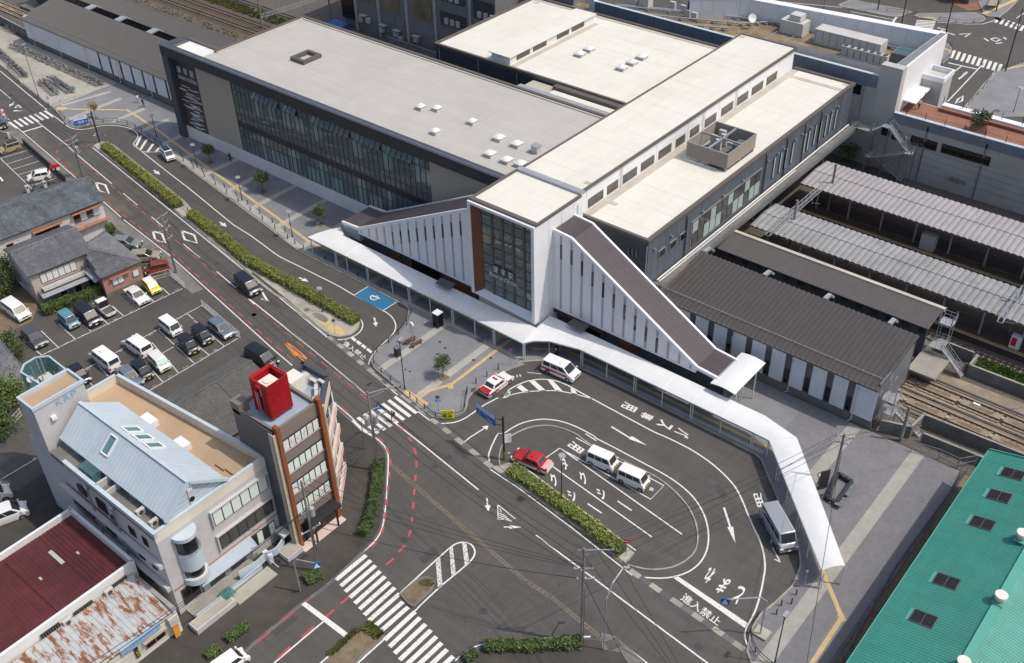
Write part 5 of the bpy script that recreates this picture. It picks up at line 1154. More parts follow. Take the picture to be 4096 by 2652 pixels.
for T_,y0,y1,yc in ((G1,116.0,122.6,119.3),(G2,130.6,138.4,134.6)):
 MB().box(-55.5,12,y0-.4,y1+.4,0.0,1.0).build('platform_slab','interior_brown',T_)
 for yy in (y0-.05,y1+.05): MB().box(-55,12,yy-.18,yy+.18,1.0,1.012).build('platform_line','platform_yellow',T_); MB().box(-55,12,yy-.42,yy-.3,1.0,1.01).build('platform_line','paint_worn',T_)
 for yy in (y0-.05,y1+.05): MB().bar((-55.4,yy-.0,5.05),(10,yy,5.05),.1,.18).build('eave_beam','galv_dark',T_)
 for k in range(13):
  xx=-53+k*5
  for yy in (yc-2.6,yc+2.6): MB().box(xx-.11,xx+.11,yy-.11,yy+.11,1,5.1).build('column','galv',T_)
  MB().bar((xx,y0,5.0),(xx,y1,5.0),.12,.2).build('cross_beam','galv_dark',T_)
MB().box(-48,-45.9,114.2-.0+2.6,117.3,1,2.9).build('platform_kiosk','mall_grey',G1)
for x in (-48.5,-32.2,-27.5): MB().box(x-.9,x+.9,117.5,118.0,1.35,1.5).build('platform_bench','bench_wood',G1)
v=thing('vending_machine','red and white vending machine on the grey canopy platform','vending machine',(-18.6,116.6,1.0)); MB().box(-19.2,-18.0,116.3,117.0,1.0,2.85).build('cabinet','sign_white',v); MB().box(-19.05,-18.45,116.26,116.3,1.4,2.6).build('front_panel','sign_red',v)
MB().box(-36.8,-34.8,131.0,132.2,1.0,3.4).build('platform_kiosk','mall_grey',G2)
# ---------------------------------------------------------------- tracks
def track(y0,x0,x1,parent,gauge=1.067,z=0.05,sleep=True,label=None):
 t=thing('railway_track',label,'railway track',((x0+x1)/2,y0,0))
 for s in (-1,1):
  MB().box(x0,x1,y0+s*gauge/2-.035,y0+s*gauge/2+.035,z+.14,z+.29).build('rail','rail_rust',t); MB().box(x0,x1,y0+s*gauge/2-.07,y0+s*gauge/2+.07,z+.12,z+.15).build('rail_foot','rail_rust',t)
 if sleep:
  n=int((x1-x0)/.75); me=MB().box(-.12,.12,-1.0,1.0,z,z+.13).mesh('sleeper','concrete_dark'); n=min(n,290)
  for k in range(n): o=mkobj('sleeper',me,t); o.location=((k+.5)*(x1-x0)/n+x0-(x0+x1)/2,0,0)
 return t
track(113.4,-60,5,None,label='ballasted railway track beside the grey platform canopy'); track(125.0,-60,5,None,label='railway track between the grey and the pinkish canopies, nearer side'); track(128.2,-60,5,None,label='railway track between the grey and the pinkish canopies, farther side')
track(127.4,-260,-150,None,label='rusty railway track left of the station hall, nearer side'); track(130.6,-260,-150,None,label='rusty railway track left of the station hall, farther side'); track(137.5,-260,-150,None,label='railway track along the dark building at the top'); 
MB().poly([(-262,125.6,.02),(-140,125.6,.02),(-140,132.4,.02),(-262,132.4,.02)]).build('rusty_ballast','ballast_rust',railbed)
# slab tracks at lower right and far left
def slab(x0,x1,yc,lab):
 t=thing('slab_track',lab,'railway track',((x0+x1)/2,yc,0))
 MB().box(x0,x1,yc-1.5,yc+1.5,0.0,.3).build('track_base','slab_track',t); n=int((x1-x0)/5)
 for k in range(n):
  a=x0+k*5; MB().box(a+.05,a+4.6,yc-1.1,yc+1.1,.3,.44).build('slab','slab_track',t); MB().tube([(a+4.82,yc,.3),(a+4.82,yc,.47)],.26,12).build('stopper','concrete',t)
  MB().box(a+.9,a+3.7,yc-.28,yc+.28,.441,.446).build('slab_recess','soil',t)
 for s in (-1,1):
  MB().box(x0,x1,yc+s*.7175-.04,yc+s*.7175+.04,.47,.62).build('rail','rail_rust',t)
  me=MB().box(-.12,.12,-.17,.17,.44,.5).mesh('rail_fastener','rail_rust')
  for k in range(int((x1-x0)/.65)): o=mkobj('rail_fastener',me,t); o.location=(x0+(k+.5)*.65-(x0+x1)/2,s*.7175,0)
slab(-55,-2,103.6,'slab railway track coming out from under the dark roof, farther side'); slab(-55,-2,99.9,'slab railway track coming out from under the dark roof, nearer side')
sheet('slab_track_bed',[(-55,96.9),(0,97.6),(0,108.6),(-55,106.8)],0.02,'slab_track')
cb=MB()
for y in (101.75,105.6,98.1): MB().box(-26,-2,y-.12,y+.12,.3,.42).build('cable_trough','equip_dark',railbed)
random.seed(5)
for k in range(34): 
 x=-25+random.choice((0,9.2))+random.uniform(0,3.2); y=random.choice((101.6,97.95,105.3)); MB().cbox((x,y,.5),.35,.12,.08,rz=.5).build('balise_pad','equip_dark',railbed)
MB().box(-18.8,-18.0,103.9,104.2,.44,.56).build('marker_plate','sign_white',railbed)
slab(-262,-212,103.2,'slab railway track at the far top left corner')
# concrete barrier walls
def cwall(pts,h,w,lab,m='concrete_dark',panel=2.0):
 P=[V((p[0],p[1],0)) for p in pts]; t=thing('concrete_wall',lab,'wall',tuple(P[0]))
 for i in range(len(P)-1):
  l=(P[i+1]-P[i]).length; n=max(1,round(l/panel)); d=(P[i+1]-P[i]).normalized()
  for k in range(n):
   a=P[i]+d*(l*k/n+.015); b=P[i]+d*(l*(k+1)/n-.015); MB().bar(a+V((0,0,h/2)),b+V((0,0,h/2)),w,h).build('wall_panel',m,t)
   MB().bar(a+V((0,0,h+.04)),b+V((0,0,h+.04)),w+.06,.08).build('coping','concrete',t)
   MB().box(a.x-.08,a.x+.08,a.y-w/2-.06,a.y-w/2,0,h).build('pilaster','concrete_dark',t)
 return t
cwall([(-26.2,111.8),(-21.8,111.8)],1.6,.2,'concrete barrier wall at the end of the brown platform roof'); cwall([(-21.3,111.6),(-21.4,109.2),(2,109.6)],1.6,.2,'concrete barrier wall between green weeds and slab track')
cwall([(-25.4,93.3),(-22.4,94.3),(-22.1,97.2),(2,98.2)],1.7,.2,'concrete barrier wall along the near side of the slab tracks'); cwall([(-21,94.6),(-3,95.4)],1.3,.2,'concrete wall behind the mesh fence beside the green roof')
cwall([(-262,99.6),(-213.5,96.8)],2.0,.2,'concrete barrier wall above the bicycles at the far left'); cwall([(-152,140.6),(-120,140.6)],1.2,.15,'low wall in front of the dark building behind the tracks','mall_dark')
# weeds
def weeds(name,pts,n,m,h=.5,lab='low green weeds',z=.02,seed=1):
 random.seed(seed); P=[V((p[0],p[1],0)) for p in pts]; tris=tessellate_polygon([P]); ar=[((P[t[1]]-P[t[0]]).cross(P[t[2]]-P[t[0]])).length for t in tris]; mb=MB()
 for k in range(n):
  t=random.choices(tris,ar)[0]; a,b=random.random(),random.random()
  if a+b>1: a,b=1-a,1-b
  p=P[t[0]]+(P[t[1]]-P[t[0]])*a+(P[t[2]]-P[t[0]])*b; p.z=z
  for j in range(4):
   an=random.uniform(0,6.28); l=h*random.uniform(.5,1.3); w=.05+.1*h*random.random(); d=V((math.cos(an),math.sin(an),0)); s=V((-d.y,d.x,0))*w
   q=p+V((random.uniform(-.15,.15),random.uniform(-.15,.15),0)); mid=q+d*l*.35+V((0,0,l*.7)); mb.add([q-s,q+s,mid+s*.8,q+d*l*.8+V((0,0,l*.75)),mid-s*.8],[(0,1,2,3,4)])
 return mb.build(name,m,kind='stuff',label=lab,cat='weeds')
weeds('weeds',[(-21.2,112.6),(2,112.4),(2,110.0),(-21.2,109.9)],2600,'leaf_bright',.75,'bright green weeds on the strip beside the railway track',seed=2)
weeds('weeds',[(-240,113.5),(-150,113.5),(-146,120),(-240,119)],2600,'grass',.5,'dry green weeds beside the rusty tracks at the top left',seed=3); weeds('weeds',[(-250,133),(-166,133),(-160,136.2),(-250,136.2)],2200,'grass',.5,'yellowish weeds between the tracks and the dark building',seed=4)
weeds('weeds',[(-250,121.5),(-150,121),(-150,125),(-250,125)],700,'grass_dry',.35,'sparse dry weeds on gravel near the rusty tracks',seed=6)
# ---------------------------------------------------------------- platform building, left (white wall, dark roof)
PL=thing('platform_building','long white-walled platform building with dark roof at the upper left','building',(-182,95.7,0))
MB().box(-212.3,-151.8,95.9,96.1,1.1,5.2).build('wall','groove_dark',PL); MB().box(-212.4,-151.8,95.75,96.1,0,1.1).build('plinth','concrete_dark',PL); MB().box(-212.4,-212.2,96.1,103,0,5.6).build('gable_wall','wall_bluewhite',PL)
MB().box(-212.3,-185.57,95.78,95.9,1.15,5.15).build('wall_panel','wall_bluewhite',PL)
dk=[(690,500),(768,535),(840,560),(920,600),(995,640),(1075,675),(1160,700)]
xs=[]
for x,y in ((690,440),(768,480),(840,510),(915,545),(992,575),(1070,615),(1155,650)): xs.append(QY(1,x,y,95.8).x)
prev=-185.57
for i,x in enumerate(xs):
 if x-.35>prev+.1: 
  w=MB().box(prev+.02,x-.35,95.78,95.9,1.15,5.15).build('wall_panel','wall_bluewhite',PL)
 wo=MB().box(x-.28,x+.28,95.82,95.92,1.3,3.6).build('window','frame_dark',PL); MB().box(x-.2,x+.2,95.8,95.825,1.4,3.5).build('pane','glass_black',wo); prev=x+.35
MB().box(prev,-151.9,95.78,95.9,1.15,5.15).build('wall_panel','wall_bluewhite',PL)
ribbed_roof(PL,-213,-151.7,95.45,5.22,104.2,7.1,0.42,'metal_brown_dk',0.05,rw=.09); MB().bar((-213,95.42,5.16),(-151.7,95.42,5.16),.14,.2).build('eave_gutter','roof_edge',PL); MB().tube([(-212.5,96.7,5.6),(-152,96.7,5.6)],.03,6).build('snow_rail','galv',PL)
MB().box(-212.2,-151.8,103.9,104.1,0,6.9).build('wall','wall_slate_dark',PL)
for x,y0_,y1_ in ((205,185,350),(390,270,440),(580,355,530),(800,455,635),(1020,555,735)):
 p=QY(1,x,y0_,95.5); MB().tube([(p.x+.3,95.55,5.0),(p.x,95.5,4.7),(p.x,95.5,.3),(p.x-.3,95.2,.2)],.07,8).build('downpipe','pipe_white',PL)
PL2=thing('platform_roof','second dark platform roof behind the white-walled building, upper left','roof',(-182,110,0))
ribbed_roof(PL2,-232,-142.4,107.6,6.1,112.6,6.7,0.42,'metal_brown_dk',0.05,rw=.09); MB().box(-232,-142.4,112.5,112.9,6.4,6.75).build('ridge_cap','roof_edge',PL2); MB().box(-230,-142.4,108.2,108.4,0.5,6.0).build('screen_wall','wall_slate_dark',PL2); MB().box(-232,-142.4,104.9,112.5,0,.9).build('platform_slab','concrete_dark',PL2)
for x,y in ((660,55),(860,135),(1075,220)):
 p=Q(1,x,y,6.6); b=MB(); b.bar((p.x,104.3,7.0),(p.x,106.2,7.2),1.6,.25); b.bar((p.x,106.2,7.2),(p.x,107.2,6.6),1.6,.2); b.build('roof_bracket','galv',PL)
# ---------------------------------------------------------------- steel service stairs at the gable ends
def steps(t,a,b,w,name='stair_flight',m='galv'):
 a=V(a);b=V(b); d=(b-a); h=V((d.x,d.y,0)).normalized(); n=V((-h.y,h.x,0))*w/2
 mb=MB()
 for s in (-1,1): mb.bar(a+n*s,b+n*s,.06,.22); mb.tube([a+n*s+V((0,0,1)),b+n*s+V((0,0,1))],.025,6); mb.tube([a+n*s+V((0,0,.55)),b+n*s+V((0,0,.55))],.02,6)
 k=max(3,int(abs(d.z)/.2))
 for i in range(k+1): p=a.lerp(b,i/k); mb.bar(p-n,p+n,.26,.03)
 for i in range(0,k+1,4):
  p=a.lerp(b,i/k)
  for s in (-1,1): mb.tube([p+n*s,p+n*s+V((0,0,1))],.025,5)
 return mb.build(name,m,t)
def deck(t,x0,x1,y0,y1,z,rails=True,m='galv'):
 mb=MB(); mb.box(x0,x1,y0,y1,z-.08,z)
 if rails:
  for zz in (.5,1.0): mb.tube([(x0,y0,z+zz),(x1,y0,z+zz),(x1,y1,z+zz),(x0,y1,z+zz)],.025,6)
  for x,y in ((x0,y0),(x1,y0),(x1,y1),(x0,y1),((x0+x1)/2,y0),((x0+x1)/2,y1)): mb.tube([(x,y,z),(x,y,z+1)],.028,6)
 return mb.build('landing',m,t)
s1=thing('service_stair','galvanised steel ladder stair at the near gable of the dark roof','stairs',(-25.2,95,0))
deck(s1,-26.2,-24.6,93.6,95.4,4.3); steps(s1,(-25.2,95.2,2.4),(-21.6,95.4,0.1),.7); deck(s1,-26.2,-24.6,93.8,95.4,2.4)
for x,y in ((-26.1,93.7),(-24.7,93.7),(-24.7,95.3),(-26.1,95.3)): MB().tube([(x,y,0),(x,y,6.4)],.05,6).build('stair_post','galv',s1)
mb=MB(); mb.tube([(-25.8,93.9,4.3),(-25.8,93.9,7.2),(-25.8,94.4,7.6),(-25.8,94.9,7.2)],.03,6); mb.tube([(-25.3,93.9,4.3),(-25.3,93.9,7.2),(-25.3,94.4,7.6),(-25.3,94.9,7.2)],.03,6)
for k in range(9): mb.tube([(-25.8,93.9,4.5+.3*k),(-25.3,93.9,4.5+.3*k)],.02,5)
mb.build('ladder','galv',s1)
s2=thing('service_stair','galvanised steel ladder stair at the end of the brown platform roof','stairs',(-25.5,110,0))
deck(s2,-26.4,-24.8,110,111.6,5.2); deck(s2,-26.3,-24.7,108,110,2.9); steps(s2,(-24.8,108.6,2.9),(-21.8,108.4,.3),.8)
for x,y in ((-26.3,110.1),(-24.9,110.1),(-24.9,111.5),(-26.3,111.5)): MB().tube([(x,y,0),(x,y,6.6)],.05,6).build('stair_post','galv',s2)
MB().box(-26.9,-23.5,103.6,108.3,1.6,1.9).build('platform_slab','concrete',s2)
s3=thing('service_stair','galvanised steel escape stair against the grey wall beside the bridge','stairs',(-52,150,0))
deck(s3,-57,-53,148.4,150.2,7.0); steps(s3,(-53,149.3,7.0),(-51.4,149.4,8.3),1.2); deck(s3,-51.6,-50.4,148.6,150.2,8.3); steps(s3,(-50.4,149.3,8.3),(-46.9,149.0,5.4),1.2); deck(s3,-47.2,-46.0,148.0,150.0,5.4); steps(s3,(-47.0,148.4,5.4),(-52.0,148.3,3.2),1.1); deck(s3,-53.0,-52.0,147.6,149.8,3.2); steps(s3,(-52,149.1,3.2),(-47,149.1,.4),1.1)
for x,y in ((-53,148.5),(-53,150.1),(-50.4,148.5),(-46.1,148.1),(-46.1,149.9),(-52.9,147.7)): MB().tube([(x,y,0),(x,y,8.2 if x<-47 else 6)],.08,6).build('stair_post','galv_dark',s3)
for a,b in (((-53,148.5,3),(-53,150.1,6)),((-53,148.5,7),(-50.4,148.5,4)),((-46.1,148.1,1),(-46.1,149.9,5))): MB().tube([a,b],.04,5).build('brace','galv_dark',s3)
# ---------------------------------------------------------------- shopping centre behind the tracks
ML=thing('commercial_building','large grey commercial building with cluttered flat roof behind the platforms','building',(-85,151,0))
MB().prism([(-124,150.9),(-51.1,150.9),(-51.1,167.9),(-84.4,164.1),(-93,158.7),(-112,153.2),(-124,152.8)],0,13.0).build('wall','mall_grey',ML)
MB().box(-108.4,-54.4,150.8,151.2,13,15.0).build('parapet','mall_blue',ML); MB().box(-108.5,-54.3,150.7,151.3,15.0,15.1).build('parapet_cap','roof_skyblue',ML)
MB().prism([(-124,151.2),(-51.2,151.2),(-51.2,167.8),(-84.4,164.0),(-93,158.6),(-112,153.1),(-124,152.7)],13.0,13.1).build('roof','rooftop_moss',ML)
for k in range(14): MB().box(-107+k*3.9,-106.94+k*3.9,150.72,150.8,7,15).build('panel_joint','mall_dark',ML)
# pale screen wall along the far side of the roof
W0,W1,W2=V((-120,148+8,0)),V((-84.4,163.9,0)),V((-51.6,167.9,0))
far=[V((-112,146.8+6,0)),V((-93,158.5,0)),W1,W2]
for i in range(1,3):
 a,b=far[i],far[i+1]; n=12 if i==2 else 5; d=(b-a)/n
 for k in range(n):
  p=a+d*k; q=a+d*(k+1)-d.normalized()*.03; MB().bar(p+V((0,0,14.8)),q+V((0,0,14.8)),.25,3.4).build('screen_panel','wall_bluewhite',ML)
 MB().bar(a+V((0,0.6,16.6)),b+V((0,0.6,16.6)),1.6,.25).build('screen_cap','panel_white',ML)
MB().prism([(-52.6,152.4),(-50.9,152.4),(-51.0,168.2),(-52.2,168.2)],0,16.9).build('end_wall','panel_white',ML)
MB().prism([(-52.5,152.5),(-51.2,152.5),(-51.2,168.0),(-52.1,168.0)],16.9,16.96).build('end_cap','mall_dark',ML)
MB().box(-54.4,-50.9,150.85,152.4,0,16.9).build('end_wall','mall_grey',ML)
# terrace
MB().box(-50.8,12,150.5,158.0,0,9.4).build('terrace_wall','mall_grey',ML); MB().box(-50.7,12,151.0,157.6,9.4,9.5).build('terrace_floor','terracotta',ML)
MB().box(-50.8,12,150.4,151.0,8.6,10.15).build('terrace_parapet','mall_blue',ML); MB().box(-50.8,12,150.35,151.05,10.15,10.22).build('parapet_cap','roof_skyblue',ML); MB().box(-46,12,157.0,158.2,8.6,10.3).build('terrace_parapet','panel_white',ML)
MB().box(-46,12,156.3,156.9,9.5,10.0).build('planter','terracotta',ML)
for k in range(16):
 for yy,zz in ((150.7,10.2),(157.6,10.3)): MB().tube([(-49+k*3.0,yy,zz),(-49+k*3.0,yy,zz+1.1)],.05,6).build('fence_post','pole_black',ML)
MB().tube([(-49,150.7,10.9),(-4,150.7,10.9)],.02,5).build('fence_wire','pole_black',ML)
for x in (-45.2,-36.3,-28): MB().box(x-.12,x+.12,150.4,150.5,0,9.4).build('pilaster','mall_dark',ML)
for (x0,y0_,x1,y1_) in ((1110,945,1285,1015),(1320,1000,1648,1120)):
 a=QY(4,x0,y0_,150.5); b=QY(4,x1,y1_,150.5); z=(a.z+b.z)/2; wo=MB().box(a.x,b.x,150.42,150.52,z-.75,z+.75).build('window','frame_dark',ML); n=4 if x0<1200 else 6
 for k in range(n): u=a.x+(b.x-a.x)*k/n; v_=a.x+(b.x-a.x)*(k+1)/n; MB().box(u+.06,v_-.06,150.39,150.425,z-.5,z+.4).build('pane','glass_black',wo)
p=QY(4,738,610,150.8); MB().box(p.x-.7,p.x+.7,150.78,150.88,p.z-.8,p.z+.8).build('window','glass_black',ML)
for x,y in ((935,895),(1005,925)):
 p=QY(4,x,y,150.5); MB().box(p.x-.6,p.x+.6,150.42,150.5,p.z-.8,p.z+.8).build('window','glass_black',ML)
for x,y in ((1390,1222),(1430,1235),(1470,1247)):
 p=QY(4,x,y,150.4); MB().box(p.x-.25,p.x+.25,150.1,150.5,p.z-.3,p.z+.3).build('vent_hood','mall_dark',ML)
# white flat canopy and stair cube at the corner
MB().prism([(-51.0,153.6),(-48.8,153.4),(-49.2,160.2),(-51.0,160.4)],10.9,11.1).build('corner_canopy','panel_white',ML); MB().box(-51,-47.6,160.4,164.5,0,12.2).build('stair_block','mall_grey',ML); mb=MB(); ring(mb,-51.2,-47.5,160.3,164.7,12.2,13.0,.25); mb.build('stair_parapet','wall_bluewhite',ML)
# roof plant
def unit(x,y,w,d,h,m='equip',name='roof_unit',fans=0,z=13.1):
 o=MB().box(x-w/2,x+w/2,y-d/2,y+d/2,z+.15,z+.15+h).build(name,m,ML); MB().box(x-w/2-.1,x+w/2+.1,y-d/2-.05,y+d/2+.05,z,z+.15).build('unit_plinth','concrete',o)
 for k in range(fans): MB().tube([(x-w/2+w*(k+.5)/fans,y,z+.15+h),(x-w/2+w*(k+.5)/fans,y,z+.25+h)],min(w/fans,d)*.38,14).build('fan','equip_dark',o)
 return o
unit(-74.8,163,4.2,2.6,2.2); unit(-74.6,163.2,2.0,2.0,1.0,z=15.3); u=unit(-64.4,162.2,11.5,2.8,2.4)
for k in range(9): MB().box(-69.9+k*1.28,-69.85+k*1.28,160.78,160.82,13.4,15.6).build('panel_joint','equip_dark',u)
for k in range(7): unit(-63.8+k*1.12,159.4,.98,.95,1.5,fans=1)
o=unit(-55.4,162.8,3.0,3.4,1.5,'galv_dark'); MB().box(-56.6,-54.2,161.3,164.2,14.76,14.8).build('skylight_glass','glass_green',o)
for x,y in ((-95.0,159.9),(-93.2,158.4),(-91.6,158.1),(-97.5,160.3)): unit(x,y,1.1,.5,1.2,fans=0)
unit(-93.4,161.0,1.9,1.6,2.0,'equip_dark'); unit(-101.5,157.6,2.0,1.6,2.2); unit(-103.8,157.3,1.5,1.4,1.9)
for k,(a,b) in enumerate((((-106,154.6),(-84,163.2)),((-106,155.2),(-84.2,163.7)),((-100,153.8),(-84,160.2)),((-95,152.8),(-84,157.2)),((-84,160),(-78,166)),((-90,161.8),(-72,165.6)),((-72,165.8),(-54,167.0)),((-72,165.4),(-54,166.4)))):
 MB().tube([(*a,13.6),(*b,13.6)],.13,8).build('roof_pipe','galv',ML)
 for j in range(6): q=V((*a,0)).lerp(V((*b,0)),(j+.5)/6); MB().box(q.x-.4,q.x+.4,q.y-.3,q.y+.3,13.1,13.45).build('pipe_support','concrete',ML)
for k in range(9): MB().tube([(-72.5,155.2+k*.25,13.5+.12*(k%3)),(-55.2,155.4+k*.27,13.5+.12*(k%3))],.06,6).build('roof_pipe','steel',ML)
for k in range(9): MB().box(-71.5+k*2-.4,-71.5+k*2+.4,152.6,153.4,13.1,13.5).build('pipe_support','concrete',ML)
for k in range(7): MB().tube([(-79,152.3+k*.55,14.0),(-72.6,152.3+k*.6,14.0)],.05,6).build('roof_pipe','steel',ML)
for x in (-79,-75.8,-72.6): MB().tube([(x,152,14.6),(x,158.5,14.6)],.05,6).build('roof_rail','steel',ML)
d=MB(); d.tube([(-81.8,160.6,13.1),(-81.8,160.6,15.2)],.06,6); d.build('antenna_mast','galv',ML)
d=MB(); n=12; vs=[(-81.6,160.3,15.0)]; ax=V((.75,-.5,.45)).normalized(); a_=ax.orthogonal().normalized(); b_=ax.cross(a_)
for k in range(n): vs.append(tuple(V((-81.6,160.3,15.0))+ax*.2+a_*(.75*math.cos(2*math.pi*k/n))+b_*(.75*math.sin(2*math.pi*k/n))))
d.add(vs,[(0,k+1,(k+1)%n+1) for k in range(n)]); d.build('dish_antenna','dish_white',ML)
MB().tube([(-82.4,157,13),(-82.4,157,20)],.05,6).build('antenna_mast','galv',ML)
# left darker wing of the mall
MD=thing('commercial_building','tall dark grey commercial building wing at the top centre','building',(-140,142,0))
MB().box(-166,-124.0,142,170,0,22).build('wall','mall_dark',MD); MB().box(-124,-113,151.2,170,13,22).build('wall','mall_dark',MD); MB().box(-109.0,-108.0,150.6,152,8,17).build('corner_pier','wall_bluewhite',MD)
for x in (-162.2,-155.3,-147.2,-139.4,-130.2): MB().box(x-.25,x+.25,141.7,142,0,22).build('pilaster','mall_grey',MD)
for x0,x1,z0,z1 in ((-160.8,-156.2,6.4,10),(-153.8,-149.2,6.2,10),(-145.4,-140.4,6.4,11.5)): MB().box(x0,x1,141.9,142.0,z0,z1).build('blind_window','rooftop_moss',MD)
for x0,x1,z0,z1 in ((-138.0,-131.4,6.8,9.4),(-129.4,-124.4,10,13.5),(-138,-131.4,11.5,14),(-129.4,-124.2,5.2,7.4)):
 r=MB().box(x0,x1,141.85,142.0,z0,z1).build('plant_recess','equip_dark',MD)
 for k in range(3): MB().box(x0+1.3+k*1.5,x0+2.2+k*1.5,141.5,141.9,z0+.4,z0+1.5).build('condenser_unit','equip',r)
 for j in range(4): MB().bar((x0,141.75,z0+.2+j*.3),(x1,141.75,z0+.2+j*.3),.04,.04).build('guard_rail','galv_dark',r)
for x0,x1,z0,z1 in ((-153.6,-151.2,3.6,5),(-150.6,-148.3,3.6,5),(-145,-140,3.4,4.6)): MB().box(x0,x1,141.9,142,z0,z1).build('window','mall_blue',MD)
for x,z in ((-160.5,2.2),(-158.4,2.4),(-154.5,1.4),(-150.5,1.4),(-149.3,.5),(-144.8,1.6)): MB().box(x-.5,x+.5,141.2,141.9,z,z+1.0).build('condenser_unit','equip',MD); 
for x,z in ((-159.5,3.8),(-153.9,3.0),(-150,2.8),(-144.6,2.9)): MB().bar((x-.9,141.3,z),(x+.9,141.3,z),1.0,.06).build('awning','mall_grey',MD)
MB().box(-166.0,-162.6,141.4,142,2,9).build('stair_recess','glass_black',MD)
for z in (10.6,12.6): MB().bar((-121.5,150.2,z),(-112.3,150.2,z),1.6,.15).build('balcony','galv_dark',MD)
for k in range(5): MB().tube([(-121.5,149.4,11+.25*k),(-112.3,149.4,11+.25*k)],.03,5).build('balcony_rail','galv',MD)
steps(MD,(-120,149.8,10.6),(-115,149.8,8.0),.9)
MB().box(-168,-163.5,138,141,0,1.2).build('tarpaulin','blue_tarp',MD)
# far east building corner with red brick apron
FE=thing('shop_building','dark building with brick-red forecourt at the top right corner','building',(-66,232,0))
a=Q(4,1390,0,0); MB().prism([tuple(Q(4,*p)[:2]) for p in ((1420,-10),(1500,30),(1600,0),(1600,-160),(1300,-160))],0,9).build('wall','mall_dark',FE); MB().poly([(p.x,p.y,.02) for p in QL(4,[(1380,20),(1500,75),(1590,65),(1680,20),(1500,-40)])]).build('forecourt','terracotta',FE)
steps(FE,Q(4,1660,40,0),Q(4,1690,-5,2.5),2.2,'stair_flight','concrete_pale')
MB().prism([tuple(Q(4,*p)[:2]) for p in ((700,-60),(1000,-20),(1380,-20),(1380,-200),(700,-200))],0,8).build('wall','mall_dark',FE)
# east pavements
for pts in ([(1300,275),(1370,305),(1390,350),(1380,390),(1300,450),(1260,440)],[(1883,430),(1690,500),(1490,730),(1500,800),(1900,800)],[(1290,145),(1480,160),(1600,150),(1630,130),(1560,90),(1150,95),(1120,110)],[(1883,-40),(1720,0),(1560,-10),(1620,110),(1700,120),(1770,75)],[(700,0),(1130,80),(1000,120),(600,40)],):
 mb=MB(); mb.prism([p[:2] for p in QL(4,pts)],-.04,.1); pv=mb.build('east_pavement','paving',kind='structure'); P=QL(4,pts); kerb_row(P+[P[0]],pv,L=2.0,w=.25,top=.12)
MB().strip(QL(4,[(1310,330),(1370,345),(1380,375)]),.6,.11).build('tactile_strip','tactile',pv); MB().strip(QL(4,[(1760,475),(1883,450)]),.6,.11).build('tactile_strip','tactile',pv)
MB().strip(QL(4,[(1160,120),(1260,125),(1280,140)]),.5,.11).build('tactile_strip','tactile',pv); MB().strip(QL(4,[(1600,100),(1850,-10)]),.9,.11).build('tactile_strip','tactile',pv)
# ---------------------------------------------------------------- west-side buildings
def winX(t,X,y0,y1,z0,z1,n,fm='frame_dark',pm_='glass_dark',dep=.08,name='window',gap=.13,sgn=1):
 wo=MB().box(X-.1*sgn,X+dep*sgn,y0,y1,z0,z1).build(name,fm,t)
 for k in range(n):
  a=y0+.06+(y1-y0-.12)*k/n; b=y0+.06+(y1-y0-.12)*(k+1)/n; m=pm_ if isinstance(pm_,str) else pm_[k%len(pm_)]
  MB().box(X+dep*sgn-.005,X+(dep+.02)*sgn,a+gap/2,b-gap/2,z0+.08,z1-.08).build('pane',m,wo)
 return wo
def winY(t,Y,x0,x1,z0,z1,n=1,fm='frame_dark',pm_='glass_black',dep=.06,name='window'):
 wo=MB().box(x0,x1,Y-dep,Y+.1,z0,z1).build(name,fm,t)
 for k in range(n):
  a=x0+.05+(x1-x0-.1)*k/n; b=x0+.05+(x1-x0-.1)*(k+1)/n; MB().box(a+.03,b-.03,Y-dep-.02,Y-dep+.005,z0+.07,z1-.07).build('pane',pm_ if isinstance(pm_,str) else pm_[k%len(pm_)],wo)
 return wo
def acunit(t,x,y,z,rz=0,s=1.0):
 o=MB().cbox((x,y,z+.35*s),.85*s,.36*s,.66*s,rz).build('air_conditioner','equip',t); c=V((x,y,z+.35*s))+V((math.sin(rz),-math.cos(rz),0))*.185*s
 MB().tube([c,c+V((math.sin(rz),-math.cos(rz),0))*.02],.24*s,12).build('fan_grille','equip_dark',o); return o
K=thing('office_building','pale office block with sky-blue gabled roof, tan flat roof and lettered stair tower','building',(-78,34,0))
fp=[(-66.9,27.4),(-66.85,40.4),(-89.6,38.6),(-89.6,27.8)]
MB().prism(fp,0.05,10.3).build('wall','stucco_white',K)
MB().prism([(-67.3,34.0),(-67.2,40.1),(-89.3,38.3),(-89.3,34)],10.3,10.42).build('flat_roof','tan_roof',K)
for a,b in (((-66.9,27.4),(-66.85,40.4)),((-66.85,40.4),(-89.6,38.6)),((-89.6,38.6),(-89.6,33))):
 a=V((*a,0));b=V((*b,0)); n=V((-(b-a).y,(b-a).x,0)).normalized()*.16
 MB().bar(a+n+V((0,0,10.9)),b+n+V((0,0,10.9)),.3,1.22).build('parapet','stucco_cream',K); MB().bar(a+n+V((0,0,11.54)),b+n+V((0,0,11.54)),.36,.07).build('parapet_cap','roof_skyblue',K)
MB().box(-82.0,-66.9,27.4,27.7,10.9,11.5).build('parapet','stucco_white',K); MB().box(-82,-66.9,27.35,27.75,11.5,11.57).build('parapet_cap','roof_skyblue',K); MB().box(-75.2,-75.0,27.7,29.1,10.9,11.5).build('parapet','stucco_white',K); MB().box(-76.6,-76.4,27.7,29.1,10.9,11.7).build('parapet','stucco_white',K)
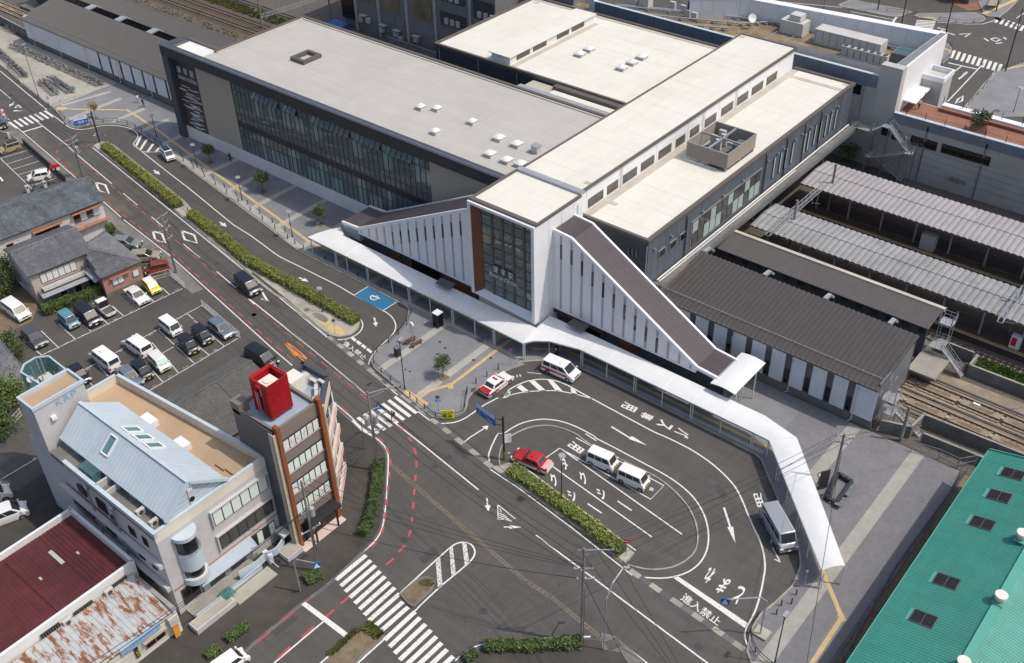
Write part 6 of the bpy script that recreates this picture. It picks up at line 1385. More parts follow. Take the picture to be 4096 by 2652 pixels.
# gabled penthouse
ga=[(-67.25,29.1),(-84.6,29.2)]; zr_,ze=14.5,12.0
MB().prism([(-67.0,27.45),(-67.0,34.0),(-84.9,34.0),(-84.9,27.6)],10.3,10.9).build('terrace_floor','concrete_dark',K)
mb=MB(); mb.add([(-67.3,29.15,10.9),(-67.3,35.6,10.3),(-67.3,35.6,ze),(-67.3,32.0,zr_-.1),(-67.3,29.15,ze)],[(0,1,2,3,4)]); mb.box(-84.5,-67.35,29.15,29.35,10.9,ze); mb.box(-84.5,-67.35,35.35,35.5,10.3,ze); mb.build('gable_wall','roof_skyblue',K)
for zz in (11.4,11.95,12.5,13.05,13.6): 
 hw=3.25 if zz<12 else 3.25*(14.5-zz)/2.5
 MB().bar((-67.28,32.1-hw+.1,zz),(-67.28,32.1+hw-.1,zz),.03,.02).build('siding_joint','roof_blue',K)
for ya,za,yb,zb in ((28.9,ze-.1,32.0,zr_),(35.8,ze-.1,32.0,zr_)):
 mb=MB(); mb.add([(-67.0,ya,za),(-84.8,ya,za),(-84.8,yb,zb),(-67.0,yb,zb),(-67.0,ya,za-.14),(-84.8,ya,za-.14),(-84.8,yb,zb-.14),(-67.0,yb,zb-.14)],[(0,1,2,3) if ya>32 else (3,2,1,0),(4,5,6,7),(0,4,5,1),(1,5,6,2),(2,6,7,3),(3,7,4,0)]); rf=mb.build('gable_roof','roof_skyblue',K)
 for k in range(34): x=-67.4-k*.52; MB().bar((x,ya,za+.02),(x,yb,zb+.02),.035,.05).build('standing_seam','roof_skyblue',rf)
MB().bar((-66.95,32.0,zr_+.03),(-84.8,32.0,zr_+.03),.35,.1).build('ridge_cap','roof_skyblue',K)
for a,b in (((-67.0,28.85,ze-.15),(-67.0,32,zr_-.0)),((-67.0,35.85,ze-.15),(-67.0,32,zr_-.0))): MB().bar(a,b,.3,.3).build('barge_board','roof_skyblue',K)
for x,y,w in ((-78.1,30.7,1),(-78.1,33.4,-1),(-76.3,33.4,-1),(-74.5,33.4,-1)):
 sl=(zr_-ze+.1)/(3.1 if w>0 else 3.8); zc=lambda yy:zr_-abs(yy-32)*sl
 h=.75; mb=MB(); P=[(x-.55,y-h,zc(y-h)+.1),(x+.55,y-h,zc(y-h)+.1),(x+.55,y+h,zc(y+h)+.1),(x-.55,y+h,zc(y+h)+.1)]
 for i in range(4): mb.bar(P[i],P[(i+1)%4],.14,.16)
 so=mb.build('roof_window','panel_white',K); MB().face([(px,py,pz+.02) for px,py,pz in P]).build('pane','glass_green',so)
MB().box(-67.32,-67.2,31.75,32.3,11.2,14.0).build('gable_slot','stucco_white',K); MB().tube([(-67.2,32.0,12.2),(-67.15,32.0,12.2)],.28,14).build('round_window','glass_black',K); MB().add([(-67.18,31.75,13.3),(-67.18,32.3,13.3),(-67.18,32.3,14.0),(-67.18,31.75,14.0)],[(0,1,2,3)]).build('gable_light','panel_white',K)
# front windows
for z0,z1,pmn in ((7.6,9.6,['blind_green']),(4.25,6.25,['glass_grey'])):
 MB().box(-66.9,-66.55,33.0,40.0,z1,z1+.14).build('window_hood','stucco_white',K); MB().box(-66.9,-66.6,33.0,33.15,z0,z1).build('window_reveal','stucco_white',K); winX(K,-66.86,33.2,39.85,z0,z1,6,pm_=pmn)
MB().box(-66.88,-66.8,27.5,40.35,3.5,3.62).build('red_band','wood_rust',K)
winX(K,-66.86,30.2,36.3,.75,2.7,7,pm_=['blind_green','glass_pale','glass_pale']); winX(K,-66.86,36.4,39.6,1.4,3.1,4,pm_=['glass_pale','blind_green']); winX(K,-66.86,28.1,30.0,.9,3.0,2,pm_=['glass_black','glass_dark'])
mb=MB(); mb.add([(-66.85,29.8,3.45),(-66.85,36.5,3.45),(-65.7,36.5,2.75),(-65.7,29.8,2.75),(-66.85,29.8,3.35),(-66.85,36.5,3.35),(-65.7,36.5,2.65),(-65.7,29.8,2.65)],[(3,2,1,0),(4,5,6,7),(0,4,7,3),(1,2,6,5),(2,3,7,6)]); mb.build('awning','awning_blue',K)
# rounded bay with balconies
def halfdrum(name,y,r,z0,z1,m,x=-66.86,n=12,inner=None):
 mb=MB(); P=[(x+r*1.0*math.sin(math.pi*k/n),y-r*math.cos(math.pi*k/n)) for k in range(n+1)]; mb.prism([(x-.05,y-r)]+P+[(x-.05,y+r)],z0,z1); return mb.build(name,m,K)
halfdrum('bay_roof',30.05,1.25,9.35,9.8,'roof_skyblue'); halfdrum('bay_glass',30.05,1.05,7.5,9.35,'glass_black'); halfdrum('bay_drum',30.05,1.2,5.3,7.3,'roof_skyblue'); halfdrum('bay_glass',30.05,1.0,4.2,5.3,'glass_black'); halfdrum('bay_drum',30.05,1.3,3.4,4.15,'roof_skyblue'); halfdrum('bay_floor',30.05,1.1,4.15,4.2,'stucco_cream')
for zz in (7.4,7.55,7.7): MB().tube([(-66.86+1.22*math.sin(math.pi*k/12),30.05-1.22*math.cos(math.pi*k/12),zz) for k in range(13)],.025,5).build('bay_rail','steel',K)
# wavy front balcony wall and terrace
P=bez([V((-65.5,33.6,0)),V((-65.2,35.5,0)),V((-65.3,36.8,0)),V((-65.0,38.0,0)),V((-65.6,39.4,0)),V((-66.6,40.0,0))],4)
for i in range(len(P)-1): 
 h=1.0; MB().bar(P[i]+V((0,0,.6+h/2)),P[i+1]+V((0,0,.6+h/2)),.12,h).build('wave_panel','roof_skyblue',K)
MB().box(-66.85,-65.0,28.0,36.0,-.02,.3).build('terrace','concrete',K); MB().box(-65.1,-65.0,28.0,36.0,.3,.9).build('terrace_wall','roof_skyblue',K); MB().box(-64.9,-63.6,27.0,31.6,.0,.75).build('planter_wall','stucco_white',K); MB().box(-64.75,-63.75,27.15,31.4,.75,.8).build('planter_gravel','concrete_pale',K); MB().box(-64.9,-63.3,31.7,36.5,.0,.2).build('step','concrete_pale',K)
MB().box(-65.5,-64.2,31.0,32.2,.8,.9).build('glass_table','glass_green',K); MB().box(-65.2,-63.6,38.2,40.2,0,.7).build('planter_wall','stucco_white',K); MB().box(-65.1,-63.7,38.3,40.1,.7,.74).build('planter_gravel','concrete_pale',K); MB().box(-66.5,-65.2,39.2,40.3,1.7,2.0).build('porch_roof','pipe_white',K)
MB().box(-66.0,-64.9,36.9,37.4,0,1.2).build('stair_side','panel_white',K); MB().tube([(-64.6,36.8,1.1),(-63.6,37.0,.5)],.03,6).build('hand_rail','steel',K)
# left face
for x0,x1,z0,z1 in ((-71.9,-70.9,8.2,9.3),(-69.6,-68.8,8.4,9.5),(-71.6,-70.7,5.2,6.3),(-69.5,-68.7,5.2,6.2),(-71.5,-70.5,2,3.1),(-80.6,-79.3,8.2,9.3),(-77.2,-75.7,8.1,9.6),(-75.2,-74.3,7.2,8.5),(-77.2,-75.7,5.0,6.4),(-83,-79.4,5,6.2),(-80.6,-79,2,3.3),(-77,-75.5,2,3.3)): winY(K,27.42,x0,x1,z0,z1)
for z in (6.9,3.7): MB().box(-84,-67,26.95,27.4,z,z+.5).build('ledge','stucco_white',K)
for x in (-77.9,-73.6): MB().tube([(x,27.2,0),(x,27.2,10.4)],.09,8).build('downpipe','mall_blue',K); MB().box(x-.2,x+.2,27.05,27.4,10.4,10.8).build('rain_hopper','mall_blue',K)
for x in (-70.5,-68.4): acunit(K,x,28.4,10.95,rad(90))
MB().box(-79.9,-77.5,27.9,29.0,11.0,11.9).build('roof_skylight','glass_green',K)
for x,w in ((-81.5,1.2),(-79.3,1.4),(-76.5,1.0),(-74.2,1.3),(-71.8,1.1),(-69.5,1.2)): winY(K,29.18,x-w/2,x+w/2,11.0,11.85)
# stair tower with octagonal glass top
MB().box(-88.0,-85.3,27.7,33.2,0,16.0).build('stair_tower','stucco_white',K); MB().box(-87.8,-85.5,27.9,33.0,16.0,16.05).build('tower_roof','tan_roof',K); mb=MB(); ring(mb,-88.1,-85.2,27.6,33.3,16.0,16.4,.22); mb.build('tower_cap','roof_skyblue',K)
oc=[(-89.0,30.5),(-92.3,30.3),(-93.2,31.2),(-93.3,32.5),(-92.4,33.5),(-89.0,33.4)]
for i in range(6):
 a=V((*oc[i],0));b=V((*oc[(i+1)%6],0)); MB().bar(a+V((0,0,14.4)),b+V((0,0,14.4)),.06,2.4).build('glass_screen','glass_green',K); MB().bar(a+V((0,0,15.65)),b+V((0,0,15.65)),.16,.14).build('screen_cap','roof_skyblue',K)
MB().prism(oc,0,13.2).build('octagon_base','stucco_white',K)
for x,y,h in ((-90.5,31.5,4.5),(-91.3,32.2,3.5),(-90,32.6,2.2),(-91.8,31.2,2.8)): MB().tube([(x,y,13.2),(x,y,13.2+h)],.06,6).build('antenna_mast','galv',K)
MB().box(-91.6,-90,31.4,32.6,13.2,14.6).build('water_unit','equip',K)
mb=MB(); n=10; c=V((-90.6,30.4,15.6)); ax=V((.6,-.7,.4)).normalized(); a_=ax.orthogonal().normalized(); b_=ax.cross(a_); mb.add([c]+[c+ax*.12+a_*(.4*math.cos(2*math.pi*k/n))+b_*(.4*math.sin(2*math.pi*k/n)) for k in range(n)],[(0,k+1,(k+1)%n+1) for k in range(n)]); mb.build('dish_antenna','dish_white',K)
for ch,y in (('K',30.0),('R',30.85),('P',31.65)): mb=MB(); text_on(mb,ch,(-85.26,y,15.1),(-85.26,y+.62,15.1),(-85.26,y+.62,15.75),(-85.26,y,15.75)); mb.build('sign_letter','krp_blue',K)
MB().box(-85.3,-84.95,29.0,29.5,14.0,14.4).build('vent_hood','panel_white',K)
for x0,x1 in ((-82.0,-80.1),(-76.3,-74.6)): MB().box(x0,x1,36.0,37.1,10.4,11.15).build('roof_box','panel_white',K)
for x0,x1,y0,y1 in ((-70.8,-69.4,37.0,37.25),(-69.6,-68.2,37.2,37.5),(-68.6,-67.6,39.2,39.45)): MB().box(x0,x1,y0,y1,10.4,10.65).build('roof_upstand','tan_roof',K)
# ---------------------------------------------------------------- brown office tower with the red tank screen
BR=thing('office_building','narrow brown office building with orange corner piers and a red rooftop enclosure','building',(-68,45,0))
mainp=[(-64.5,40.4),(-64.5,45.8),(-70.5,45.9),(-70.5,40.2)]; rear=[(-64.55,45.85),(-68.6,50.6),(-72.6,50.5),(-70.5,45.95)]
MB().prism(mainp,0,15.6).build('wall','stucco_brown',BR); MB().prism(rear,0,13.3).build('wall','stucco_peach',BR)
MB().prism([(-64.9,40.7),(-64.9,45.5),(-70.2,45.5),(-70.2,40.6)],15.6,15.66).build('roof','roof_blue',BR); MB().prism([(-65.0,46.1),(-68.7,50.2),(-72.2,50.2),(-70.3,46.1)],13.3,13.36).build('roof','roof_blue',BR)
for pts,zt,m in ((mainp,16.05,'stucco_brown'),(rear,14.05,'wall_slate_dark')):
 for i in range(4):
  a=V((*pts[i],0));b=V((*pts[(i+1)%4],0)); d=(b-a).normalized(); n=V((-d.y,d.x,0))*.17; zb=zt-.6; MB().bar(a+n+V((0,0,(zt+zb)/2)),b+n+V((0,0,(zt+zb)/2)),.3,zt-zb).build('parapet',m,BR)
MB().box(-70.6,-69.3,40.1,41.3,15.6,16.9).build('stair_head','stucco_brown',BR)
MB().box(-70.45,-64.6,40.1,40.2,0,16).build('blank_wall','wall_slate_dark',BR)
tm=MB().box(0,.5,-.12,0,0,.22).mesh('wall_tile','tile_cream')
for r in range(66):
 for c in range(1): o=mkobj('wall_tile',tm,BR); o.location=V((-65.05,40.1,r*.24))-V(BR['_loc']); o.rotation_euler=(0,0,0)
 o=mkobj('wall_tile',tm,BR); o.location=V((-64.44,39.98,r*.24))-V(BR['_loc']); o.rotation_euler=(0,0,rad(90)); 
for y in (40.55,45.75): MB().box(-64.75,-64.1,y-.2,y+.2,0,16.6).build('corner_pier','orange_rust',BR)
for i,(z0,z1) in enumerate(((13.0,14.4),(10.05,11.45),(7.2,8.6),(4.3,5.75))):
 winX(BR,-64.46,40.85,45.45,z0,z1,6,pm_=['blind_green'] if i else ['curtain'],dep=.05); MB().box(-64.5,-64.36,40.8,45.5,z0-.08,z0).build('sill','stucco_peach',BR); MB().box(-64.5,-64.38,40.8,45.5,z1,z1+.06).build('lintel','frame_dark',BR)
for i,ch in enumerate('もくすり'): mb=MB(); y=41.2+.77*(i+1); text_on(mb,ch,(-64.375,y-.2,13.3),(-64.375,y+.25,13.3),(-64.375,y+.25,14.0),(-64.375,y-.2,14.0)); mb.build('window_lettering','mall_grey',BR)
a=V((-64.5,45.85,0));b=V((-68.6,50.6,0)); d=(b-a).normalized(); nn=V((d.y,-d.x,0)); L=(b-a).length
for i,(z0,z1) in enumerate(((10.6,12.2),(7.7,9.3),(4.9,6.5),(2.0,3.8))):
 MB().bar(a+d*.6+nn*.2+V((0,0,z0-.55)),b-d*.2+nn*.2+V((0,0,z0-.55)),.35,1.0).build('balcony_band','stucco_peach',BR)
 for k in range(7):
  p=a+d*(.9+k*.78); wo=MB().bar(p+nn*.04+V((0,0,(z0+z1)/2)),p+d*.66+nn*.04+V((0,0,(z0+z1)/2)),.1,z1-z0).build('window','frame_dark',BR); MB().bar(p+d*.05+nn*.09+V((0,0,(z0+z1)/2)),p+d*.61+nn*.09+V((0,0,(z0+z1)/2)),.03,z1-z0-.12).build('pane','glass_black' if k%3 else 'blind_green',wo)
MB().bar(a+d*.2+nn*.25+V((0,0,8)),a+d*.5+nn*.25+V((0,0,8)),.3,14.5).build('wall_fin','tile_cream',BR); MB().bar(b-d*.3+nn*.1+V((0,0,2.2)),b+nn*.1+V((0,0,2.2)),.35,4.4).build('corner_pier','orange_rust',BR)
MB().box(-64.4,-62.9,41.6,45.3,2.9,3.1).build('entrance_awning','trim_black',BR); winX(BR,-64.45,41.0,45.3,.15,2.8,5,pm_=['glass_dark','glass_pale']); MB().box(-64.4,-63.3,40.2,45.9,.0,.12).build('entrance_floor','stucco_peach',BR)
for y in (41.9,44.8): MB().box(-63.4,-63.25,y-.08,y+.08,.1,2.9).build('awning_post','trim_black',BR)
MB().box(-64.38,-64.3,42.4,43.0,1.2,1.8).build('notice','sign_white',BR); MB().box(-64.3,-64.28,42.5,42.9,1.55,1.7).build('notice_stripe','sign_red',BR)
for i,(x,y,r) in enumerate(((-69.4,49.2,0),(-68.6,49.6,0),(-68.3,48.6,.8),(-67.6,48.0,.8),(-67.0,47.2,.8),(-66.6,46.7,.8))): acunit(BR,x,y,13.4,rad(90)*(i>1)+r,1.0)
MB().box(-71.3,-69.6,46.6,48.4,13.36,15.1).build('tank_unit','tank_cream',BR); MB().box(-70.6,-69.9,48.5,49.3,13.36,14.5).build('tank_unit','equip',BR)
for k in range(4): MB().tube([(-69.4,46.5+k*.2,13.8),(-67.4,46.6+k*.2,13.8),(-66.6,47.0+k*.3,13.6)],.06,6).build('roof_pipe','steel',BR)
RT=thing('tank_screen','bright red ribbed enclosure around a cream water tank on the brown building','enclosure',(-67.2,42.8,15.7))
rx0,rx1,ry0,ry1,rz0,rz1=-68.55,-66.0,41.45,44.0,16.0,20.0
for nm,(x0,x1,y0,y1) in enumerate(((rx0,rx1,ry0,ry0+.06),(rx0,rx1,ry1-.06,ry1),(rx0,rx0+.06,ry0+.06,ry1-.06),(rx1-.06,rx1,ry0+.06,ry1-.06))):
 if nm==0: 
  w=MB().box(x0,x0+.75,y0,y1,rz0,rz1).build('screen_wall','tank_red',RT); w2=MB().box(x1-.95,x1,y0,y1,rz0,rz1).build('screen_wall','tank_red',RT); MB().box(x0,x1,y0,y1+.1,rz1-.9,rz1-.75).build('cross_rail','tank_red',RT)
  for k in range(6): MB().box(x0+.06+k*.12,x0+.11+k*.12,y0-.045,y0,rz0,rz1).build('screen_rib','tank_red',w)
  for k in range(8): MB().box(x1-.92+k*.12,x1-.87+k*.12,y0-.045,y0,rz0,rz1).build('screen_rib','tank_red',w2)
 else:
  w=MB().box(x0,x1,y0,y1,rz0,rz1).build('screen_wall','tank_red',RT)
  for k in range(21):
   if nm==3: MB().box(x1,x1+.045,y0+.02+k*.118,y0+.07+k*.118,rz0,rz1).build('screen_rib','tank_red',w)
   elif nm==2: MB().box(x0-.045,x0,y0+.02+k*.118,y0+.07+k*.118,rz0,rz1).build('screen_rib','tank_red',w)
mb=MB(); ring(mb,rx0+.06,rx1-.06,ry0+.06,ry1-.06,rz1-.3,rz1-.12,.12); mb.build('top_frame','tank_red',RT)
MB().box(-68.0,-66.6,41.9,43.4,17.6,19.4).build('water_tank','tank_cream',RT); MB().tube([(-67.3,42.65,19.4),(-67.3,42.65,19.5)],.5,16).build('tank_lid','tank_cream',RT); MB().box(-68.2,-66.4,41.8,43.6,16.0,17.6).build('tank_stand','tank_red',RT)
for x in (-68.3,-66.2):
 for y in (41.7,43.8): MB().box(x-.1,x+.1,y-.1,y+.1,15.66,16.0).build('foot','concrete_dark',RT)
mb=MB()
for x in (-67.75,-67.35): mb.tube([(x,41.3,15.7),(x,41.3,18.8)],.025,5)
for k in range(9): mb.tube([(-67.75,41.3,15.9+k*.32),(-67.35,41.3,15.9+k*.32)],.02,5)
mb.build('ladder','steel',RT)
# ---------------------------------------------------------------- warehouse with oxide roof and rusty lean-to
WH=thing('warehouse','white-walled shop warehouse with dark red roof and rusty lean-to front','building',(-76,18,0))
MB().box(-82.6,-71.6,2,26.7,0,4.4).build('wall','wall_white',WH)
for a,b in (((-82.5,2),(-82.5,26.7)),((-82.5,26.6),(-71.7,26.6)),((-71.7,26.7),(-71.7,2))): MB().bar((*a,4.75),(*b,4.75),.25,.75).build('parapet','wall_white',WH); MB().bar((*a,5.15),(*b,5.15),.32,.06).build('parapet_cap','wall_bluewhite',WH)
for ya,yb,x0,x1 in ((2,22.6,-82.3,-77.1),(2,22.6,-77.1,-71.85),(22.6,26.4,-82.3,-77.1),(22.6,26.4,-77.1,-71.85)):
 mb=MB(); mb.box(x0,x1,ya+.02,yb-.02,4.36,4.5+(.0 if ya>20 else .04)); rf=mb.build('roof_sheet','oxide_red',WH); n=int((x1-x0)/.24) if False else int((yb-ya)/.4)
 for k in range(n): y=ya+(yb-ya)*(k+.5)/n; MB().box(x0,x1,y-.05,y+.05,4.5,4.57).build('roof_rib','oxide_red',rf)
MB().box(-82,-72.2,18.9,19.1,4.56,4.66).build('roof_strip','oxide_red',WH); MB().box(-79.6,-77.2,22.2,22.6,4.58,4.66).build('skylight_sheet','mall_grey',WH)
for y in (20.0,24.0): MB().box(-77.4,-77.0,y-.1,y+.1,4.58,4.7).build('roof_clip','mall_grey',WH)
for y0,y1,z0,z1 in ((23.6,25.5,2.5,3.3),(19.8,21.8,2.4,3.3),(16.5,18.4,2.6,3.5)):
 w=winX(WH,-71.5,y0,y1,z0,z1+.9,2,pm_='glass_dark')
 for k in range(9): MB().box(-71.3,-71.27,y0+(y1-y0)*k/8-.015,y0+(y1-y0)*k/8+.015,z0,z1+.9).build('window_bar','galv',w)
def rustmat():
 m=mat('rust_sheet',(0.43,0.45,0.46),0.6,0.08,0.8); nt=m.node_tree;N=nt.nodes;L=nt.links;b=N['Principled BSDF']; src=b.inputs['Base Color'].links[0].from_socket
 g=N.new('ShaderNodeNewGeometry'); mp=N.new('ShaderNodeMapping'); mp.inputs['Scale'].default_value=(.45,1.3,.5); L.new(g.outputs['Position'],mp.inputs[0]); nz=N.new('ShaderNodeTexNoise'); nz.inputs['Scale'].default_value=1.4; nz.inputs['Detail'].default_value=10; nz.inputs['Roughness'].default_value=.72; L.new(mp.outputs[0],nz.inputs[0])
 rp=N.new('ShaderNodeValToRGB'); e=rp.color_ramp.elements; e[0].position=.48; e[1].position=.56; L.new(nz.outputs[0],rp.inputs[0]); r2=N.new('ShaderNodeValToRGB'); r2.color_ramp.elements[0].color=(.30,.14,.065,1); r2.color_ramp.elements[1].color=(.15,.052,.03,1); r2.color_ramp.elements[0].position=.5; r2.color_ramp.elements[1].position=.66; L.new(nz.outputs[0],r2.inputs[0])
 mx=N.new('ShaderNodeMix'); mx.data_type='RGBA'; L.new(rp.outputs[0],mx.inputs[0]); L.new(src,mx.inputs[6]); L.new(r2.outputs[0],mx.inputs[7]); L.new(mx.outputs[2],b.inputs['Base Color'])
rustmat()
for ya,yb in ((8,18.4),(18.45,22.4),(22.45,26.1)):
 mb=MB(); mb.add([(-71.45,ya,3.9),(-65.4,ya,3.05),(-65.4,yb,3.05),(-71.45,yb,3.9),(-71.45,ya,3.8),(-65.4,ya,2.95),(-65.4,yb,2.95),(-71.45,yb,3.8)],[(0,1,2,3),(7,6,5,4),(0,4,5,1),(1,5,6,2),(2,6,7,3)]); rf=mb.build('lean_to_sheet','rust_sheet',WH); n=int((yb-ya)/.45)
 for k in range(n+1): y=ya+(yb-ya)*k/n; MB().bar((-71.45,y,3.93),(-65.4,y,3.08),.05,.05).build('sheet_batten','rust_sheet',rf)
MB().box(-71.5,-65.5,8,26.2,0,2.95).build('shop_wall','stucco_cream',WH); MB().box(-71.4,-65.2,26.1,26.4,0,3.5).build('party_wall','wall_white',WH); MB().box(-71.4,-65.1,26.05,26.45,3.5,3.58).build('parapet_cap','concrete',WH)
MB().box(-65.48,-65.3,20.4,24.6,2.35,3.1).build('shop_sign','banner_skyblue',WH); mb=MB(); text_on(mb,'炎のチャレンジャー',(-65.28,20.6,2.45),(-65.28,24.4,2.45),(-65.28,24.4,3.0),(-65.28,20.6,3.0)); mb.build('sign_lettering','sign_white',WH); mb=MB(); text_on(mb,'炎のチャレンジャー',(-65.27,20.65,2.5),(-65.27,24.36,2.5),(-65.27,24.36,2.96),(-65.27,20.65,2.96)); mb.build('sign_lettering','lamp_red',WH)
winX(WH,-65.48,22.7,24.9,.9,2.0,2,fm='wood_rust',pm_=['glass_dark']); MB().box(-65.4,-65.0,22.5,25.0,2.0,2.15).build('window_hood','tile_cream',WH); MB().box(-65.46,-65.35,21.6,22.0,.8,2.1).build('banner','trim_black',WH)
mb=MB(); text_on(mb,'大名',(-65.33,21.66,1.0),(-65.33,21.95,1.0),(-65.33,21.95,1.9),(-65.33,21.66,1.9)); mb.build('banner_lettering','sign_yellow',WH)
MB().box(-64.9,-64.85,25.4,26.0,.2,1.9).build('flag_banner','banner_orange',WH); MB().box(-65.4,-64.9,25.3,26.2,1.9,2.9).build('meter_box','equip',WH); acunit(WH,-71.2,19.0,3.75,rad(90)); acunit(WH,-71.2,23.4,3.75,rad(90))
# ---------------------------------------------------------------- tiled houses
def tiled(parent,poly,m,tw=.3,tl=.28,name='roof_tiles',base=True,flat=False):
 """poly: 3D points, first two are the eave; tiles laid in courses up the slope"""
 P=[V(p) for p in poly]; u=(P[1]-P[0]).normalized(); nrm=(P[1]-P[0]).cross(P[2]-P[0]).normalized()
 if nrm.z<0: nrm=-nrm
 v=nrm.cross(u).normalized()
 if v.z<0: v=-v
 q=[((p-P[0]).dot(u),(p-P[0]).dot(v)) for p in P]; x0=min(a for a,_ in q);x1=max(a for a,_ in q);y1=max(b for _,b in q)
 def ins(x,y):
  r=False;j=len(q)-1
  for i in range(len(q)):
   if (q[i][1]>y)!=(q[j][1]>y) and x<(q[j][0]-q[i][0])*(y-q[i][1])/(q[j][1]-q[i][1])+q[i][0]: r=not r
   j=i
  return r
 if base:
  b=MB(); n=len(P); b.add([p-nrm*.02 for p in P]+[p-nrm*.16 for p in P],[tuple(range(n)),tuple(range(2*n-1,n-1,-1))]+[(i,(i+1)%n,(i+1)%n+n,i+n) for i in range(n)]); rb=b.build('roof_deck',m,parent)
 mb=MB(); ny=int(y1/tl)+1; nx=int((x1-x0)/tw)+1
 pr=[(0,0),(.28,.012),(.5,.05),(.72,.062),(.9,.045),(1.0,0.01)] if not flat else [(0,.02),(.03,.03),(.97,.03),(1,.02)]
 for j in range(ny):
  for i in range(nx):
   xc=x0+(i+.5)*tw; yc=(j+.5)*tl
   if not ins(xc,yc): continue
   jz=random.uniform(-.006,.006)
   a=[P[0]+u*(x0+(i+s)*tw)+v*(j*tl-.03)+nrm*(h+.035+jz) for s,h in pr]; c=[P[0]+u*(x0+(i+s)*tw)+v*((j+1)*tl)+nrm*(h+jz) for s,h in pr]; k=len(pr)
   mb.add(a+c+[p-nrm*.04 for p in a],[(t,t+1,t+k+1,t+k) for t in range(k-1)]+[(2*k+t,2*k+t+1,t+1,t) for t in range(k-1)])
 return mb.build(name,m,parent,kind='stuff')
def ridge(parent,a,b,m,r=.12): MB().tube([V(a)+V((0,0,.08)),V(b)+V((0,0,.08))],r,8).build('ridge_tiles',m,parent); MB().bar(V(a)+V((0,0,.02)),V(b)+V((0,0,.02)),.3,.12).build('ridge_base',m,parent)
random.seed(11)
H1=thing('house','white two-storey house with long blue-grey tiled roof beside the road','house',(-136,57,0))
eR=Q('E',1115,530,5.6);eL=Q('E',-120,1010,5.6);rR=Q('E',935,292,7.3);rL=Q('E',-120,650,7.3)
tiled(H1,[eL,eR,rR,rL],'kawara_blue'); bR=rR+(rR-eR)*.7; bL=rL+(rL-eL)*.7; bR.z=bL.z=5.9; tiled(H1,[bR,bL,rL,rR],'kawara_blue'); ridge(H1,rL,rR,'kawara_blue')
d1=(eR-eL).normalized(); d2=(rR-eR); d2.z=0; d2.normalize()
f0=eL+d2*.5;f1=eR+d2*.5-d1*.4;f2=bR-d2*.5-d1*.4;f3=bL-d2*.5
MB().prism([f0,f1,f2,f3],0,5.4).build('wall','house_white',H1)
def hwin(t,A,B,z0,z1,n,out,pm_='curtain',fm='wood_rust'):
 A=V(A);B=V(B); wo=MB().bar(A+out*.03+V((0,0,(z0+z1)/2)),B+out*.03+V((0,0,(z0+z1)/2)),.14,z1-z0).build('window',fm,t); d=(B-A)/n
 for k in range(n): MB().bar(A+d*(k+.06)+out*.1+V((0,0,(z0+z1)/2)),A+d*(k+.94)+out*.1+V((0,0,(z0+z1)/2)),.03,z1-z0-.14).build('pane',pm_ if isinstance(pm_,str) else pm_[k%len(pm_)],wo)
fd=(f1-f0); fd.z=0; fl=fd.length; fd.normalize(); fo=V((fd.y,-fd.x,0)); F0=V((f0.x,f0.y,0)); F1=V((f1.x,f1.y,0))
hwin(H1,F1-fd*4.6,F1-fd*.7,3.5,5.0,4,fo,['glass_dark','curtain']); hwin(H1,F1-fd*10.4,F1-fd*6.8,3.4,4.5,3,fo,['glass_black','glass_dark']); hwin(H1,F1-fd*14.6,F1-fd*12.7,3.4,4.4,2,fo,['glass_black','curtain'])
for a,b,z in ((-4.9,-.5,5.15),(-10.8,-6.5,4.75),(-3.4,.3,2.6),(-6.8,-3.3,2.5)): MB().bar(F1+fd*a+fo*.35+V((0,0,z)),F1+fd*b+fo*.35+V((0,0,z)),.8,.08).build('window_hood','wood_rust',H1)
for k in range(5): MB().bar(F1-fd*4.6+fo*.45+V((0,0,3.4+k*.2)),F1-fd*.8+fo*.45+V((0,0,3.4+k*.2)),.03,.03).build('balcony_rail','galv',H1)
MB().bar(F1+fd*.2+fo*(-1.4)+V((0,0,4.0)),F1+fd*.2+fo*(-2.2)+V((0,0,4.0)),.4,.7).build('air_conditioner','equip',H1)
for i,(s,m,w) in enumerate(((-9.2,'navy_cloth',.5),(-8.3,'pale_cloth',.4),(-7.6,'lilac_cloth',.6),(-7.0,'pale_cloth',.3),(-6.7,'lilac_cloth',.4))):
 p=F1+fd*s+fo*.75; MB().bar(p+V((0,0,3.75-.1*i)),p+fd*w+V((0,0,3.75-.1*i)),.1,.9+.1*i).build('laundry',m,H1)
H2=thing('house','beige two-storey house with grey tiled roof and slatted balcony','house',(-126,50,0))
A=Q('E',290,1355,4.9);B=Q('E',985,1075,4.9);C=Q('E',870,915,6.3);D=Q('E',105,1100,6.3); C2=D+(B-A).normalized()*((C-D).length)
tiled(H2,[A,B,C2,D],'kawara'); bk=(D-A)*.75; A2=D+V((bk.x,bk.y,0)); B2=C2+V((bk.x,bk.y,0)); A2.z=B2.z=5.1; tiled(H2,[B2,A2,D,C2],'kawara'); ridge(H2,D,C2,'kawara')
u=(B-A).normalized(); w=V((-u.y,u.x,0)); 
if w.dot(D-A)<0: w=-w
g0=A+u*.4+w*.5;g1=B-u*.3+w*.5; dep=(D-A).dot(w)+(A2-D).dot(w)-1.0; MB().prism([g0,g1,g1+w*dep,g0+w*dep],0,4.75).build('wall','house_beige',H2); G0=V((g0.x,g0.y,0));G1=V((g1.x,g1.y,0)); o_=-w
hwin(H2,G0+u*1.2,G0+u*6.2,2.9,4.4,6,o_,'curtain','frame_brown')
bal=[G0+u*.9+o_*.1,G0+u*6.8+o_*.1,G0+u*6.8+o_*1.3,G0+u*.9+o_*1.3]; MB().prism(bal,2.3,2.42).build('balcony_floor','house_beige',H2)
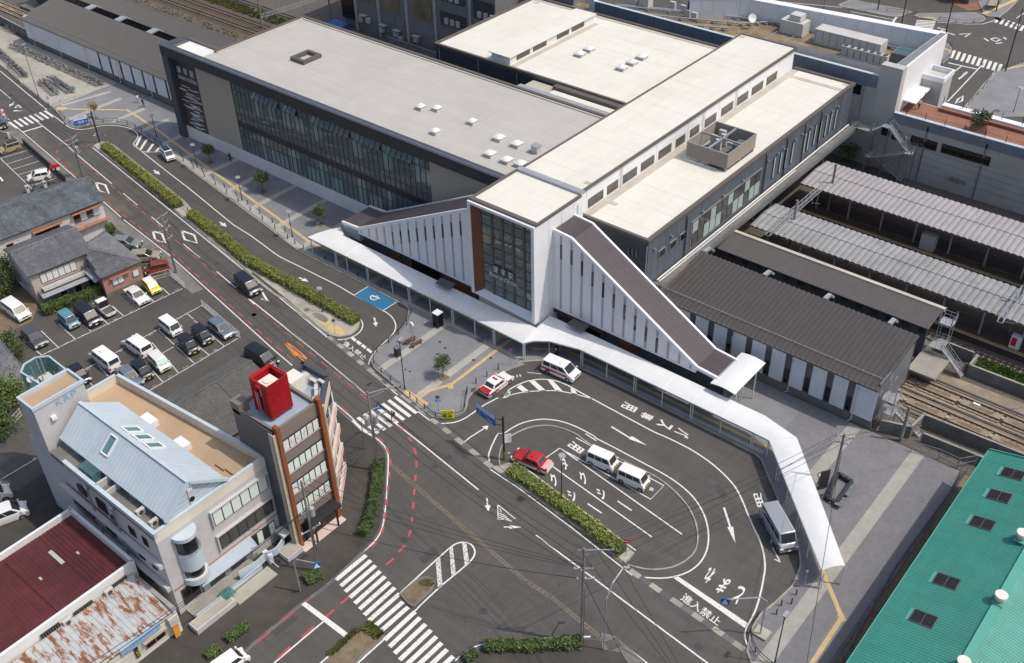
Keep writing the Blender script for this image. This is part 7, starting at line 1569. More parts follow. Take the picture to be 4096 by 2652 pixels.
for k in range(40): p=bal[3].lerp(bal[2],k/39); MB().box(p.x-.03,p.x+.03,p.y-.03,p.y+.03,2.42,3.2).build('balcony_slat','panel_white',H2)
MB().bar(bal[3]+V((0,0,3.24)),bal[2]+V((0,0,3.24)),.08,.08).build('balcony_rail','frame_brown',H2)
for k in range(10): p=bal[2].lerp(bal[1],k/9); MB().box(p.x-.03,p.x+.03,p.y-.03,p.y+.03,2.42,3.2).build('balcony_slat','frame_brown',H2)
MB().bar(G0+u*.2+o_*1.9+V((0,0,2.1)),G0+u*8.6+o_*1.9+V((0,0,2.1)),1.1,.07).build('lower_roof','galv',H2); hwin(H2,G0+u*1.6+o_*1.6,G0+u*7.6+o_*1.6,.2,1.9,6,o_,['glass_pale','glass_dark'],'frame_grey')
MB().prism([G0+u*.3+o_*1.5,G0+u*7.8+o_*1.5,G0+u*7.8,G0+u*.3],0,2.0).build('lower_wall','interior_dark',H2)
MB().bar(G0-u*.4+w*1.5+V((0,0,2.4)),G0-u*.4+w*3.2+V((0,0,2.4)),.9,.08).build('side_hood','mall_blue',H2)
H3=thing('house','pink-walled single-storey annex with grey hipped tile roof by the car park','house',(-122,56,0))
c1=Q('E',1120,865,3.4);c2=Q('E',1515,1180,3.4);c3=Q('E',1065,1370,3.4);c4=Q('E',915,1185,3.4);rd=Q('E',985,1070,5.0)
tiled(H3,[c3,c2,rd,c4],'kawara',.28,.26); tiled(H3,[c2,c1,Q('E',930,990,4.6),rd],'kawara',.28,.26); ridge(H3,rd,c2,'kawara',.1); ridge(H3,c1,Q('E',930,990,4.6),'kawara',.1)
cen=(c1+c2+c3+c4)/4; pts=[cen+(p-cen)*.9 for p in (c1,c2,c3,c4)]; MB().prism(pts,.5,3.3).build('wall','house_pink',H3); MB().prism([cen+(p-cen)*.91 for p in (c1,c2,c3,c4)],0,.5).build('plinth','concrete_dark',H3)
e=V((pts[2].x,pts[2].y,0));f_=V((pts[1].x,pts[1].y,0)); dd=(f_-e).normalized(); oo=V((dd.y,-dd.x,0)); hwin(H3,e+dd*1.2,e+dd*2.8,1.3,2.5,2,oo,'curtain','frame_brown'); hwin(H3,e+dd*4.2,e+dd*5.1,1.3,2.4,1,oo,'curtain','frame_brown'); MB().bar(e+dd*.9+oo*.25+V((0,0,2.65)),e+dd*3.8+oo*.25+V((0,0,2.65)),.5,.07).build('window_hood','wood_rust',H3)
q=MB(); P=[Q('E',880,1280,2.9),Q('E',985,1210,2.9),Q('E',1060,1380,2.5),Q('E',1010,1410,2.4)]; q.face(P); q.face([p-V((0,0,.06)) for p in reversed(P)]); q.build('link_roof','galv',H3)
H4=thing('low_building','low building with dark flat-tiled roof between the pale and brown offices','building',(-87,47,0))
r0=Q(5,1725,1015,4.6);r1=Q(5,1165,1345,4.6); uu=(r0-r1).normalized(); ww=V((uu.y,-uu.x,0))
if ww.x<0: ww=-ww
n0=r0+ww*7.0;n1=r1+ww*7.0; n0.z=n1.z=2.6; far0=r0-ww*3;far1=r1-ww*3; far0.z=far1.z=3.7
tiled(H4,[n1,n0,r0,r1],'slate_tile',.34,.3,flat=True); tiled(H4,[far0,far1,r1,r0],'slate_tile',.34,.3,flat=True); ridge(H4,r1,r0,'slate_tile',.1); mid0=r0.lerp(r1,.45); ridge(H4,mid0,mid0+ww*6.6-V((0,0,1.85)),'slate_tile',.09)
MB().prism([r0+ww*6.6-uu*.4,r1+ww*6.6+uu*.4,r1-ww*2.7+uu*.4,r0-ww*2.7-uu*.4],0,2.5).build('wall','stucco_brown',H4)
H5=thing('house','grey tiled house roof at the left edge above the dark green trees','house',(-112,35,0))
tiled(H5,[Q(5,150,1165,3.4),Q(5,150,1050,4.4),Q(5,-40,820,5.6),Q(5,-250,1150,4.4)],'kawara'); MB().prism([p[:2] for p in QL(5,[(140,1195),(145,1110),(-60,900),(-200,1200)])],0,3.3).build('wall','house_beige',H5)
# ---------------------------------------------------------------- green warehouse
GW=thing('warehouse','large warehouse with bright green corrugated metal roof at the lower right','building',(-5,74,0))
def gsheet(x0,z0,x1,z1,y0,y1,m):
 N=int((y1-y0)/.3)*4; vs=[];fs=[]
 for i in range(N+1):
  y=y0+(y1-y0)*i/N; h=(.0,.055,.055,.0)[i%4]; vs+=[(x0,y,z0+h),(x1,y,z1+h)]
 for i in range(N): a=2*i; fs.append((a,a+1,a+3,a+2) if x1>x0 else (a+1,a,a+2,a+3))
 mb=MB(); mb.add(vs,fs); return mb.build('roof_sheet',m,GW)
gsheet(-13.6,5.6,-5.8,7.4,54,91.4,'green_metal'); gsheet(4.0,5.4,-5.8,7.4,54,91.4,'green_pale'); MB().bar((-5.8,54,7.48),(-5.8,91.4,7.48),.75,.1).build('ridge_cap','green_cap',GW)
MB().box(-13.3,3.6,54,91.1,0,5.5).build('wall','mall_dark',GW); MB().bar((-13.65,54,5.5),(-13.65,91.4,5.5),.14,.16).build('eave_gutter','green_cap',GW); MB().bar((-13.6,91.4,5.7),(-5.8,91.4,7.5),.1,.2).build('barge_board','green_cap',GW)
for x,y in ((1805,248),(1712,400),(1597,585),(1350,985),(1192,1240)):
 p=Q(12,x,y,6.35); zf=lambda xx:5.6+(xx+13.6)*1.8/7.8
 px=p.x; w=1.0; mb=MB(); q=[(px-w,p.y-.75,zf(px-w)+.07),(px+w,p.y-.75,zf(px+w)+.07),(px+w,p.y+.75,zf(px+w)+.07),(px-w,p.y+.75,zf(px-w)+.07)]
 mb.face(q); so=mb.build('rooflight','glass_black',GW); mb=MB()
 for i in range(4): mb.bar(q[i],q[(i+1)%4],.08,.06)
 mb.bar((px,p.y-.75,zf(px)+.09),(px,p.y+.75,zf(px)+.09),.06,.04)
 for k in range(9): yy=p.y-.65+k*.16; mb.bar((px-w,yy,zf(px-w)+.1),(px+w,yy,zf(px+w)+.1),.03,.05)
 mb.build('rooflight_frame','metal_brown',so); MB().add([(px-w-.35,p.y-.75,zf(px-w-.35)+.06),(px-w-.05,p.y-.75,zf(px-w-.05)+.06),(px-w-.05,p.y+.75,zf(px-w-.05)+.06),(px-w-.35,p.y+.75,zf(px-w-.35)+.06)],[(0,1,2,3)]).build('rooflight_flashing','green_cap',so)
for t,x,y in ((12,1700,1110),(12,1440,1560),(12,1860,690)):
 p=Q(t,x,y,7.5); X_=-5.8 if x!=1860 else p.x
 o=MB().tube([(X_,p.y,7.4),(X_,p.y,8.1)],.42,14,r2=.42).build('roof_vent','tile_cream',GW); MB().tube([(X_,p.y,8.1),(X_,p.y,8.4)],.55,16).build('vent_cap','tank_cream',o); MB().bar((X_-.5,p.y,7.58),(X_+.5,p.y,7.58),1.3,.1).build('vent_base','green_cap',o)
for y in (60,64.5,69,73.5,78,82.5,87): MB().tube([(-13.7,y,0),(-13.7,y,5.4)],.05,6).build('downpipe','galv_dark',GW)
# kerbed planting strip between plaza and green warehouse
mb=MB(); mb.prism([(-15.6,55),(-15.2,92.4),(-14.0,92.4),(-14.0,55)],.0,.16); strip_=mb.build('drain_strip','soil',kind='structure'); kerb_row([(-15.75,56),(-15.35,92)],strip_,L=.75,w=.4,top=.22,m='kerb_dark')
# ---------------------------------------------------------------- vehicles
def bevel_mesh(verts,faces,off,seg=2):
 bm=bmesh.new(); vs=[bm.verts.new(v) for v in verts]
 for f in faces: bm.faces.new([vs[i] for i in f])
 bm.normal_update(); bmesh.ops.recalc_face_normals(bm,faces=bm.faces[:])
 bmesh.ops.bevel(bm,geom=bm.edges[:],offset=off,segments=seg,affect='EDGES',profile=.6,clamp_overlap=True)
 V_=[tuple(v.co) for v in bm.verts]; bm.verts.index_update(); F=[[v.index for v in f.verts] for f in bm.faces]; bm.free(); return V_,F
# kind: L,W,H, hood height, belt, (cabin bottom rear,front x; top rear,front x as fractions of L), tumble, pillars
KIND={'kei':(3.4,1.48,1.72,.98,1.02,(-.485,.36,-.455,.20),.06,2),'keivan':(3.4,1.48,1.88,1.0,1.08,(-.49,.44,-.465,.33),.05,3),'keicar':(3.4,1.48,1.52,.88,.92,(-.46,.30,-.39,.12),.08,2),
 'sedan':(4.55,1.74,1.45,.88,.93,(-.34,.24,-.20,.06),.15,2),'taxi':(4.6,1.7,1.5,.92,.96,(-.32,.22,-.22,.07),.12,2),'wagon':(4.5,1.76,1.5,.9,.96,(-.47,.26,-.38,.06),.13,3),'minivan':(4.75,1.82,1.88,1.06,1.12,(-.485,.36,-.45,.18),.09,3),
 'hiace':(4.7,1.72,2.02,1.12,1.15,(-.49,.43,-.47,.30),.06,3),'longvan':(5.4,1.88,2.25,1.2,1.22,(-.49,.43,-.475,.33),.07,4),'hatch':(3.7,1.62,1.5,.9,.94,(-.46,.28,-.39,.1),.1,2),'suv':(3.5,1.5,1.65,1.0,1.02,(-.485,.26,-.46,.12),.06,2),'truck':(3.4,1.48,1.78,1.0,1.05,(.1,.46,.13,.36),.05,1)}
def vehicle(name,kind,paint,label,roofm=None,plate='plate_white',shade=False,extra=None,group=None,cat='car',glassm='car_glass'):
 L,W,H,hz,bz,(rb,fb,rt_,ft),tum,npil=KIND[kind]; t=thing(name,label,cat,(0,0,0),group,local=True); w=W/2; gz=.2
 # lower body: side profile swept across the width
 if kind=='truck': prof=[(-.5,.55),(.08,.55),(.1,.95),(.47,.95),(.5,.6),(.5,gz/1),(-.5,.4)]
 elif kind in('sedan','taxi'): prof=[(-.5,.32),(-.5,.78),(-.485,.9),(-.33,bz),(.24,bz),(.44,hz-.1),(.49,.68),(.5,.3),(.47,gz),(-.47,gz)]
 else: prof=[(-.5,.34),(-.497,.8),(-.485,bz),(fb,bz),(max(fb+.02,.43),hz-.06),(.49,hz*.72),(.5,.32),(.47,gz),(-.47,gz)]
 n=len(prof); vs=[(x*L,-w,z) for x,z in prof]+[(x*L,w,z) for x,z in prof]
 V_,F=bevel_mesh(vs,[tuple(range(n)),tuple(range(2*n-1,n-1,-1))]+[(i,(i+1)%n,(i+1)%n+n,i+n) for i in range(n)],.07)
 mb=MB(); mb.add(V_,F); body=mb.build('body',paint,t,autosmooth=35)
 # cabin
 wt=w-tum; wb=w-.035; z0=bz-.06
 cv=[(rb*L,-wb,z0),(fb*L,-wb,z0),(fb*L,wb,z0),(rb*L,wb,z0),(rt_*L,-wt,H),(ft*L,-wt,H),(ft*L,wt,H),(rt_*L,wt,H)]
 V_,F=bevel_mesh(cv,[(0,3,2,1),(4,5,6,7),(0,1,5,4),(1,2,6,5),(2,3,7,6),(3,0,4,7)],.09,3); mb=MB(); mb.add(V_,F); mb.build('cabin',paint,t,autosmooth=40)
 if roofm: MB().box(rt_*L+.12,ft*L-.1,-wt+.1,wt-.1,H-.01,H+.012).build('roof_panel',roofm,t)
 # glass on the cabin faces
 def fpt(a,b,c,d,u,v,off):
  a,b,c,d=[V(p) for p in (a,b,c,d)]; p=a*(1-u)*(1-v)+b*u*(1-v)+c*u*v+d*(1-u)*v; return p+(b-a).cross(d-a).normalized()*off
 def pane(nm,q,u0,u1,v0,v1,m): MB().face([fpt(*q,u,v,.012) for u,v in ((u0,v0),(u1,v0),(u1,v1),(u0,v1))]).build(nm,m,t)
 va,vb=.16,.88
 pane('windscreen',(cv[1],cv[2],cv[6],cv[5]),.07,.93,.12,.9,'sun_shade' if shade else glassm)
 if kind!='truck' : pane('rear_window',(cv[3],cv[0],cv[4],cv[7]),.1,.9,va+.06,vb,'car_glass')
 else: pane('rear_window',(cv[3],cv[0],cv[4],cv[7]),.15,.85,.3,.85,'car_glass')
 for q in ((cv[0],cv[1],cv[5],cv[4]),(cv[2],cv[3],cv[7],cv[6])):
  fr=(0,1) ; e=[.05+.9*k/npil for k in range(npil+1)]
  for k in range(npil): pane('side_window',q,e[k]+.012,e[k+1]-.012,va,vb,'car_glass')
 # wheels
 r=.29 if kind.startswith('kei') or kind in('truck','suv','hatch') else .32
 for sx in (-1,1):
  x=sx*L*(.31 if kind not in('keivan','truck','hiace','longvan') else .34) + (.02*L)
  for sy in (-1,1):
   y=sy*(w-.09); MB().tube([(x,sy*(w-.2),r),(x,sy*(w+.004),r)],r+.05,16).build('wheel_arch','trim_black',t)
   wh=MB().tube([(x,y-sy*.1,r),(x,y+sy*.105,r)],r,18).build('tyre','tyre',t); MB().tube([(x,y+sy*.1,r),(x,y+sy*.115,r)],r*.66,12).build('rim','rim',wh)
 # lamps, grille, plates, mirrors
 zl=hz*.68
 for sy in (-1,1):
  MB().box(.462*L,.503*L,sy*(w-.12)-.16,sy*(w-.12)+.16,zl-.09,zl+.09).build('headlight','lamp_clear',t); MB().box(-.504*L,-.47*L,sy*(w-.1)-.1,sy*(w-.1)+.1,(.7 if kind!='truck' else .45),(1.0 if kind!='truck' else .6)).build('tail_light','lamp_red',t)
  MB().box(fb*L-.12,fb*L+.03,sy*(w+.02),sy*(w+.16),bz+.02,bz+.18).build('mirror','trim_black' if roofm else paint,t)
 MB().box(.47*L,.5035*L,-w*.5,w*.5,zl-.1,zl+.05).build('grille','trim_black',t); MB().box(.47*L,.504*L,-w*.85,w*.85,.27,.4).build('bumper_intake','trim_black',t)
 MB().box(.5*L,.507*L,-.17,.17,.43,.58).build('number_plate',plate,t); MB().box(-.507*L,-.5*L,-.17,.17,.6,.76).build('number_plate',plate,t)
 for k in range(2): MB().bar((fb*L+.01,-.45+.5*k,bz+.02),(fb*L-.06,.0+.5*k,bz+.08),.03,.03).build('wiper','trim_black',t)
 if kind=='truck':
  MB().box(-.49*L,.07*L,-w+.04,w-.04,.56,.6).build('bed_floor','truck_bed',t)
  for a,b,c,d in ((-.5*L,.08*L,-w,-w+.04),(-.5*L,.08*L,w-.04,w),(-.5*L,-.5*L+.04,-w+.04,w-.04)): MB().box(a,b,c,d,.55,.86).build('bed_side',paint,t)
  MB().box(.06*L,.09*L,-w+.05,w-.05,.86,1.7).build('cab_guard','trim_black',t)
 if extra: extra(t,L,W,H)
 return t
def place(v,t,rear,front,rz_off=0):
 a=Q(t,*rear);b=Q(t,*front); d=b-a; p=(a+b)/2; v.location=(p.x,p.y,.012 if abs(v.location.z)<.1 else v.location.z); v.rotation_euler=(0,0,math.atan2(d.y,d.x)+rz_off); return v
def taxi_white(t,L,W,H):
 for s in (-1,1): MB().box(-.5*L+.1,.42*L,s*(W/2+.001),s*(W/2+.006),.62,.74).build('red_stripe','car_red',t); MB().box(-.49*L,-.1*L,s*(W/2+.001),s*(W/2+.007),.4,.62).build('red_panel','car_red',t)
 MB().box(-.49*L,-.34*L,-W/2+.1,W/2-.1,.94,.965).build('boot_lid','car_red',t); MB().box(-.507*L,-.495*L,-W/2+.12,W/2-.12,.55,.85).build('boot_panel','car_red',t); MB().cbox((-.04*L,0,H+.07),.18,.7,.12).build('roof_lamp','lamp_red',t)
def taxi_van(t,L,W,H):
 for s in (-1,1): MB().box(-.48*L,.3*L,s*(W/2+.001),s*(W/2+.007),.62,.95).build('red_stripe','car_red',t)
 MB().cbox((.02*L,0,H+.06),.2,.6,.11).build('roof_lamp','lamp_clear',t)
def taxi_red(t,L,W,H):
 for s in (-1,1): MB().box(-.49*L,.48*L,s*(W/2+.001),s*(W/2+.007),.3,.66).build('white_panel','car_white',t)
 for k in range(4): MB().box(-.49*L+.02+k*.17,-.49*L+.1+k*.17,-W/2+.08,W/2-.08,.93+k*.012,.972).build('white_stripe','car_white',t)
 MB().box(-.507*L,-.495*L,-W/2+.08,W/2-.08,.36,.86).build('boot_panel','car_white',t); MB().cbox((-.04*L,0,H+.07),.18,.7,.12).build('roof_lamp','car_red',t)
def roofbox(t,L,W,H): MB().cbox((.05*L,0,H+.06),.6,.5,.14).build('roof_vent','car_white',t)
def ribs(t,L,W,H):
 for k in range(7): MB().box(-.45*L,.3*L,-.6+k*.2-.02,-.6+k*.2+.02,H-.01,H+.02).build('roof_rib','car_silver',t)
CARS=[('kei_car','keicar','car_yellow','small yellow hatchback with white roof in bay 23 by the pink annex',5,(1000,490),(1088,572),dict(roofm='car_white',plate='plate_yellow',glassm='sun_shade')),
('parked_car','sedan','car_pearl','pearl white sedan parked beside the yellow hatchback',5,(888,545),(1000,640),{}),
('pickup_truck','truck','car_white','white mini pickup truck with empty grey bed in the car park',5,(775,722),(688,650),dict(plate='plate_yellow')),
('minivan','minivan','car_black','large black minivan parked between the pickup and the blue car',5,(550,682),(672,788),dict(roofm='car_black')),
('kei_car','kei','car_blue','light blue boxy mini wagon beside the black minivan',5,(430,722),(535,812),dict(plate='plate_yellow')),
('parked_car','wagon','car_grey','dark grey estate car parked alone at the left end of the row',5,(190,832),(298,932),{}),
('minivan','minivan','car_white','white estate car on the gravel yard at the left edge',5,(60,655),(185,745),dict()),
('parked_car','wagon','car_greengrey','grey-green station wagon half hidden behind the annex roof',5,(800,225),(940,238),{}),
('parked_car','wagon','car_beige','beige station wagon beside the pink annex',5,(925,328),(1068,318),{}),
('van','kei','car_orange','orange-red boxy van beside the white fence',5,(1160,395),(1008,425),dict(plate='plate_yellow')),
('kei_van','keivan','car_white','white one-box van in bay 18 of the car park',5,(1120,772),(1235,860),{}),
('kei_car','kei','car_black','black boxy mini car in bay 10',5,(1253,892),(1345,985),dict(plate='plate_yellow')),
('kei_car','kei','car_black','black boxy mini car in bay 9 beside the steel-blue car',5,(1345,825),(1445,918),dict(plate='plate_yellow')),
('parked_car','wagon','car_steel','steel-blue sports wagon by the white fence',5,(1450,765),(1592,872),{}),
('minivan','minivan','car_white','white minivan seen from its rear in bay 20',5,(1020,990),(888,898),{}),
('kei_car','kei','car_pearl','silver-white mini car with a windscreen sunshade in bay 12',5,(1045,1005),(1155,1108),dict(shade=True,plate='plate_yellow')),
('kei_car','kei','car_black','black boxy mini car in bay 13 beside the sunshade car',5,(928,1065),(1038,1165),dict(plate='plate_yellow')),
('van','hiace','car_white','long white van with roof vent seen from its rear in the car park',5,(808,1095),(662,985),dict(extra=roofbox)),
('parked_car','sedan','car_steel','pale blue car mostly hidden behind the tan roof parapet',5,(840,1090),(950,1205),{}),
('parked_car','hatch','car_black','black car half hidden behind the blue-lettered stair tower',5,(505,1090),(595,1185),{}),
('parked_car','minivan','car_black','black car half hidden behind the red rooftop enclosure',5,(1735,985),(1860,1060),{}),
('minivan','minivan','car_white','white minivan in the rear lot at the left edge',9,(-60,600),(150,520),{}),
('minivan','minivan','car_pearl','white minivan beside another one at the left edge, mostly out of view',9,(-170,480),(35,400),{}),
('kei_car','kei','car_white','white mini car entering from the bottom edge on the road',9,(1480,1650),(1690,1500),dict(plate='plate_yellow')),
('suv','suv','car_khaki','khaki boxy mini off-roader in the upper left car park','F',(225,1095),(5,1165),dict(roofm='car_black')),
('parked_car','hatch','car_white','small white hatchback parked under the red parking sign','E',(545,290),(305,335),dict()),
('kei_car','kei','car_white','white custom mini wagon with black roof on the service lane',1,(1115,1040),(1195,1128),dict(roofm='car_black')),
('minivan','minivan','car_navy','dark navy minivan driving on the main road',5,(1640,475),(1765,578),dict(roofm='car_navy')),
('taxi','taxi','car_white','white taxi with red boot and side stripe by the plaza kerb',6,(1605,1262),(1770,1138),dict(extra=taxi_white,cat='taxi')),
('taxi','minivan','car_white','white taxi van with dark red side stripe under the walkway',7,(322,1065),(510,1145),dict(extra=taxi_van,cat='taxi')),
('taxi','taxi','car_red','red taxi with white lower sides parked in the rank',11,(320,222),(122,140),dict(extra=taxi_red,cat='taxi')),
('kei_van','keivan','car_white','white mini van in the taxi rank box, rear one of two',11,(618,150),(780,220),dict(plate='plate_yellow',cat='van')),
('kei_van','keivan','car_white','white mini van in the taxi rank box, front one of two',11,(822,270),(1000,350),dict(plate='plate_yellow',cat='van')),
('van','longvan','car_silver','large silver high-roof van parked along the walkway',12,(128,540),(265,785),dict(extra=ribs,cat='van')),
('parked_car','hatch','car_black','dark car at the left edge near the crossing','F',(-90,850),(70,905),{})]
for nm,kd,pt,lb,t,a,b,kw in CARS:
 kw=dict(kw); v=vehicle(nm,kd,pt,lb,**kw); place(v,t,a,b)
# ---------------------------------------------------------------- plants
def leafquads(mb,c,size,n=1):
 for _ in range(n):
  a=V((random.gauss(0,1),random.gauss(0,1),random.gauss(0,1)+.6)).normalized(); u=a.orthogonal().normalized(); w=a.cross(u); th=random.uniform(0,6.28); u,w=u*math.cos(th)+w*math.sin(th),w*math.cos(th)-u*math.sin(th); s=size*random.uniform(.6,1.3)
  mb.add([c-u*s*.9,c-w*s*.5+u*s*.1,c+u*s,c+w*s*.5+u*s*.1],[(0,1,2,3)])
def hedge(pts,wd,ht,label,dens=85,ls=.11,mats=('leaf_hedge','leaf_hedge','leaf_hedge_rust'),z=.1,core='leaf_dark',name='hedge'):
 P=[V((p[0],p[1],0)) for p in pts]; t=thing(name,label,'hedge',(P[0].x,P[0].y,z)); S=[(P[i+1]-P[i]).length for i in range(len(P)-1)]
 cm=MB(); mbs=[MB() for _ in mats]
 for i in range(len(P)-1):
  d=(P[i+1]-P[i]).normalized(); nn=V((-d.y,d.x,0)); cm.bar(P[i]+V((0,0,z+ht*.42)),P[i+1]+V((0,0,z+ht*.42)),wd*.8,ht*.84)
  N=int(S[i]*(wd+2*ht)*dens)
  for k in range(N):
   s=random.uniform(-.1,S[i]+.1); f=random.uniform(-(wd/2+ht),(wd/2+ht)); bump=.1*math.sin(s*1.7+i)*math.sin(s*.61)+.09*math.sin(s*5.3+f)+random.gauss(0,.06)
   if abs(f)<wd/2: q=P[i]+d*s+nn*f+V((0,0,z+ht+bump))
   else: q=P[i]+d*s+nn*math.copysign(wd/2+bump,f)+V((0,0,z+ht-(abs(f)-wd/2)*.95))
   r=math.sin(s*.55+i*2)+random.gauss(0,.6); j=0 if r<.5 else (1 if r<1.15 else 2); leafquads(mbs[j%len(mats)],q,ls)
 cm.build('branch_core',core,t)
 for m,b in zip(mats,mbs):
  if b.v: b.build('foliage',m,t)
 return t
random.seed(21)
hA=[(Q(1,692,1012)+Q(1,742,985,.9))/2,(Q(1,945,1215)+Q(1,995,1185,.9))/2,(Q(1,1205,1425)+Q(1,1250,1388,.9))/2]
hedge(hA,1.5,.95,'clipped yellow-green hedge on the median, shorter upper stretch'); 
hB=[(Q(1,1283,1475)+Q(1,1330,1450,.9))/2,(Q(5,1500,205)+Q(5,1560,160,.9))/2,(Q(6,0,370)+Q(6,0,305,.9))/2,(Q(6,360,570)+Q(6,380,510,.9))/2,(Q(6,725,770)+Q(6,735,715,.9))/2]
hedge(hB,1.5,.95,'clipped yellow-green hedge on the median, long stretch beside the main road')
hC=[(Q(11,50,235)+Q(11,95,190,.9))/2,(Q(11,440,510)+Q(11,490,460,.9))/2,(Q(11,825,795)+Q(11,858,755,.9))/2]
hedge(hC,1.45,.95,'clipped yellow-green hedge beside the taxi rank',mats=('leaf_hedge','leaf_hedge','leaf_bright'))
hedge([Q(10,890,190),Q(10,872,330),Q(10,850,480),Q(10,815,600),Q(10,775,680)],1.0,1.1,'dark green roadside hedge curving past the brown building',mats=('leaf_dark','leaf_tree','leaf_dark'),core='leaf_dark',ls=.12)
hedge([Q(10,385,995),Q(10,480,940)],1.3,.7,'small dark green bush below the blue road sign',mats=('leaf_tree','leaf_dark'),core='leaf_dark',ls=.12); hedge([Q(9,1560,1400),Q(9,1700,1300)],.8,.7,'low dark green hedge at the kerb near the bottom edge',mats=('leaf_tree','leaf_dark'),core='leaf_dark',ls=.12); hedge([Q(9,1420,1510),Q(9,1500,1450)],.8,.6,'ragged roadside hedge at the very bottom edge',mats=('leaf_tree','leaf_hedge'),core='leaf_dark',ls=.12)
hedge([Q(10,1610,1440),Q(10,1883,1445),Q(11,540,1420)],1.0,.8,'untrimmed roadside hedge around the utility pole at the bottom',mats=('leaf_tree','leaf_dark','leaf_bright'),core='leaf_dark',ls=.14); hedge([Q(10,1470,1530),Q(10,1545,1480)],.9,.6,'small shrub by the sign at the bottom edge',mats=('leaf_tree','leaf_dark'),core='leaf_dark',ls=.13)
hedge([Q(5,310,700),Q(5,460,640),Q(5,600,600),Q(5,690,545)],1.3,1.2,'garden hedge below the beige house balcony',mats=('leaf_tree','leaf_dark','leaf_bright'),core='leaf_dark',ls=.14)
def tree(loc,h,cr,label,m=('leaf_tree','leaf_dark'),n=700,tr=.06,ls=.13,cz=.62,cat='tree',name='street_tree',shape=(1,1,.95)):
 L=V(loc); t=thing(name,label,cat,tuple(L)); mb=MB(); mb.tube([L,L+V((.04,.02,h*.4)),L+V((-.02,.03,h*.85))],tr,7,r2=tr*.4); cc=L+V((0,0,h*cz)); br=[]
 for k in range(9):
  a=k*2.4; z0=h*(.38+.05*k); e=cc+V((math.cos(a)*cr*.75*shape[0],math.sin(a)*cr*.75*shape[1],(random.uniform(-.5,.75))*cr*shape[2])); mb.tube([L+V((0,0,z0)),L.lerp(e,.5)+V((0,0,z0*.5)),e],tr*.45,5,r2=.01); br.append(e)
 mb.build('trunk','bark',t); cl=br+[cc+V((random.gauss(0,.35)*cr,random.gauss(0,.35)*cr,random.gauss(0,.45)*cr*shape[2])) for _ in range(12)]; mbs=[MB() for _ in m]
 for k in range(n):
  c=random.choice(cl); q=c+V((random.gauss(0,.2)*cr,random.gauss(0,.2)*cr,random.gauss(0,.2)*cr)); leafquads(mbs[0 if random.random()<.62 else 1%len(m)],q,ls)
 for mm,b in zip(m,mbs): b.build('crown',mm,t)
 return t
TILES['S']=(500,350,950/2380)
tree(Q('F',1020,780,.1),3.4,.75,'young autumn-coloured tree in front of the white platform building',('leaf_autumn','leaf_tree'),420)
for i,(t,x,y,h,c,nt,lb) in enumerate((('S',858,755,3.7,.95,800,'young tree on the plaza nearest the dark facade sign'),('S',1385,1045,4.0,1.2,1000,'young tree in the middle of the hall plaza'),('S',1962,1375,3.5,.9,700,'young tree beside the left end of the walkway canopy'),(6,1322,1128,3.5,1.05,520,'young sparse tree on the small plaza with benches'))): tree(Q(t,x,y,.1),h,c,lb,n=nt*2,cz=.66,ls=.12)
tree(Q(4,1568,893,9.6),3.2,1.3,'bushy tree in a round planter on the brick terrace',n=800,cz=.6,ls=.2); MB().tube([Q(4,1568,893,9.52),Q(4,1568,893,10.0)],1.3,18).build('tree_planter','terracotta',label='round brick planter on the terrace under the tree',cat='planter')
for i,(x,y) in enumerate(((858,755),(1385,1045),(1962,1375))): p=Q('S',x,y,.1); MB().box(p.x-.55,p.x+.55,p.y-.55,p.y+.55,.09,.118).build('tree_pit','soil',plaza)
p=Q(6,1322,1130,.1); MB().box(p.x-.6,p.x+.6,p.y-.6,p.y+.6,.09,.118).build('tree_pit','soil',plaza); p=Q('F',1020,780,.1); MB().box(p.x-.5,p.x+.5,p.y-.5,p.y+.5,.09,.118).build('tree_pit','soil',plaza)
for i,(t,x,y,h,c,n,lb) in enumerate(((5,60,1330,5.5,2.6,3800,'dense green tree at the left edge beside the blue-lettered tower'),(5,-10,1520,5.0,2.6,3200,'dense dark green tree at the left edge below the first one'),(5,-20,480,4.5,2.8,2600,'dark shrubbery beside the beige house at the left edge'),(5,40,560,3.0,1.8,1600,'low dark bush between the beige house and the gravel yard'),(5,60,930,2.2,1.6,1300,'low hedge-like bush at the edge of the gravel yard'),(5,110,1000,1.8,1.3,900,'small bush beside the left tiled roof'),('E',820,890,2.2,.9,500,'climbing green plant on the white house wall'),('E',1190,890,1.6,.7,350,'potted shrub at the corner of the white house'),(4,670,1110,3.0,1.6,700,'dark bush behind the pinkish platform canopy'))):
 tree(Q(t,x,y,0),h,c,lb,('leaf_tree','leaf_dark') if i!=0 else ('leaf_bright','leaf_tree'),n,.1,.17,.55,'bush' if h<4 else 'tree','bush' if h<4 else 'tree',(1,1,.9))
weeds('weeds',[p[:2] for p in QL(10,[(820,1275),(905,1350),(870,1380),(780,1310)])],260,'grass',.35,'weeds on the tip of the long traffic island',z=.16,seed=8); weeds('weeds',[p[:2] for p in QL(10,[(1160,985),(1250,985),(1255,1020),(1180,1010)])],60,'grass_dry',.2,'dry weeds on the small traffic island',z=.16,seed=9); weeds('weeds',[p[:2] for p in QL(10,[(800,1290),(720,1350),(560,1500),(540,1480),(700,1340)])],220,'grass',.25,'weed strip along the edge of the long traffic island',z=.16,seed=10)
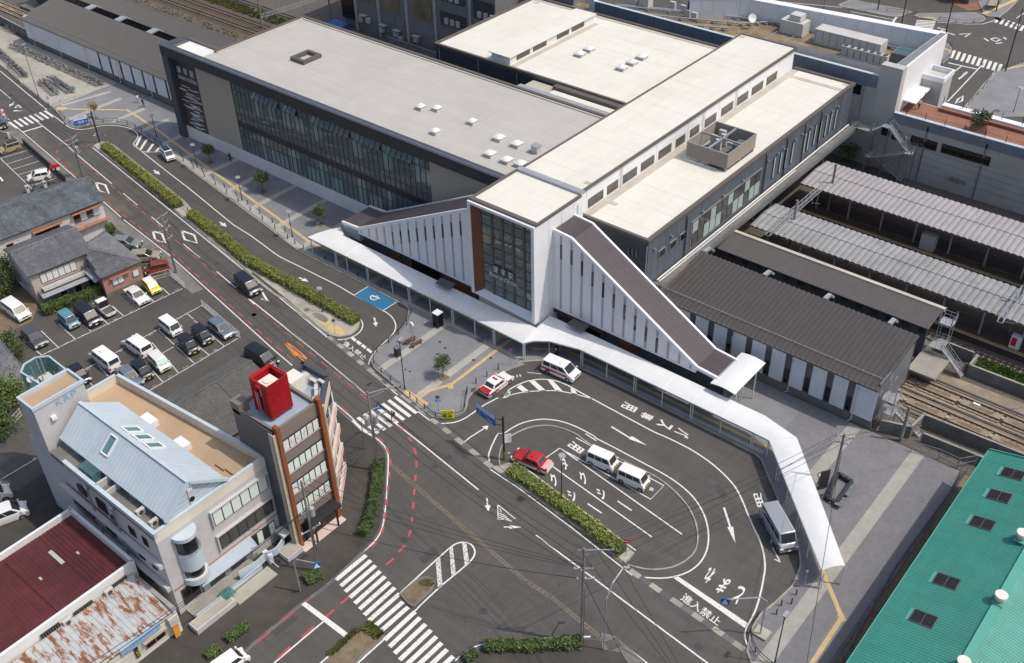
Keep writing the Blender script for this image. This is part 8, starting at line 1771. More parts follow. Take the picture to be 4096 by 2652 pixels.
# ---------------------------------------------------------------- street furniture
def lamp(t,x,y,h,label,head='disc',m='pole_brown',z=.1,hd=.42):
 p=Q(t,x,y,z); o=thing('street_lamp',label,'street lamp',tuple(p)); MB().tube([p,p+V((0,0,h))],.07,8,r2=.05).build('pole',m,o); MB().tube([p,p+V((0,0,.5))],.09,8).build('pole_base',m,o)
 if head=='disc': MB().tube([p+V((0,0,h)),p+V((0,0,h+.12))],hd,16,r2=hd*.85).build('lamp_head','galv',o)
 else: MB().cbox(p+V((0,.2,h)),.35,.75,.12).build('lamp_head','galv',o)
 return o
for i,(x,y,h) in enumerate(((320,498,4.1),(725,800,4.1),(1175,1132,4.1),(1680,1498,4.3))): lamp('S',x,y,h,'slim plaza lamp with round flat head, %s from the dark frame pier'%ordn(i+1))
lamp(6,500,680,3.8,'slim lamp with round head inside the long median hedge',z=.1); lamp(11,420,455,7.2,'tall dark lamp post in the taxi rank hedge',z=.1); lamp(6,1060,1210,7.6,'tall dark lamp post at the tip of the bench plaza','arm','pole_black'); lamp(12,175,1545,7.0,'tall dark lamp post on the right forecourt','arm','pole_black'); lamp(12,10,1240,4.0,'slim post with white lamp near the porch canopy') if False else None
lamp(1,268,668,10.3,'tall grey lamp mast at the bicycle park','arm','galv_dark'); lamp(4,1810,770,4.6,'white-globed lamp on the far pavement at the top right',m='galv_dark',z=.0,hd=.6); lamp(4,508,75,4.5,'white-globed lamp behind the pale screen wall',m='galv_dark',z=0,hd=.6)
for i,(x,y,h,lb) in enumerate(((1040,185,9,'dark street mast by the far crossing, left one'),(1325,320,13,'dark traffic mast at the far crossing corner'),(1755,490,12,'dark traffic mast at the right end of the far crossing'),(880,70,6,'dark street mast near the top edge'),(1690,80,8,'dark street mast by the brick forecourt'))):
 p=Q(4,x,y); o=thing('traffic_mast',lb,'mast',tuple(p)); MB().tube([p,p+V((0,0,h))],.13,8,r2=.09).build('pole','pole_black',o)
 if i in(1,2): MB().tube([p+V((0,0,h*.72)),p+V((-4.2,1.2,h*.76))],.06,6).build('arm','pole_black',o); MB().cbox(p+V((-4.0,1.1,h*.74)),1.2,.3,.42,-.25).build('signal_head','pole_black',o)
# bollards
bl=[('S',x,y) for x,y in ((565,690),(587,738),(670,765),(690,815),(776,842),(798,895),(888,922),(910,975),(1000,1005),(1022,1062),(1118,1090),(1140,1145),(1233,1175),(1258,1235),(1355,1265),(1380,1325),(1480,1355),(1505,1418),(1608,1452),(1632,1510))]+[(6,x,y) for x,y in ((260,180),(310,215),(368,250),(515,325),(740,438),(895,515),(970,545))]
bproto=thing('bollard','x','bollard',(0,0,0),local=True); MB().tube([(0,0,0),(0,0,.82)],.065,10).build('post','pole_black',bproto); MB().tube([(0,0,.86),(0,0,.92)],.07,10,r2=.05).build('cap','galv_dark',bproto); MB().tube([(0,0,.8),(0,0,.87)],.045,8).build('neck','galv',bproto)
grp=[('short dark bollard, %s from the left along the service lane kerb',bl),('short dark bollard on the island plaza, %s from the taxi',[(6,1548,1170),(6,1623,1125),(6,1700,1078)]),('short dark bollard at the crossing ramp, %s from the bench plaza side',[(6,1097,1268),(6,1145,1306)]),('short dark bollard on the right forecourt, %s from the walkway end',[(12,322,1075),(12,290,1135),(12,220,1148),(12,187,1208)]),('short dark bollard at the upper crossing, %s from the left',[('F',572,700),('F',596,720)])]
first=True
for lb,ps in grp:
 for i,(t,x,y) in enumerate(ps):
  p=Q(t,x,y,.1)
  if first: bproto.location=p; bproto['label']=lb%ordn(i+1); bproto['group']='bollards'; first=False
  else: copy_tree(bproto,loc=p,label=lb%ordn(i+1),group='bollards')
# guard rails
def rail(t,pts,label,h=.8,step=2.0,m='pole_black',z=.1,name='guard_rail',r=.035,n=2,sm=3,white=False):
 P=[Q(t,*p,z) for p in pts] if t is not None else [V(p) for p in pts]
 if sm: P=bez(P,sm)
 o=thing(name,label,'railing',tuple(P[0])); MB().tube([p+V((0,0,h)) for p in P],r,6).build('top_rail',m,o)
 for k in range(1,n): MB().tube([p+V((0,0,h*(1-k/n)*.9)) for p in P],r*.8,6).build('lower_rail',m,o)
 acc=0; last=P[0]; posts=[P[0]]
 for p in P[1:]:
  acc+=(p-last).length; last=p
  if acc>=step: posts.append(p); acc=0
 posts.append(P[-1])
 for p in posts: MB().box(p.x-.04,p.x+.04,p.y-.04,p.y+.04,z-.02,z+h+.04).build('post',m,o)
 return o
rail('F',[(640,740),(690,790),(770,850),(870,872),(970,855),(1100,828),(1200,822),(1360,850),(1480,910),(1560,965),(1650,1030),(1735,1090)],'dark curved pipe railing along the plaza corner by the direction sign')
rail(6,[(1105,690),(1075,770),(985,870),(890,935),(850,1000),(855,1050),(930,1120),(1030,1200)],'dark curved pipe railing around the bench plaza'); rail(6,[(1195,1345),(1250,1395),(1320,1415),(1400,1408),(1460,1385),(1475,1300),(1488,1225)],'dark pipe railing around the island tip with yellow signs')
rail(12,[(60,1225),(20,1290),(8,1350),(20,1420),(60,1490),(150,1570)],'dark pipe railing at the corner of the right forecourt',r=.045); rail('F',[(262,440),(410,560),(520,650)],'grey railing between bicycle park and road, right part',step=1.0,m='galv_dark',sm=0); rail('F',[(90,265),(205,400)],'grey railing between bicycle park and road, left part',step=1.0,m='galv_dark',sm=0)
rail('F',[(530,655),(640,610),(800,560),(1090,470),(1165,450)],'low steel hoop railing at the edge of the bicycle park',h=.6,m='galv',sm=0,step=1.6); rail(4,[(1310,290),(1375,320),(1388,360),(1370,400),(1300,450)],'dark railing around the far corner pavement',m='pole_black'); rail(4,[(1870,440),(1690,500),(1600,610),(1500,725)],'dark railing along the far lane at the right',z=0); rail(4,[(1300,140),(1480,165),(1620,140)],'dark railing on the far island pavement',z=0,m='pole_black'); rail(1,[(1225,1400),(1290,1450)],'short brown railing in the gap between the median hedges',m='orange_rust',sm=0,step=.6); rail(4,[(940,80),(1140,105)],'dark railing on the far pavement near the top',z=0)
def meshfence(t,pts,h,label,m='galv',z=0,name='mesh_fence',step=2.0):
 P=[Q(t,*p,z) for p in pts]; o=thing(name,label,'fence',tuple(P[0]))
 for i in range(len(P)-1):
  a,b=P[i],P[i+1]; l=(b-a).length; n=max(1,round(l/step))
  for k in range(n+1): p=a.lerp(b,k/n); MB().tube([p,p+V((0,0,h))],.035,6).build('post',m,o)
  mb=MB(); 
  for k in range(int(l/.12)): p=a.lerp(b,k*.12/l); mb.bar(p+V((0,0,.08)),p+V((0,0,h)),.012,.012)
  for zz in (.08,h*.5,h): mb.bar(a+V((0,0,zz)),b+V((0,0,zz)),.03,.03)
  mb.build('mesh_panel',m,o)
 return o
meshfence(5,[(1388,645),(1645,862)],1.1,'white mesh fence between the car park and the road, longer piece','panel_white'); meshfence(5,[(1030,470),(1165,432),(1270,522)],1.1,'white mesh fence around the corner of the car park','panel_white'); meshfence(5,[(1778,990),(1900,1090)],1.1,'white mesh fence beside the hidden black car','panel_white'); meshfence(12,[(1110,95),(1290,150),(1420,212),(1545,190)],1.6,'grey wire mesh fence behind the green warehouse','galv'); meshfence(12,[(640,1540),(1000,905),(1480,250)],1.3,'dark thin fence between the forecourt and the green warehouse','galv_dark',z=.1); meshfence(5,[(20,1530),(150,1390)],1.1,'white fence beside the dense trees at the left edge','panel_white')
# dark low wall of the upper left lot
a,b=Q('F',255,1050),Q('F',705,1455); MB().bar(a+V((0,0,.5)),b+V((0,0,.5)),.2,1.0).build('lot_wall','equip_dark',label='dark low wall along the upper left car park',cat='wall')
# benches, booth, clock
for i,(x,y) in enumerate(((1095,890),(1140,912))):
 a=Q(6,x-38,y+18,.1);b=Q(6,x+38,y-25,.1); o=thing('bench','dark red plank bench %s the clock lamp'%('left of' if i==0 else 'right of'),'bench',tuple((a+b)/2)); d=(b-a).normalized(); n=V((-d.y,d.x,0))
 for k in range(4): MB().bar(a+n*(-.2+.13*k)+V((0,0,.42)),b+n*(-.2+.13*k)+V((0,0,.42)),.1,.05).build('plank','bench_wood',o)
 for s in (.15,.85): MB().bar(a.lerp(b,s)-n*.22+V((0,0,.2)),a.lerp(b,s)+n*.22+V((0,0,.2)),.08,.4).build('leg','pole_black',o)
p=Q(6,1117,900,.1); o=thing('clock_lamp','white double-stem post with a round clock between the benches','clock',tuple(p))
for s in (-1,1): MB().tube([p+V((s*.05,0,0)),p+V((s*.12,0,1.6)),p+V((s*.28,0,3.0))],.045,6).build('stem','galv',o)
MB().tube([p+V((0,-.1,3.1)),p+V((0,.1,3.1))],.38,18).build('clock_case','sign_white',o); MB().tube([p+V((0,-.13,3.1)),p+V((0,-.1,3.1))],.32,18).build('clock_face','dish_white',o); MB().tube([p+V((0,-.14,3.1)),p+V((.15,-.14,3.25))],.015,5).build('clock_hand','pole_black',o)
p=Q(6,1290,775,.1); o=thing('phone_booth','dark glass telephone booth with white roof beside the walkway','phone booth',tuple(p))
for x in (-.45,.45):
 for y in (-.45,.45): MB().box(p.x+x-.04,p.x+x+.04,p.y+y-.04,p.y+y+.04,.1,2.2).build('corner_post','pole_black',o)
MB().box(p.x-.52,p.x+.52,p.y-.52,p.y+.52,2.2,2.32).build('roof','panel_white',o)
for dx,dy,wx,wy in ((0,-.46,.4,.01),(0,.46,.4,.01),(-.46,0,.01,.4),(.46,0,.01,.4)): MB().box(p.x+dx-wx,p.x+dx+wx,p.y+dy-wy,p.y+dy+wy,.2,2.15).build('pane','glass_dark',o)
MB().box(p.x-.2,p.x+.2,p.y-.1,p.y+.1,.9,1.6).build('telephone','equip',o)
p=Q(6,1012,985,.1); o=thing('information_pillar','black box-shaped information pillar beside the tall lamp post','pillar',tuple(p)); MB().box(p.x-.3,p.x+.3,p.y-.3,p.y+.3,.2,1.5).build('cabinet','pole_black',o); MB().box(p.x-.34,p.x+.34,p.y-.34,p.y+.34,1.5,1.58).build('cap','galv_dark',o); MB().box(p.x-.45,p.x+.45,p.y-.45,p.y+.45,.1,.2).build('base','concrete_pale',o)
p=Q(7,388,985,.1); o=thing('information_pillar','slim black sign pillar under the walkway behind the taxi van','pillar',tuple(p)); MB().box(p.x-.2,p.x+.2,p.y-.12,p.y+.12,.1,1.7).build('panel','pole_black',o); MB().box(p.x-.1,p.x+.1,p.y-.14,p.y-.12,1.2,1.45).build('symbol','sign_white',o)
# monument of dark beams on the right forecourt
p=Q(12,600,440,.1); o=thing('plaza_monument','dark steel frame seating with a tall name board and round dial','monument',tuple(p)); TILES['M']=(3230,1780,220/1169)
cs=[Q('M',*c,.1) for c in ((400,1180),(620,1290),(930,830),(640,660))]
for i in range(4): MB().bar(cs[i]+V((0,0,.3)),cs[(i+1)%4]+V((0,0,.3)),.35,.55).build('frame_beam','fascia_black',o)
for a,b in (((640,1290),(760,1110)),((800,1060),(960,850))): MB().bar(Q('M',*a,.62),Q('M',*b,.62),.8,.1).build('seat_plate','galv_dark',o)
for x,y in ((700,1235),(745,1165),(860,1000),(910,935),(740,690),(840,740),(440,1250)): q=Q('M',x,y,.7); MB().tube([q,q+V((0,0,.25)),q+V((.2,.1,.25)),q+V((.2,.1,0))],.025,6).build('seat_hoop','steel',o)
q=V((-26.5,80.8,.1)); MB().bar(q+V((-.1,-.35,1.5)),q+V((.5,.55,1.5)),.14,2.6).build('name_board','pole_brown',o); q=V((-27.0,81.3,1.5)); MB().tube([V((-27.0,81.3,.1)),q],.06,8).build('dial_post','equip_dark',o); MB().tube([q,q+V((.06,-.06,.06))],.28,16).build('dial','equip_dark',o); MB().tube([q+V((.06,-.06,.06)),q+V((.075,-.075,.075))],.2,16).build('dial_face','dish_white',o)
for k in range(5): MB().bar(Q('M',300,1040+k*18,.3),Q('M',410,1060+k*18,.3),.06,.06).build('bench_slat','galv_dark',o)
# ---------------------------------------------------------------- signs
def facing(p): d=EYE-V(p); d.z=0; return d.normalized()
def signpole(t,x,y,h,label,m='galv',r=.04,z=.1,name='road_sign'):
 p=Q(t,x,y,z); o=thing(name,label,'sign',tuple(p)); MB().tube([p,p+V((0,0,h))],r,8).build('pole',m,o); return o,p
def board(o,c,ux,w,h,m,name='sign_board',th=.04,txt=None,tm='sign_white',frame=None):
 ux=V(ux).normalized(); c=V(c); nrm=V((ux.y,-ux.x,0)); uz=V((0,0,1)); b=MB().bar(c-ux*w/2,c+ux*w/2,th,h).build(name,m,o)
 for (s,x0,y0,x1,y1,mm) in (txt or []):
  q=[c+ux*(w*(x-.5))+uz*(h*(y-.5))+nrm*(th/2+.006) for x,y in ((x0,y0),(x1,y0),(x1,y1),(x0,y1))]
  k=MB()
  if s is None: k.face(q)
  else: text_on(k,s,*q)
  k.build('lettering' if s else 'sign_field',mm,b)
 return b
# overhead direction signs
o,p=signpole(10,1742,145,6.4,'blue and white overhead direction board on a dark post by the taxi rank','pole_black',.13,name='direction_sign'); c1=Q(6,1547,1300,6.2); 
tl,tr_=Q(6,1547,1302,6.35),Q(6,1678,1395,6.35); ux=(tr_-tl).normalized(); w=(tr_-tl).length; cc=(tl+tr_)/2-V((0,0,.75))
board(o,cc,ux,w,1.5,'sign_blue','sign_board',.06,[(None,.02,.62,.98,.98,'sign_white'),('諫早駅西口',.1,.68,.9,.94,'sign_blue'),('バス・タクシー',.08,.38,.75,.58,'sign_white'),('←',.1,.1,.25,.3,'sign_white'),('一般車',.45,.08,.85,.3,'sign_white')])
for z in (5.2,6.0): MB().tube([V((p.x,p.y,z)),V((tr_.x,tr_.y,z))],.05,6).build('arm','pole_black',o)
board(o,V((p.x,p.y,3.3))+V((.35,.3,0)),V((.6,.8,0)),.75,1.3,'sign_white','notice_board',.03,[('一般車入口',.55,.1,.85,.9,'sign_red')]); MB().tube([V((p.x,p.y,.1)),V((p.x,p.y,1.3))],.15,8).build('post_wrap','leaf_bright',o)
for k in range(4): MB().bar(V((p.x-.6,p.y-.3,3.2+k*.3)),V((p.x-.15,p.y-.1,3.2+k*.3)),.04,.1).build('signal_bar','galv',o)
o,p=signpole('F',1062,1040,5.9,'blue and white overhead direction board on a dark post at the service lane','pole_black',.13,name='direction_sign'); tl,tr_=Q('F',762,765,5.8),Q('F',915,728,5.8); ux=(tr_-tl).normalized(); w=(tr_-tl).length; cc=(tl+tr_)/2-V((0,0,.85))
board(o,cc,ux,w,1.8,'sign_blue','sign_board',.06,[(None,.02,.52,.98,.98,'sign_white'),('諫早駅西口',.08,.62,.92,.9,'sign_blue'),('一般車→',.1,.14,.92,.42,'sign_white')])
for z in (5.0,5.6): MB().tube([V((p.x,p.y,z)),V((tr_.x,tr_.y,z))],.05,6).build('arm','pole_black',o)
q=Q('F',902,865,.1); b=MB().bar(q+V((-.35,0,.75)),q+V((.35,.25,.75)),.05,1.2).build('yellow_board','sign_yellow',label='yellow warning board on the railing by the direction sign',cat='sign')
for i,(x,lb) in enumerate(((1338,'left'),(1375,'right'))):
 q=Q(6,x,1412,.1); o=thing('warning_board','%s yellow warning board of the pair on the island tip'%lb,'sign',tuple(q)); board(o,q+V((0,0,.7)),(rt.x,rt.y,0),.95,1.25,'sign_yellow','board',.05,[('注意',.2,.6,.8,.9,'lamp_red'),(None,.25,.12,.7,.45,'leaf_bright')])
def rsign(t,x,y,h,lb,parts,m='galv',z=.1):
 o,p=signpole(t,x,y,h,lb,m,.035,z); f=facing(p); ux=V((-f.y,f.x,0))
 for kind,zz,s,mm in parts:
  c=V((p.x,p.y,zz))+f*.05
  if kind=='disc': d=MB().tube([c,c+f*.02],s,20).build('sign_disc',mm,o); MB().tube([c+f*.02,c+f*.025],s*.72,20).build('sign_centre','sign_blue' if mm=='sign_red' and h<2.9 else 'sign_white',d) if mm!='sign_cyan' else None
  elif kind=='bar': d=MB().tube([c,c+f*.02],s,20).build('sign_disc','sign_red',o); MB().bar(c+f*.03-ux*s*.7,c+f*.03+ux*s*.7,.01,s*.3).build('sign_bar','sign_white',d)
  elif kind=='rect': board(o,c,ux,s*2,s,mm,'sign_plate',.03,[('→',.15,.15,.85,.85,'sign_white')] if mm=='sign_cyan' else None)
  elif kind=='tri': MB().add([c-ux*s,c+ux*s,c+V((0,0,s*1.7))],[(0,1,2)]).build('sign_triangle',mm,o)
 return o
rsign(6,1293,1378,2.8,'no-stopping disc above a blue one-way plate on the island tip',[('disc',2.75,.28,'sign_red'),('rect',2.2,.32,'sign_cyan')]); rsign(6,1785,1045,2.6,'no-parking disc on a thin post beside the walkway kink',[('disc',2.5,.28,'sign_red')]); rsign(6,585,830,2.4,'small red sign on a thin post at the tip of the long median',[('disc',2.3,.25,'sign_red')]); rsign(11,862,805,2.5,'no-entry disc on a thin post at the end of the taxi hedge',[('bar',2.3,.33,'sign_red')]); rsign(10,1775,190,2.2,'thin post with small plates beside the red taxi',[('rect',2.1,.15,'sign_white')]); rsign(10,1567,1475,2.4,'thin sign post seen edge-on at the bottom bushes',[('tri',2.1,.3,'galv')]); rsign('F',88,885,3.6,'round red and blue signs on a grey post at the left crossing',[('disc',3.6,.4,'sign_red'),('disc',2.8,.4,'sign_red'),('rect',2.0,.45,'sign_cyan')]); rsign(12,375,1020,2.6,'thin grey post with a round plate behind the walkway end',[('disc',2.5,.16,'galv')]); rsign('F',535,660,2.6,'grey sign post with a triangle beside the bicycle park',[('disc',2.5,.25,'galv'),('tri',1.7,.4,'galv')])
o,p=signpole('E',640,360,3.3,'red and white parking sign on a dark post above the small white hatchback','pole_black',.06,name='parking_sign'); f=facing(p); ux=V((-f.y,f.x,0)); board(o,V((p.x,p.y,3.3)),ux,1.5,.6,'sign_red','sign_board',.12,[('timely',.15,.3,.85,.7,'sign_white')] if False else None); board(o,V((p.x,p.y,2.8))-ux*.25,ux,.7,.5,'pole_black','p_board',.12,[('P',.3,.15,.7,.85,'sign_white')]); board(o,V((p.x,p.y,2.8))+ux*.4,ux,.5,.5,'sign_white','price_board',.12)
# curved-arm signs by the kerb
for (t,x,y,h,dx,dy,lb) in ((10,345,1050,4.9,2.2,1.0,'blue crossing sign on a curved grey arm near the office steps'),(12,75,1350,5.6,-2.8,-2.6,'pedestrian-crossing sign on a long grey arm at the right forecourt corner')):
 o,p=signpole(t,x,y,h*.9,lb,'galv',.08,name='arm_sign'); e=p+V((dx,dy,h)); MB().tube([p+V((0,0,h*.9)),p+V((dx*.15,dy*.15,h)),e],.06,6).build('arm','galv',o); f=facing(e); ux=V((-f.y,f.x,0)); board(o,e-V((0,0,.3)),ux,.8,.8,'sign_blue','sign_board',.04,[('▲',.1,.1,.9,.9,'sign_white')])
q=Q(12,85,1340,.1); MB().box(q.x-.7,q.x+.7,q.y-.6,q.y+.6,.1,.35).build('sign_footing','concrete_pale',label='pale concrete footing block of the long arm sign',cat='footing')
q=Q(6,880,1300,5.6); 
# ---------------------------------------------------------------- utility poles and cables
def upole(t,x,y,h,lb,arms,az,trans=0,m='pole_concrete',r=.17,lean=None):
 p=Q(t,x,y,.05); o=thing('utility_pole',lb,'utility pole',tuple(p)); top=p+V((0,0,h)); MB().tube([p,top],r,10,r2=r*.65).build('pole',m,o); d=V((math.cos(az),math.sin(az),0)); ends=[]
 for zz,l,off in arms:
  c=V((p.x,p.y,zz)); a=MB().bar(c+d*(off-l/2),c+d*(off+l/2),.09,.09).build('crossarm','galv',o); MB().bar(c-V((0,0,.6)),c+d*(off+l*.3),.04,.04).build('arm_brace','galv',o)
  for k in range(3):
   q=c+d*(off+l*(-.45+.45*k)); MB().tube([q,q+V((0,0,.22))],.06,8).build('insulator','dish_white',a); ends.append(q+V((0,0,.24)))
 for k in range(trans): c=V((p.x,p.y,h*.66))+d*(.45 if k==0 else -.45); MB().tube([c-V((0,0,.5)),c+V((0,0,.5))],.3,12).build('transformer','galv',o); MB().box(c.x-.1,c.x+.1,c.y-.1,c.y+.1,c.z+.5,c.z+.62).build('bushing','dish_white',o)
 MB().tube([p+V((.2,0,0)),p+V((.2,0,h*.6))],.025,5).build('riser_cable','cable',o); return o,top,ends
AZ=rad(80)
u1=upole(11,558,1400,13.2,'tall utility pole with steel arms at the bottom hedge',[(13.0,3.2,1.0),(10.6,1.8,0),(9.2,1.6,.2)],rad(40)); u2=upole(10,478,918,13.0,'utility pole with a grey transformer in front of the brown building',[(12.6,1.8,0),(9.0,1.4,0),(6.4,2.2,0)],AZ,1); u3=upole(10,880,225,11.6,'utility pole with two transformers at the middle crossing',[(11.4,4.2,1.6),(8.2,2.6,.6),(6.0,1.8,.4)],rad(62),2); u4=upole(5,1205,410,9.4,'utility pole with four crossarms beside the white fence',[(9.3,2.4,0),(8.2,1.8,0),(7.2,2.0,0),(5.6,2.0,0)],rad(100)); u5=upole('E',882,300,7.6,'utility pole behind the white house roof',[(7.2,2.2,0),(6.4,2.2,0)],rad(100),1)
u6=upole('M',470,1110,9.2,'pale utility pole standing in the dark frame on the right forecourt',[(8.9,1.8,.2),(8.0,1.8,-.3)],rad(20),0)
o,p=signpole(10,788,75,4.2,'curved grey sign arm with blue crossing sign below the pole at the middle crossing','galv_dark',.06,name='arm_sign'); e=Q(6,880,1330,4.6); MB().tube([p+V((0,0,4.2)),(p+e)/2+V((0,0,2.6)),e],.05,6).build('arm','galv',o); f=facing(e); ux=V((-f.y,f.x,0)); MB().add([e-ux*.62-V((0,0,.4)),e+ux*.62-V((0,0,.4)),e+V((0,0,.75))],[(0,1,2)]).build('sign_triangle','sign_blue',o); k=MB(); text_on(k,'人',*[e+f*.02+ux*a+V((0,0,b)) for a,b in ((-.26,-.34),(.26,-.34),(.26,.3),(-.26,.3))]); k.build('sign_symbol','sign_white',o)
p=Q(11,710,1450,.1); o=thing('street_lamp','grey street light with a curved arm at the bottom kerb','street lamp',tuple(p)); e=Q(11,845,888,9.4); MB().tube([p,p+V((0,0,7.4)),p.lerp(V((e.x,e.y,0)),.35)+V((0,0,8.8)),e],.07,8).build('pole','galv',o); MB().bar(e,e+(e-p).normalized()*.0+V((.45,.35,.05)),.28,.12).build('lamp_head','galv',o)
def cable(a,b,sag=.8,r=.022,lb='thin black overhead cable',n=10,g='overhead cables'):
 a=V(a);b=V(b); P=[a.lerp(b,k/n)-V((0,0,sag*4*(k/n)*(1-k/n))) for k in range(n+1)]; MB().tube(P,r,5).build('overhead_cable','cable',label=lb,cat='cable',group=g)
off_l=Q(11,1400,1700,11.0)
wl='thin overhead cable running along the main road between utility poles'
for i,W_ in enumerate((', near wire',', middle wire',', far wire')):
 cable(u5[2][i],u4[2][i],.5,lb='thin cable between the two left utility poles'+W_); cable(u4[2][i],u3[2][i],.9,lb='thin cable on the top arms along the main road'+W_); cable(u5[2][i],Q('F',-100,300+60*i,8),.6,lb='thin overhead cable leaving the top left pole'+W_); cable(u4[2][3+i],u3[2][3+i],.9,lb='thin cable on the second arms along the main road'+W_); cable(u3[2][i],u1[2][i],.9,lb='thin cable on the top arms crossing the junction'+W_); cable(u3[2][3+i],u1[2][3+i],1.0,lb='thicker cable on the second arms crossing the junction'+W_,r=.028); cable(u2[2][i],u1[2][3+i],.9,lb='thin cable from the transformer pole across the junction'+W_); cable(u2[2][3+i],u3[2][6+i],.5,lb='thin cable between the two transformer poles'+W_)
 cable(u1[2][i],V((6+3*i,34-4*i,11.5)),.8,lb='thin cable leaving the bottom pole to the right'+W_); cable(u1[2][i],u6[2][i],.7,lb='thin cable spanning the taxi rank towards the platforms'+W_); cable(u2[2][3+i],V((-64,14+i,5+i*.6)),.5,lb='thin cable along the office fronts'+W_,r=.03)
cable(u2[1]-V((0,0,5)),V((-66.8,36,4.6)),.4,.02,'service cable to the pale office block'); cable(u1[1],u6[2][4],.8,.02,'slack cable from the bottom pole over the taxi rank'); cable(u1[1]-V((0,0,4)),u2[1]-V((0,0,6)),.8,.03,'thick telephone cable between the two nearest poles'); cable(u1[2][5],u6[2][3],.9,.02,'second slack cable from the bottom pole over the taxi rank'); cable(u6[2][1],V((-2,112,8)),.6,.02,'cable from the forecourt pole over the slab tracks'); cable(u6[1],Q(12,395,1545,9),.3,.03,'dark cable from the forecourt pole past the walkway end'); cable(u1[1]-V((0,0,4)),V((0,30,7)),.8,.035,'thick telephone cable leaving the bottom pole')
# ---------------------------------------------------------------- overhead line masts on the railway
def mast(p,h,lb,arm=None): 
 o=thing('overhead_line_mast',lb,'mast',tuple(p)); MB().tube([p,p+V((0,0,h))],.2,10,r2=.16).build('pole','pole_concrete',o)
 if arm:
  a,b=V(arm[0]),V(arm[1]); d=(b-a).normalized(); n=V((-d.y,d.x,0))*.3; N=max(4,int((b-a).length/1.2))
  for s in (-1,1):
   for zz in (0,.6): MB().bar(a+n*s+V((0,0,zz)),b+n*s+V((0,0,zz)),.07,.07).build('truss_chord','galv',o)
  for k in range(N+1):
   q=a.lerp(b,k/N); MB().bar(q-n,q+n,.06,.06).build('truss_tie','galv',o); q2=a.lerp(b,min(1,(k+.5)/N)); MB().bar(q+n,q2+n+V((0,0,.6)),.05,.05).build('truss_brace','galv',o); MB().bar(q-n,q2-n+V((0,0,.6)),.05,.05).build('truss_brace','galv',o)
  for k in range(3): q=a.lerp(b,.2+.3*k); MB().bar(q,q-V((0,0,1.4)),.05,.05).build('dropper','galv',o); MB().bar(q-V((0,0,1.2)),q+V((1.2,0,-.9)),.05,.05).build('cantilever','galv',o)
 return o
TILES['R']=(3000,560,450/1576)
mA=Q('R',620,1105,5.6); mB_=Q('R',1160,590,5.6); mA.z=mB_.z=0
mast(mA,8.6,'concrete overhead-line mast rising through the grey canopy beside the bridge',((mA.x-.4,113.2,6.3),(mA.x-.4,129.8,6.3))); mast(mB_,8.6,'concrete overhead-line mast rising through the pinkish canopy beside the bridge')
q=Q(8,1860,520,5.6); mast(V((-20.2,119.5,0)),8.8,'overhead-line mast with lattice beam at the right edge of the grey canopy',((-20.4,113.0,6.2),(-20.4,124,6.2))); mast(Q(8,1035,1565),5.2,'short concrete post beside the near service stair'); mast(Q(4,1010,1235,0),7.5,'grey post against the tall grey wall behind the pinkish canopy'); mast(Q(1,1800,195),6.4,'overhead-line mast with lattice beam at the top left of the hall',(Q(1,1790,120,6.0),Q(2,450,5,6.4))); mast(Q(2,555,130),6.0,'overhead-line mast in front of the dark commercial wing'); mast(Q(2,945,265,0),4,'short white post behind the hall roof'); o=mast(Q(2,1105,310,0),5,'dark railway signal post behind the hall roof'); 
for i,(y,z) in enumerate(((113.4,5.6),(125,5.6),(128.2,5.6))): cable((-56,y,z),(6,y,z),.1,.015,'contact wire above the track, %s from the dark roof'%ordn(i+1))
for i in range(4): cable((-48,150.2-.0,2.5+1.1*i),(6,150.1,1.5+1.1*i),.15,.015,'feeder wire along the tall grey wall, %s from the bottom'%ordn(i+1))
# ---------------------------------------------------------------- bicycles
def ringw(mb,c,R,r,n=14):
 P=[V((c[0]+R*math.cos(2*math.pi*k/n),0,c[2]+R*math.sin(2*math.pi*k/n))) for k in range(n+1)]; mb.tube(P,r,4,False)
def bike(name,fm,label):
 t=thing(name,label,'bicycle',(0,0,0),local=True); w=MB(); ringw(w,(-.52,0,.33),.32,.022); w.build('rear_wheel','tyre',t); w=MB(); ringw(w,(.52,0,.33),.32,.022); w.build('front_wheel','tyre',t)
 s=MB()
 for cx in (-.52,.52):
  for k in range(6): s.bar((cx-.3*math.cos(k*.52),0,.33-.3*math.sin(k*.52)),(cx+.3*math.cos(k*.52),0,.33+.3*math.sin(k*.52)),.008,.008)
 s.build('spokes','galv',t); f=MB()
 for a,b in (((-.52,0,.33),(-.1,0,.28)),((-.1,0,.28),(-.22,0,.72)),((-.52,0,.33),(-.2,0,.66)),((-.1,0,.28),(.36,0,.72)),((-.2,0,.62),(.36,0,.8)),((.52,0,.33),(.34,0,.92))): f.tube([a,b],.022,5)
 f.build('frame',fm,t); MB().bar((-.36,0,.82),(-.1,0,.82),.14,.07).build('saddle','trim_black',t); h=MB(); h.tube([(.2,-.28,1.0),(.32,-.2,1.0),(.33,.2,1.0),(.2,.28,1.0)],.016,5); h.build('handlebar','galv',t); MB().box(.42,.74,-.17,.17,.68,.92).build('basket','galv_dark',t); MB().bar((-.85,0,.68),(-.35,0,.68),.14,.02).build('rear_rack','galv',t); MB().bar((-.84,0,.36),(-.6,0,.66),.06,.015).build('mudguard','galv',t); return t
protos=[bike('bicycle',m,'x') for m in ('car_silver','trim_black','car_red','car_steel')]; used=[False]*4
rows=[('F',(130,20),(1080,440),62,rad(62),'in the long row against the white wall'),('F',(-30,70),(270,350),34,rad(40),'in the row beside the road railing'),('F',(440,400),(600,545),15,rad(65),'in the block, front row'),('F',(540,370),(760,520),22,rad(65),'in the block, rear row'),(1,(-30,165),(120,240),10,rad(60),'at the far top left corner')]
random.seed(33)
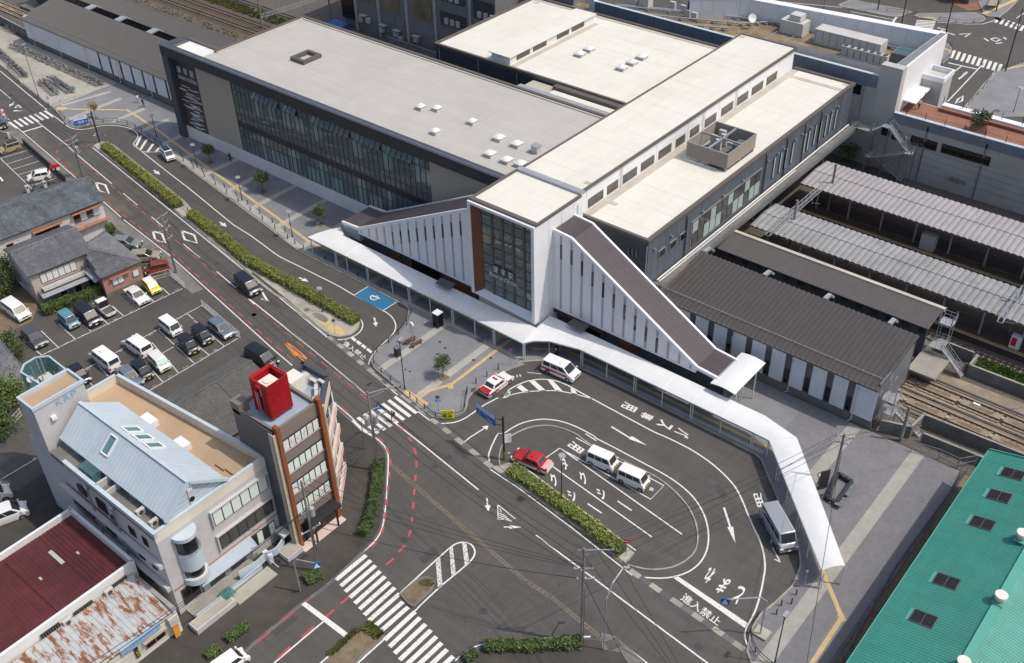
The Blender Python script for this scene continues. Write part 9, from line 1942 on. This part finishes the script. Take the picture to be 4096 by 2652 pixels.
for t,a,b,n,ang,lb in rows:
 A=Q(t,*a,.09);B=Q(t,*b,.09)
 for k in range(n):
  i=random.choice((0,0,1,1,2,3)); p=A.lerp(B,(k+random.uniform(.3,.7))/n); rz=ang+random.gauss(0,.12)+(math.pi if random.random()<.3 else 0); L_='parked bicycle %s, %s from the left'%(lb,ordn(k+1)); G_='bicycles '+lb
  if not used[i]: o=protos[i]; used[i]=True; o.location=p; o.rotation_euler=(rad(6),0,rz); o['label']=L_; o['group']=G_
  else: o=copy_tree(protos[i],loc=p,label=L_,group=G_); o.rotation_euler=(rad(random.uniform(3,9)),0,rz)
q=Q('F',800,510,.1); o=thing('notice_board','white notice board on legs beside the bicycle block','sign',tuple(q)); MB().bar(q+V((-.6,0,1.1)),q+V((.6,.1,1.1)),.05,.8).build('board','sign_white',o); MB().tube([q+V((-.55,0,0)),q+V((-.55,0,1.4))],.03,6).build('leg','galv',o); MB().tube([q+V((.55,.1,0)),q+V((.55,.1,1.4))],.03,6).build('leg','galv',o)
for nm,x,y,x2,y2 in (('bay_line',405,425,615,585),('bay_line',615,585,770,550),('bay_line',160,60,1000,470)): MB().strip(QL('F',[(x,y),(x2,y2)]),.1,.1).build(nm,'paint_worn',bikepark)
# barrier equipment in the upper left lot
for i,(x,y,lb) in enumerate(((300,450,'left pale ticket machine in the upper left car park'),(375,440,'red-blue ticket machine in the upper left car park'),(485,400,'right pale payment machine in the upper left car park'))):
 q=Q('E',x,y); o=thing('ticket_machine',lb,'machine',tuple(q)); MB().box(q.x-.25,q.x+.25,q.y-.25,q.y+.25,0,1.2).build('cabinet','equip' if i!=1 else 'car_steel',o); MB().box(q.x+.25,q.x+.27,q.y-.15,q.y+.15,.8,1.05).build('screen','glass_black',o)
q=Q('F',100,990); o=thing('barrier_gate','car park barrier gate with striped boom at the left edge','gate',tuple(q)); MB().box(q.x-.2,q.x+.2,q.y-.2,q.y+.2,0,1.1).build('cabinet','equip',o); MB().bar(q+V((0,0,.95)),q+V((-2.6,-.8,1.3)),.08,.1).build('boom','sign_white',o); MB().bar(q+V((-.9,-.27,1.08)),q+V((-1.4,-.42,1.15)),.09,.11).build('boom_stripe','banner_orange',o)
rail('E',[(385,440),(375,330),(500,310),(530,400)],'dark pipe hoop beside the small white hatchback',h=1.2,z=0,sm=0,step=3,n=1)
# ---------------------------------------------------------------- people
def person(p,rz,lb,top,leg,hairm='hair',bag=None,step=.18,arm=.1,h=1.68):
 t=thing('person',lb,'person',tuple(p),local=True,rz=rz); k=h/1.7
 J={'pel':(0,0,.92,.13),'bel':(0,0,1.08,.125),'che':(.01,0,1.30,.145),'nek':(.02,0,1.46,.06),'hea':(.04,0,1.52,.06),'hd2':(.05,0,1.6,.1),
  'lh':(0,.1,.88,.095),'lk':(step*.6,.1,.5,.07),'la':(step*.3-.05,.1,.09,.045),'lt':(step*.3+.12,.1,.04,.04),'rh':(0,-.1,.88,.095),'rk':(-step*.2,-.1,.5,.07),'ra':(-step-.02,-.1,.11,.045),'rt':(-step+.14,-.1,.04,.04),
  'ls':(0,.19,1.4,.065),'le':(-arm,.24,1.14,.05),'lw':(arm*.6,.24,.92,.035),'lf':(arm*.9,.24,.84,.035),'rs':(0,-.19,1.4,.065),'re':(arm,-.24,1.14,.05),'rw':(arm*2,-.22,.95,.035),'rf':(arm*2.4,-.22,.88,.035)}
 ed=[('pel','bel'),('bel','che'),('che','nek'),('nek','hea'),('hea','hd2'),('pel','lh'),('lh','lk'),('lk','la'),('la','lt'),('pel','rh'),('rh','rk'),('rk','ra'),('ra','rt'),('che','ls'),('ls','le'),('le','lw'),('lw','lf'),('che','rs'),('rs','re'),('re','rw'),('rw','rf')]
 nm=list(J); me=bpy.data.meshes.new('body'); me.from_pydata([tuple(c*k for c in J[n][:3]) for n in nm],[(nm.index(a),nm.index(b)) for a,b in ed],[]); o=bpy.data.objects.new('body',me); COL.objects.link(o)
 md=o.modifiers.new('skin','SKIN'); sv=me.skin_vertices[0].data
 for i,n in enumerate(nm): sv[i].radius=(J[n][3]*k,)*2; sv[i].use_root=(n=='pel')
 o.modifiers.new('sub','SUBSURF').levels=2; dg=bpy.context.evaluated_depsgraph_get(); m2=bpy.data.meshes.new_from_object(o.evaluated_get(dg)); bpy.data.objects.remove(o)
 for mm in (top,leg,'skin','trim_black'): m2.materials.append(MATS[mm])
 for f in m2.polygons:
  c=f.center; z=c.z/k; f.material_index=3 if z<.1 else (1 if z<.95 else (2 if z>1.45 or (abs(c.y)/k>.17 and z<1.16) else 0)); f.use_smooth=True
 b=mkobj('body',m2,t); q=MB(); bmh=bmesh.new(); bmesh.ops.create_uvsphere(bmh,u_segments=12,v_segments=8,radius=.108*k); q.add([v.co+V((.03*k,0,1.64*k)) for v in bmh.verts],[[v.index for v in f.verts] for f in bmh.faces]); bmh.free(); q.build('hair',hairm,t,smooth=True)
 q=MB(); q.tube([(.14*k,-.03,1.6*k),(.145*k,-.03,1.605*k)],.012,5); q.tube([(.14*k,.03,1.6*k),(.145*k,.03,1.605*k)],.012,5); q.build('eyes','hair',t)
 if bag: MB().cbox((-.2*k,0,1.25*k),.2,.32,.42).build('backpack',bag,t)
 return t
fl=Q('F',1475,615,.1); person(fl,rad(160),'person in a white shirt and pale trousers by the white platform wall','pale_cloth','mall_grey'); person(Q('F',1530,660,.1),rad(-20),'person in black clothes beside the one in the white shirt','black_cloth','black_cloth',arm=.2); person(Q('S',1060,742,.1),rad(-30),'person in dark clothes walking near the glass front','black_cloth','black_cloth','hair',arm=.25,step=.22)
person(Q(6,980,1430,.02),rad(200),'person with a backpack walking over the middle crosswalk','navy_cloth','mall_grey','bench_wood','equip_dark',.25,.15); person(Q(4,1160,745,9.6),rad(90),'person in white standing on the brick terrace','pale_cloth','navy_cloth')
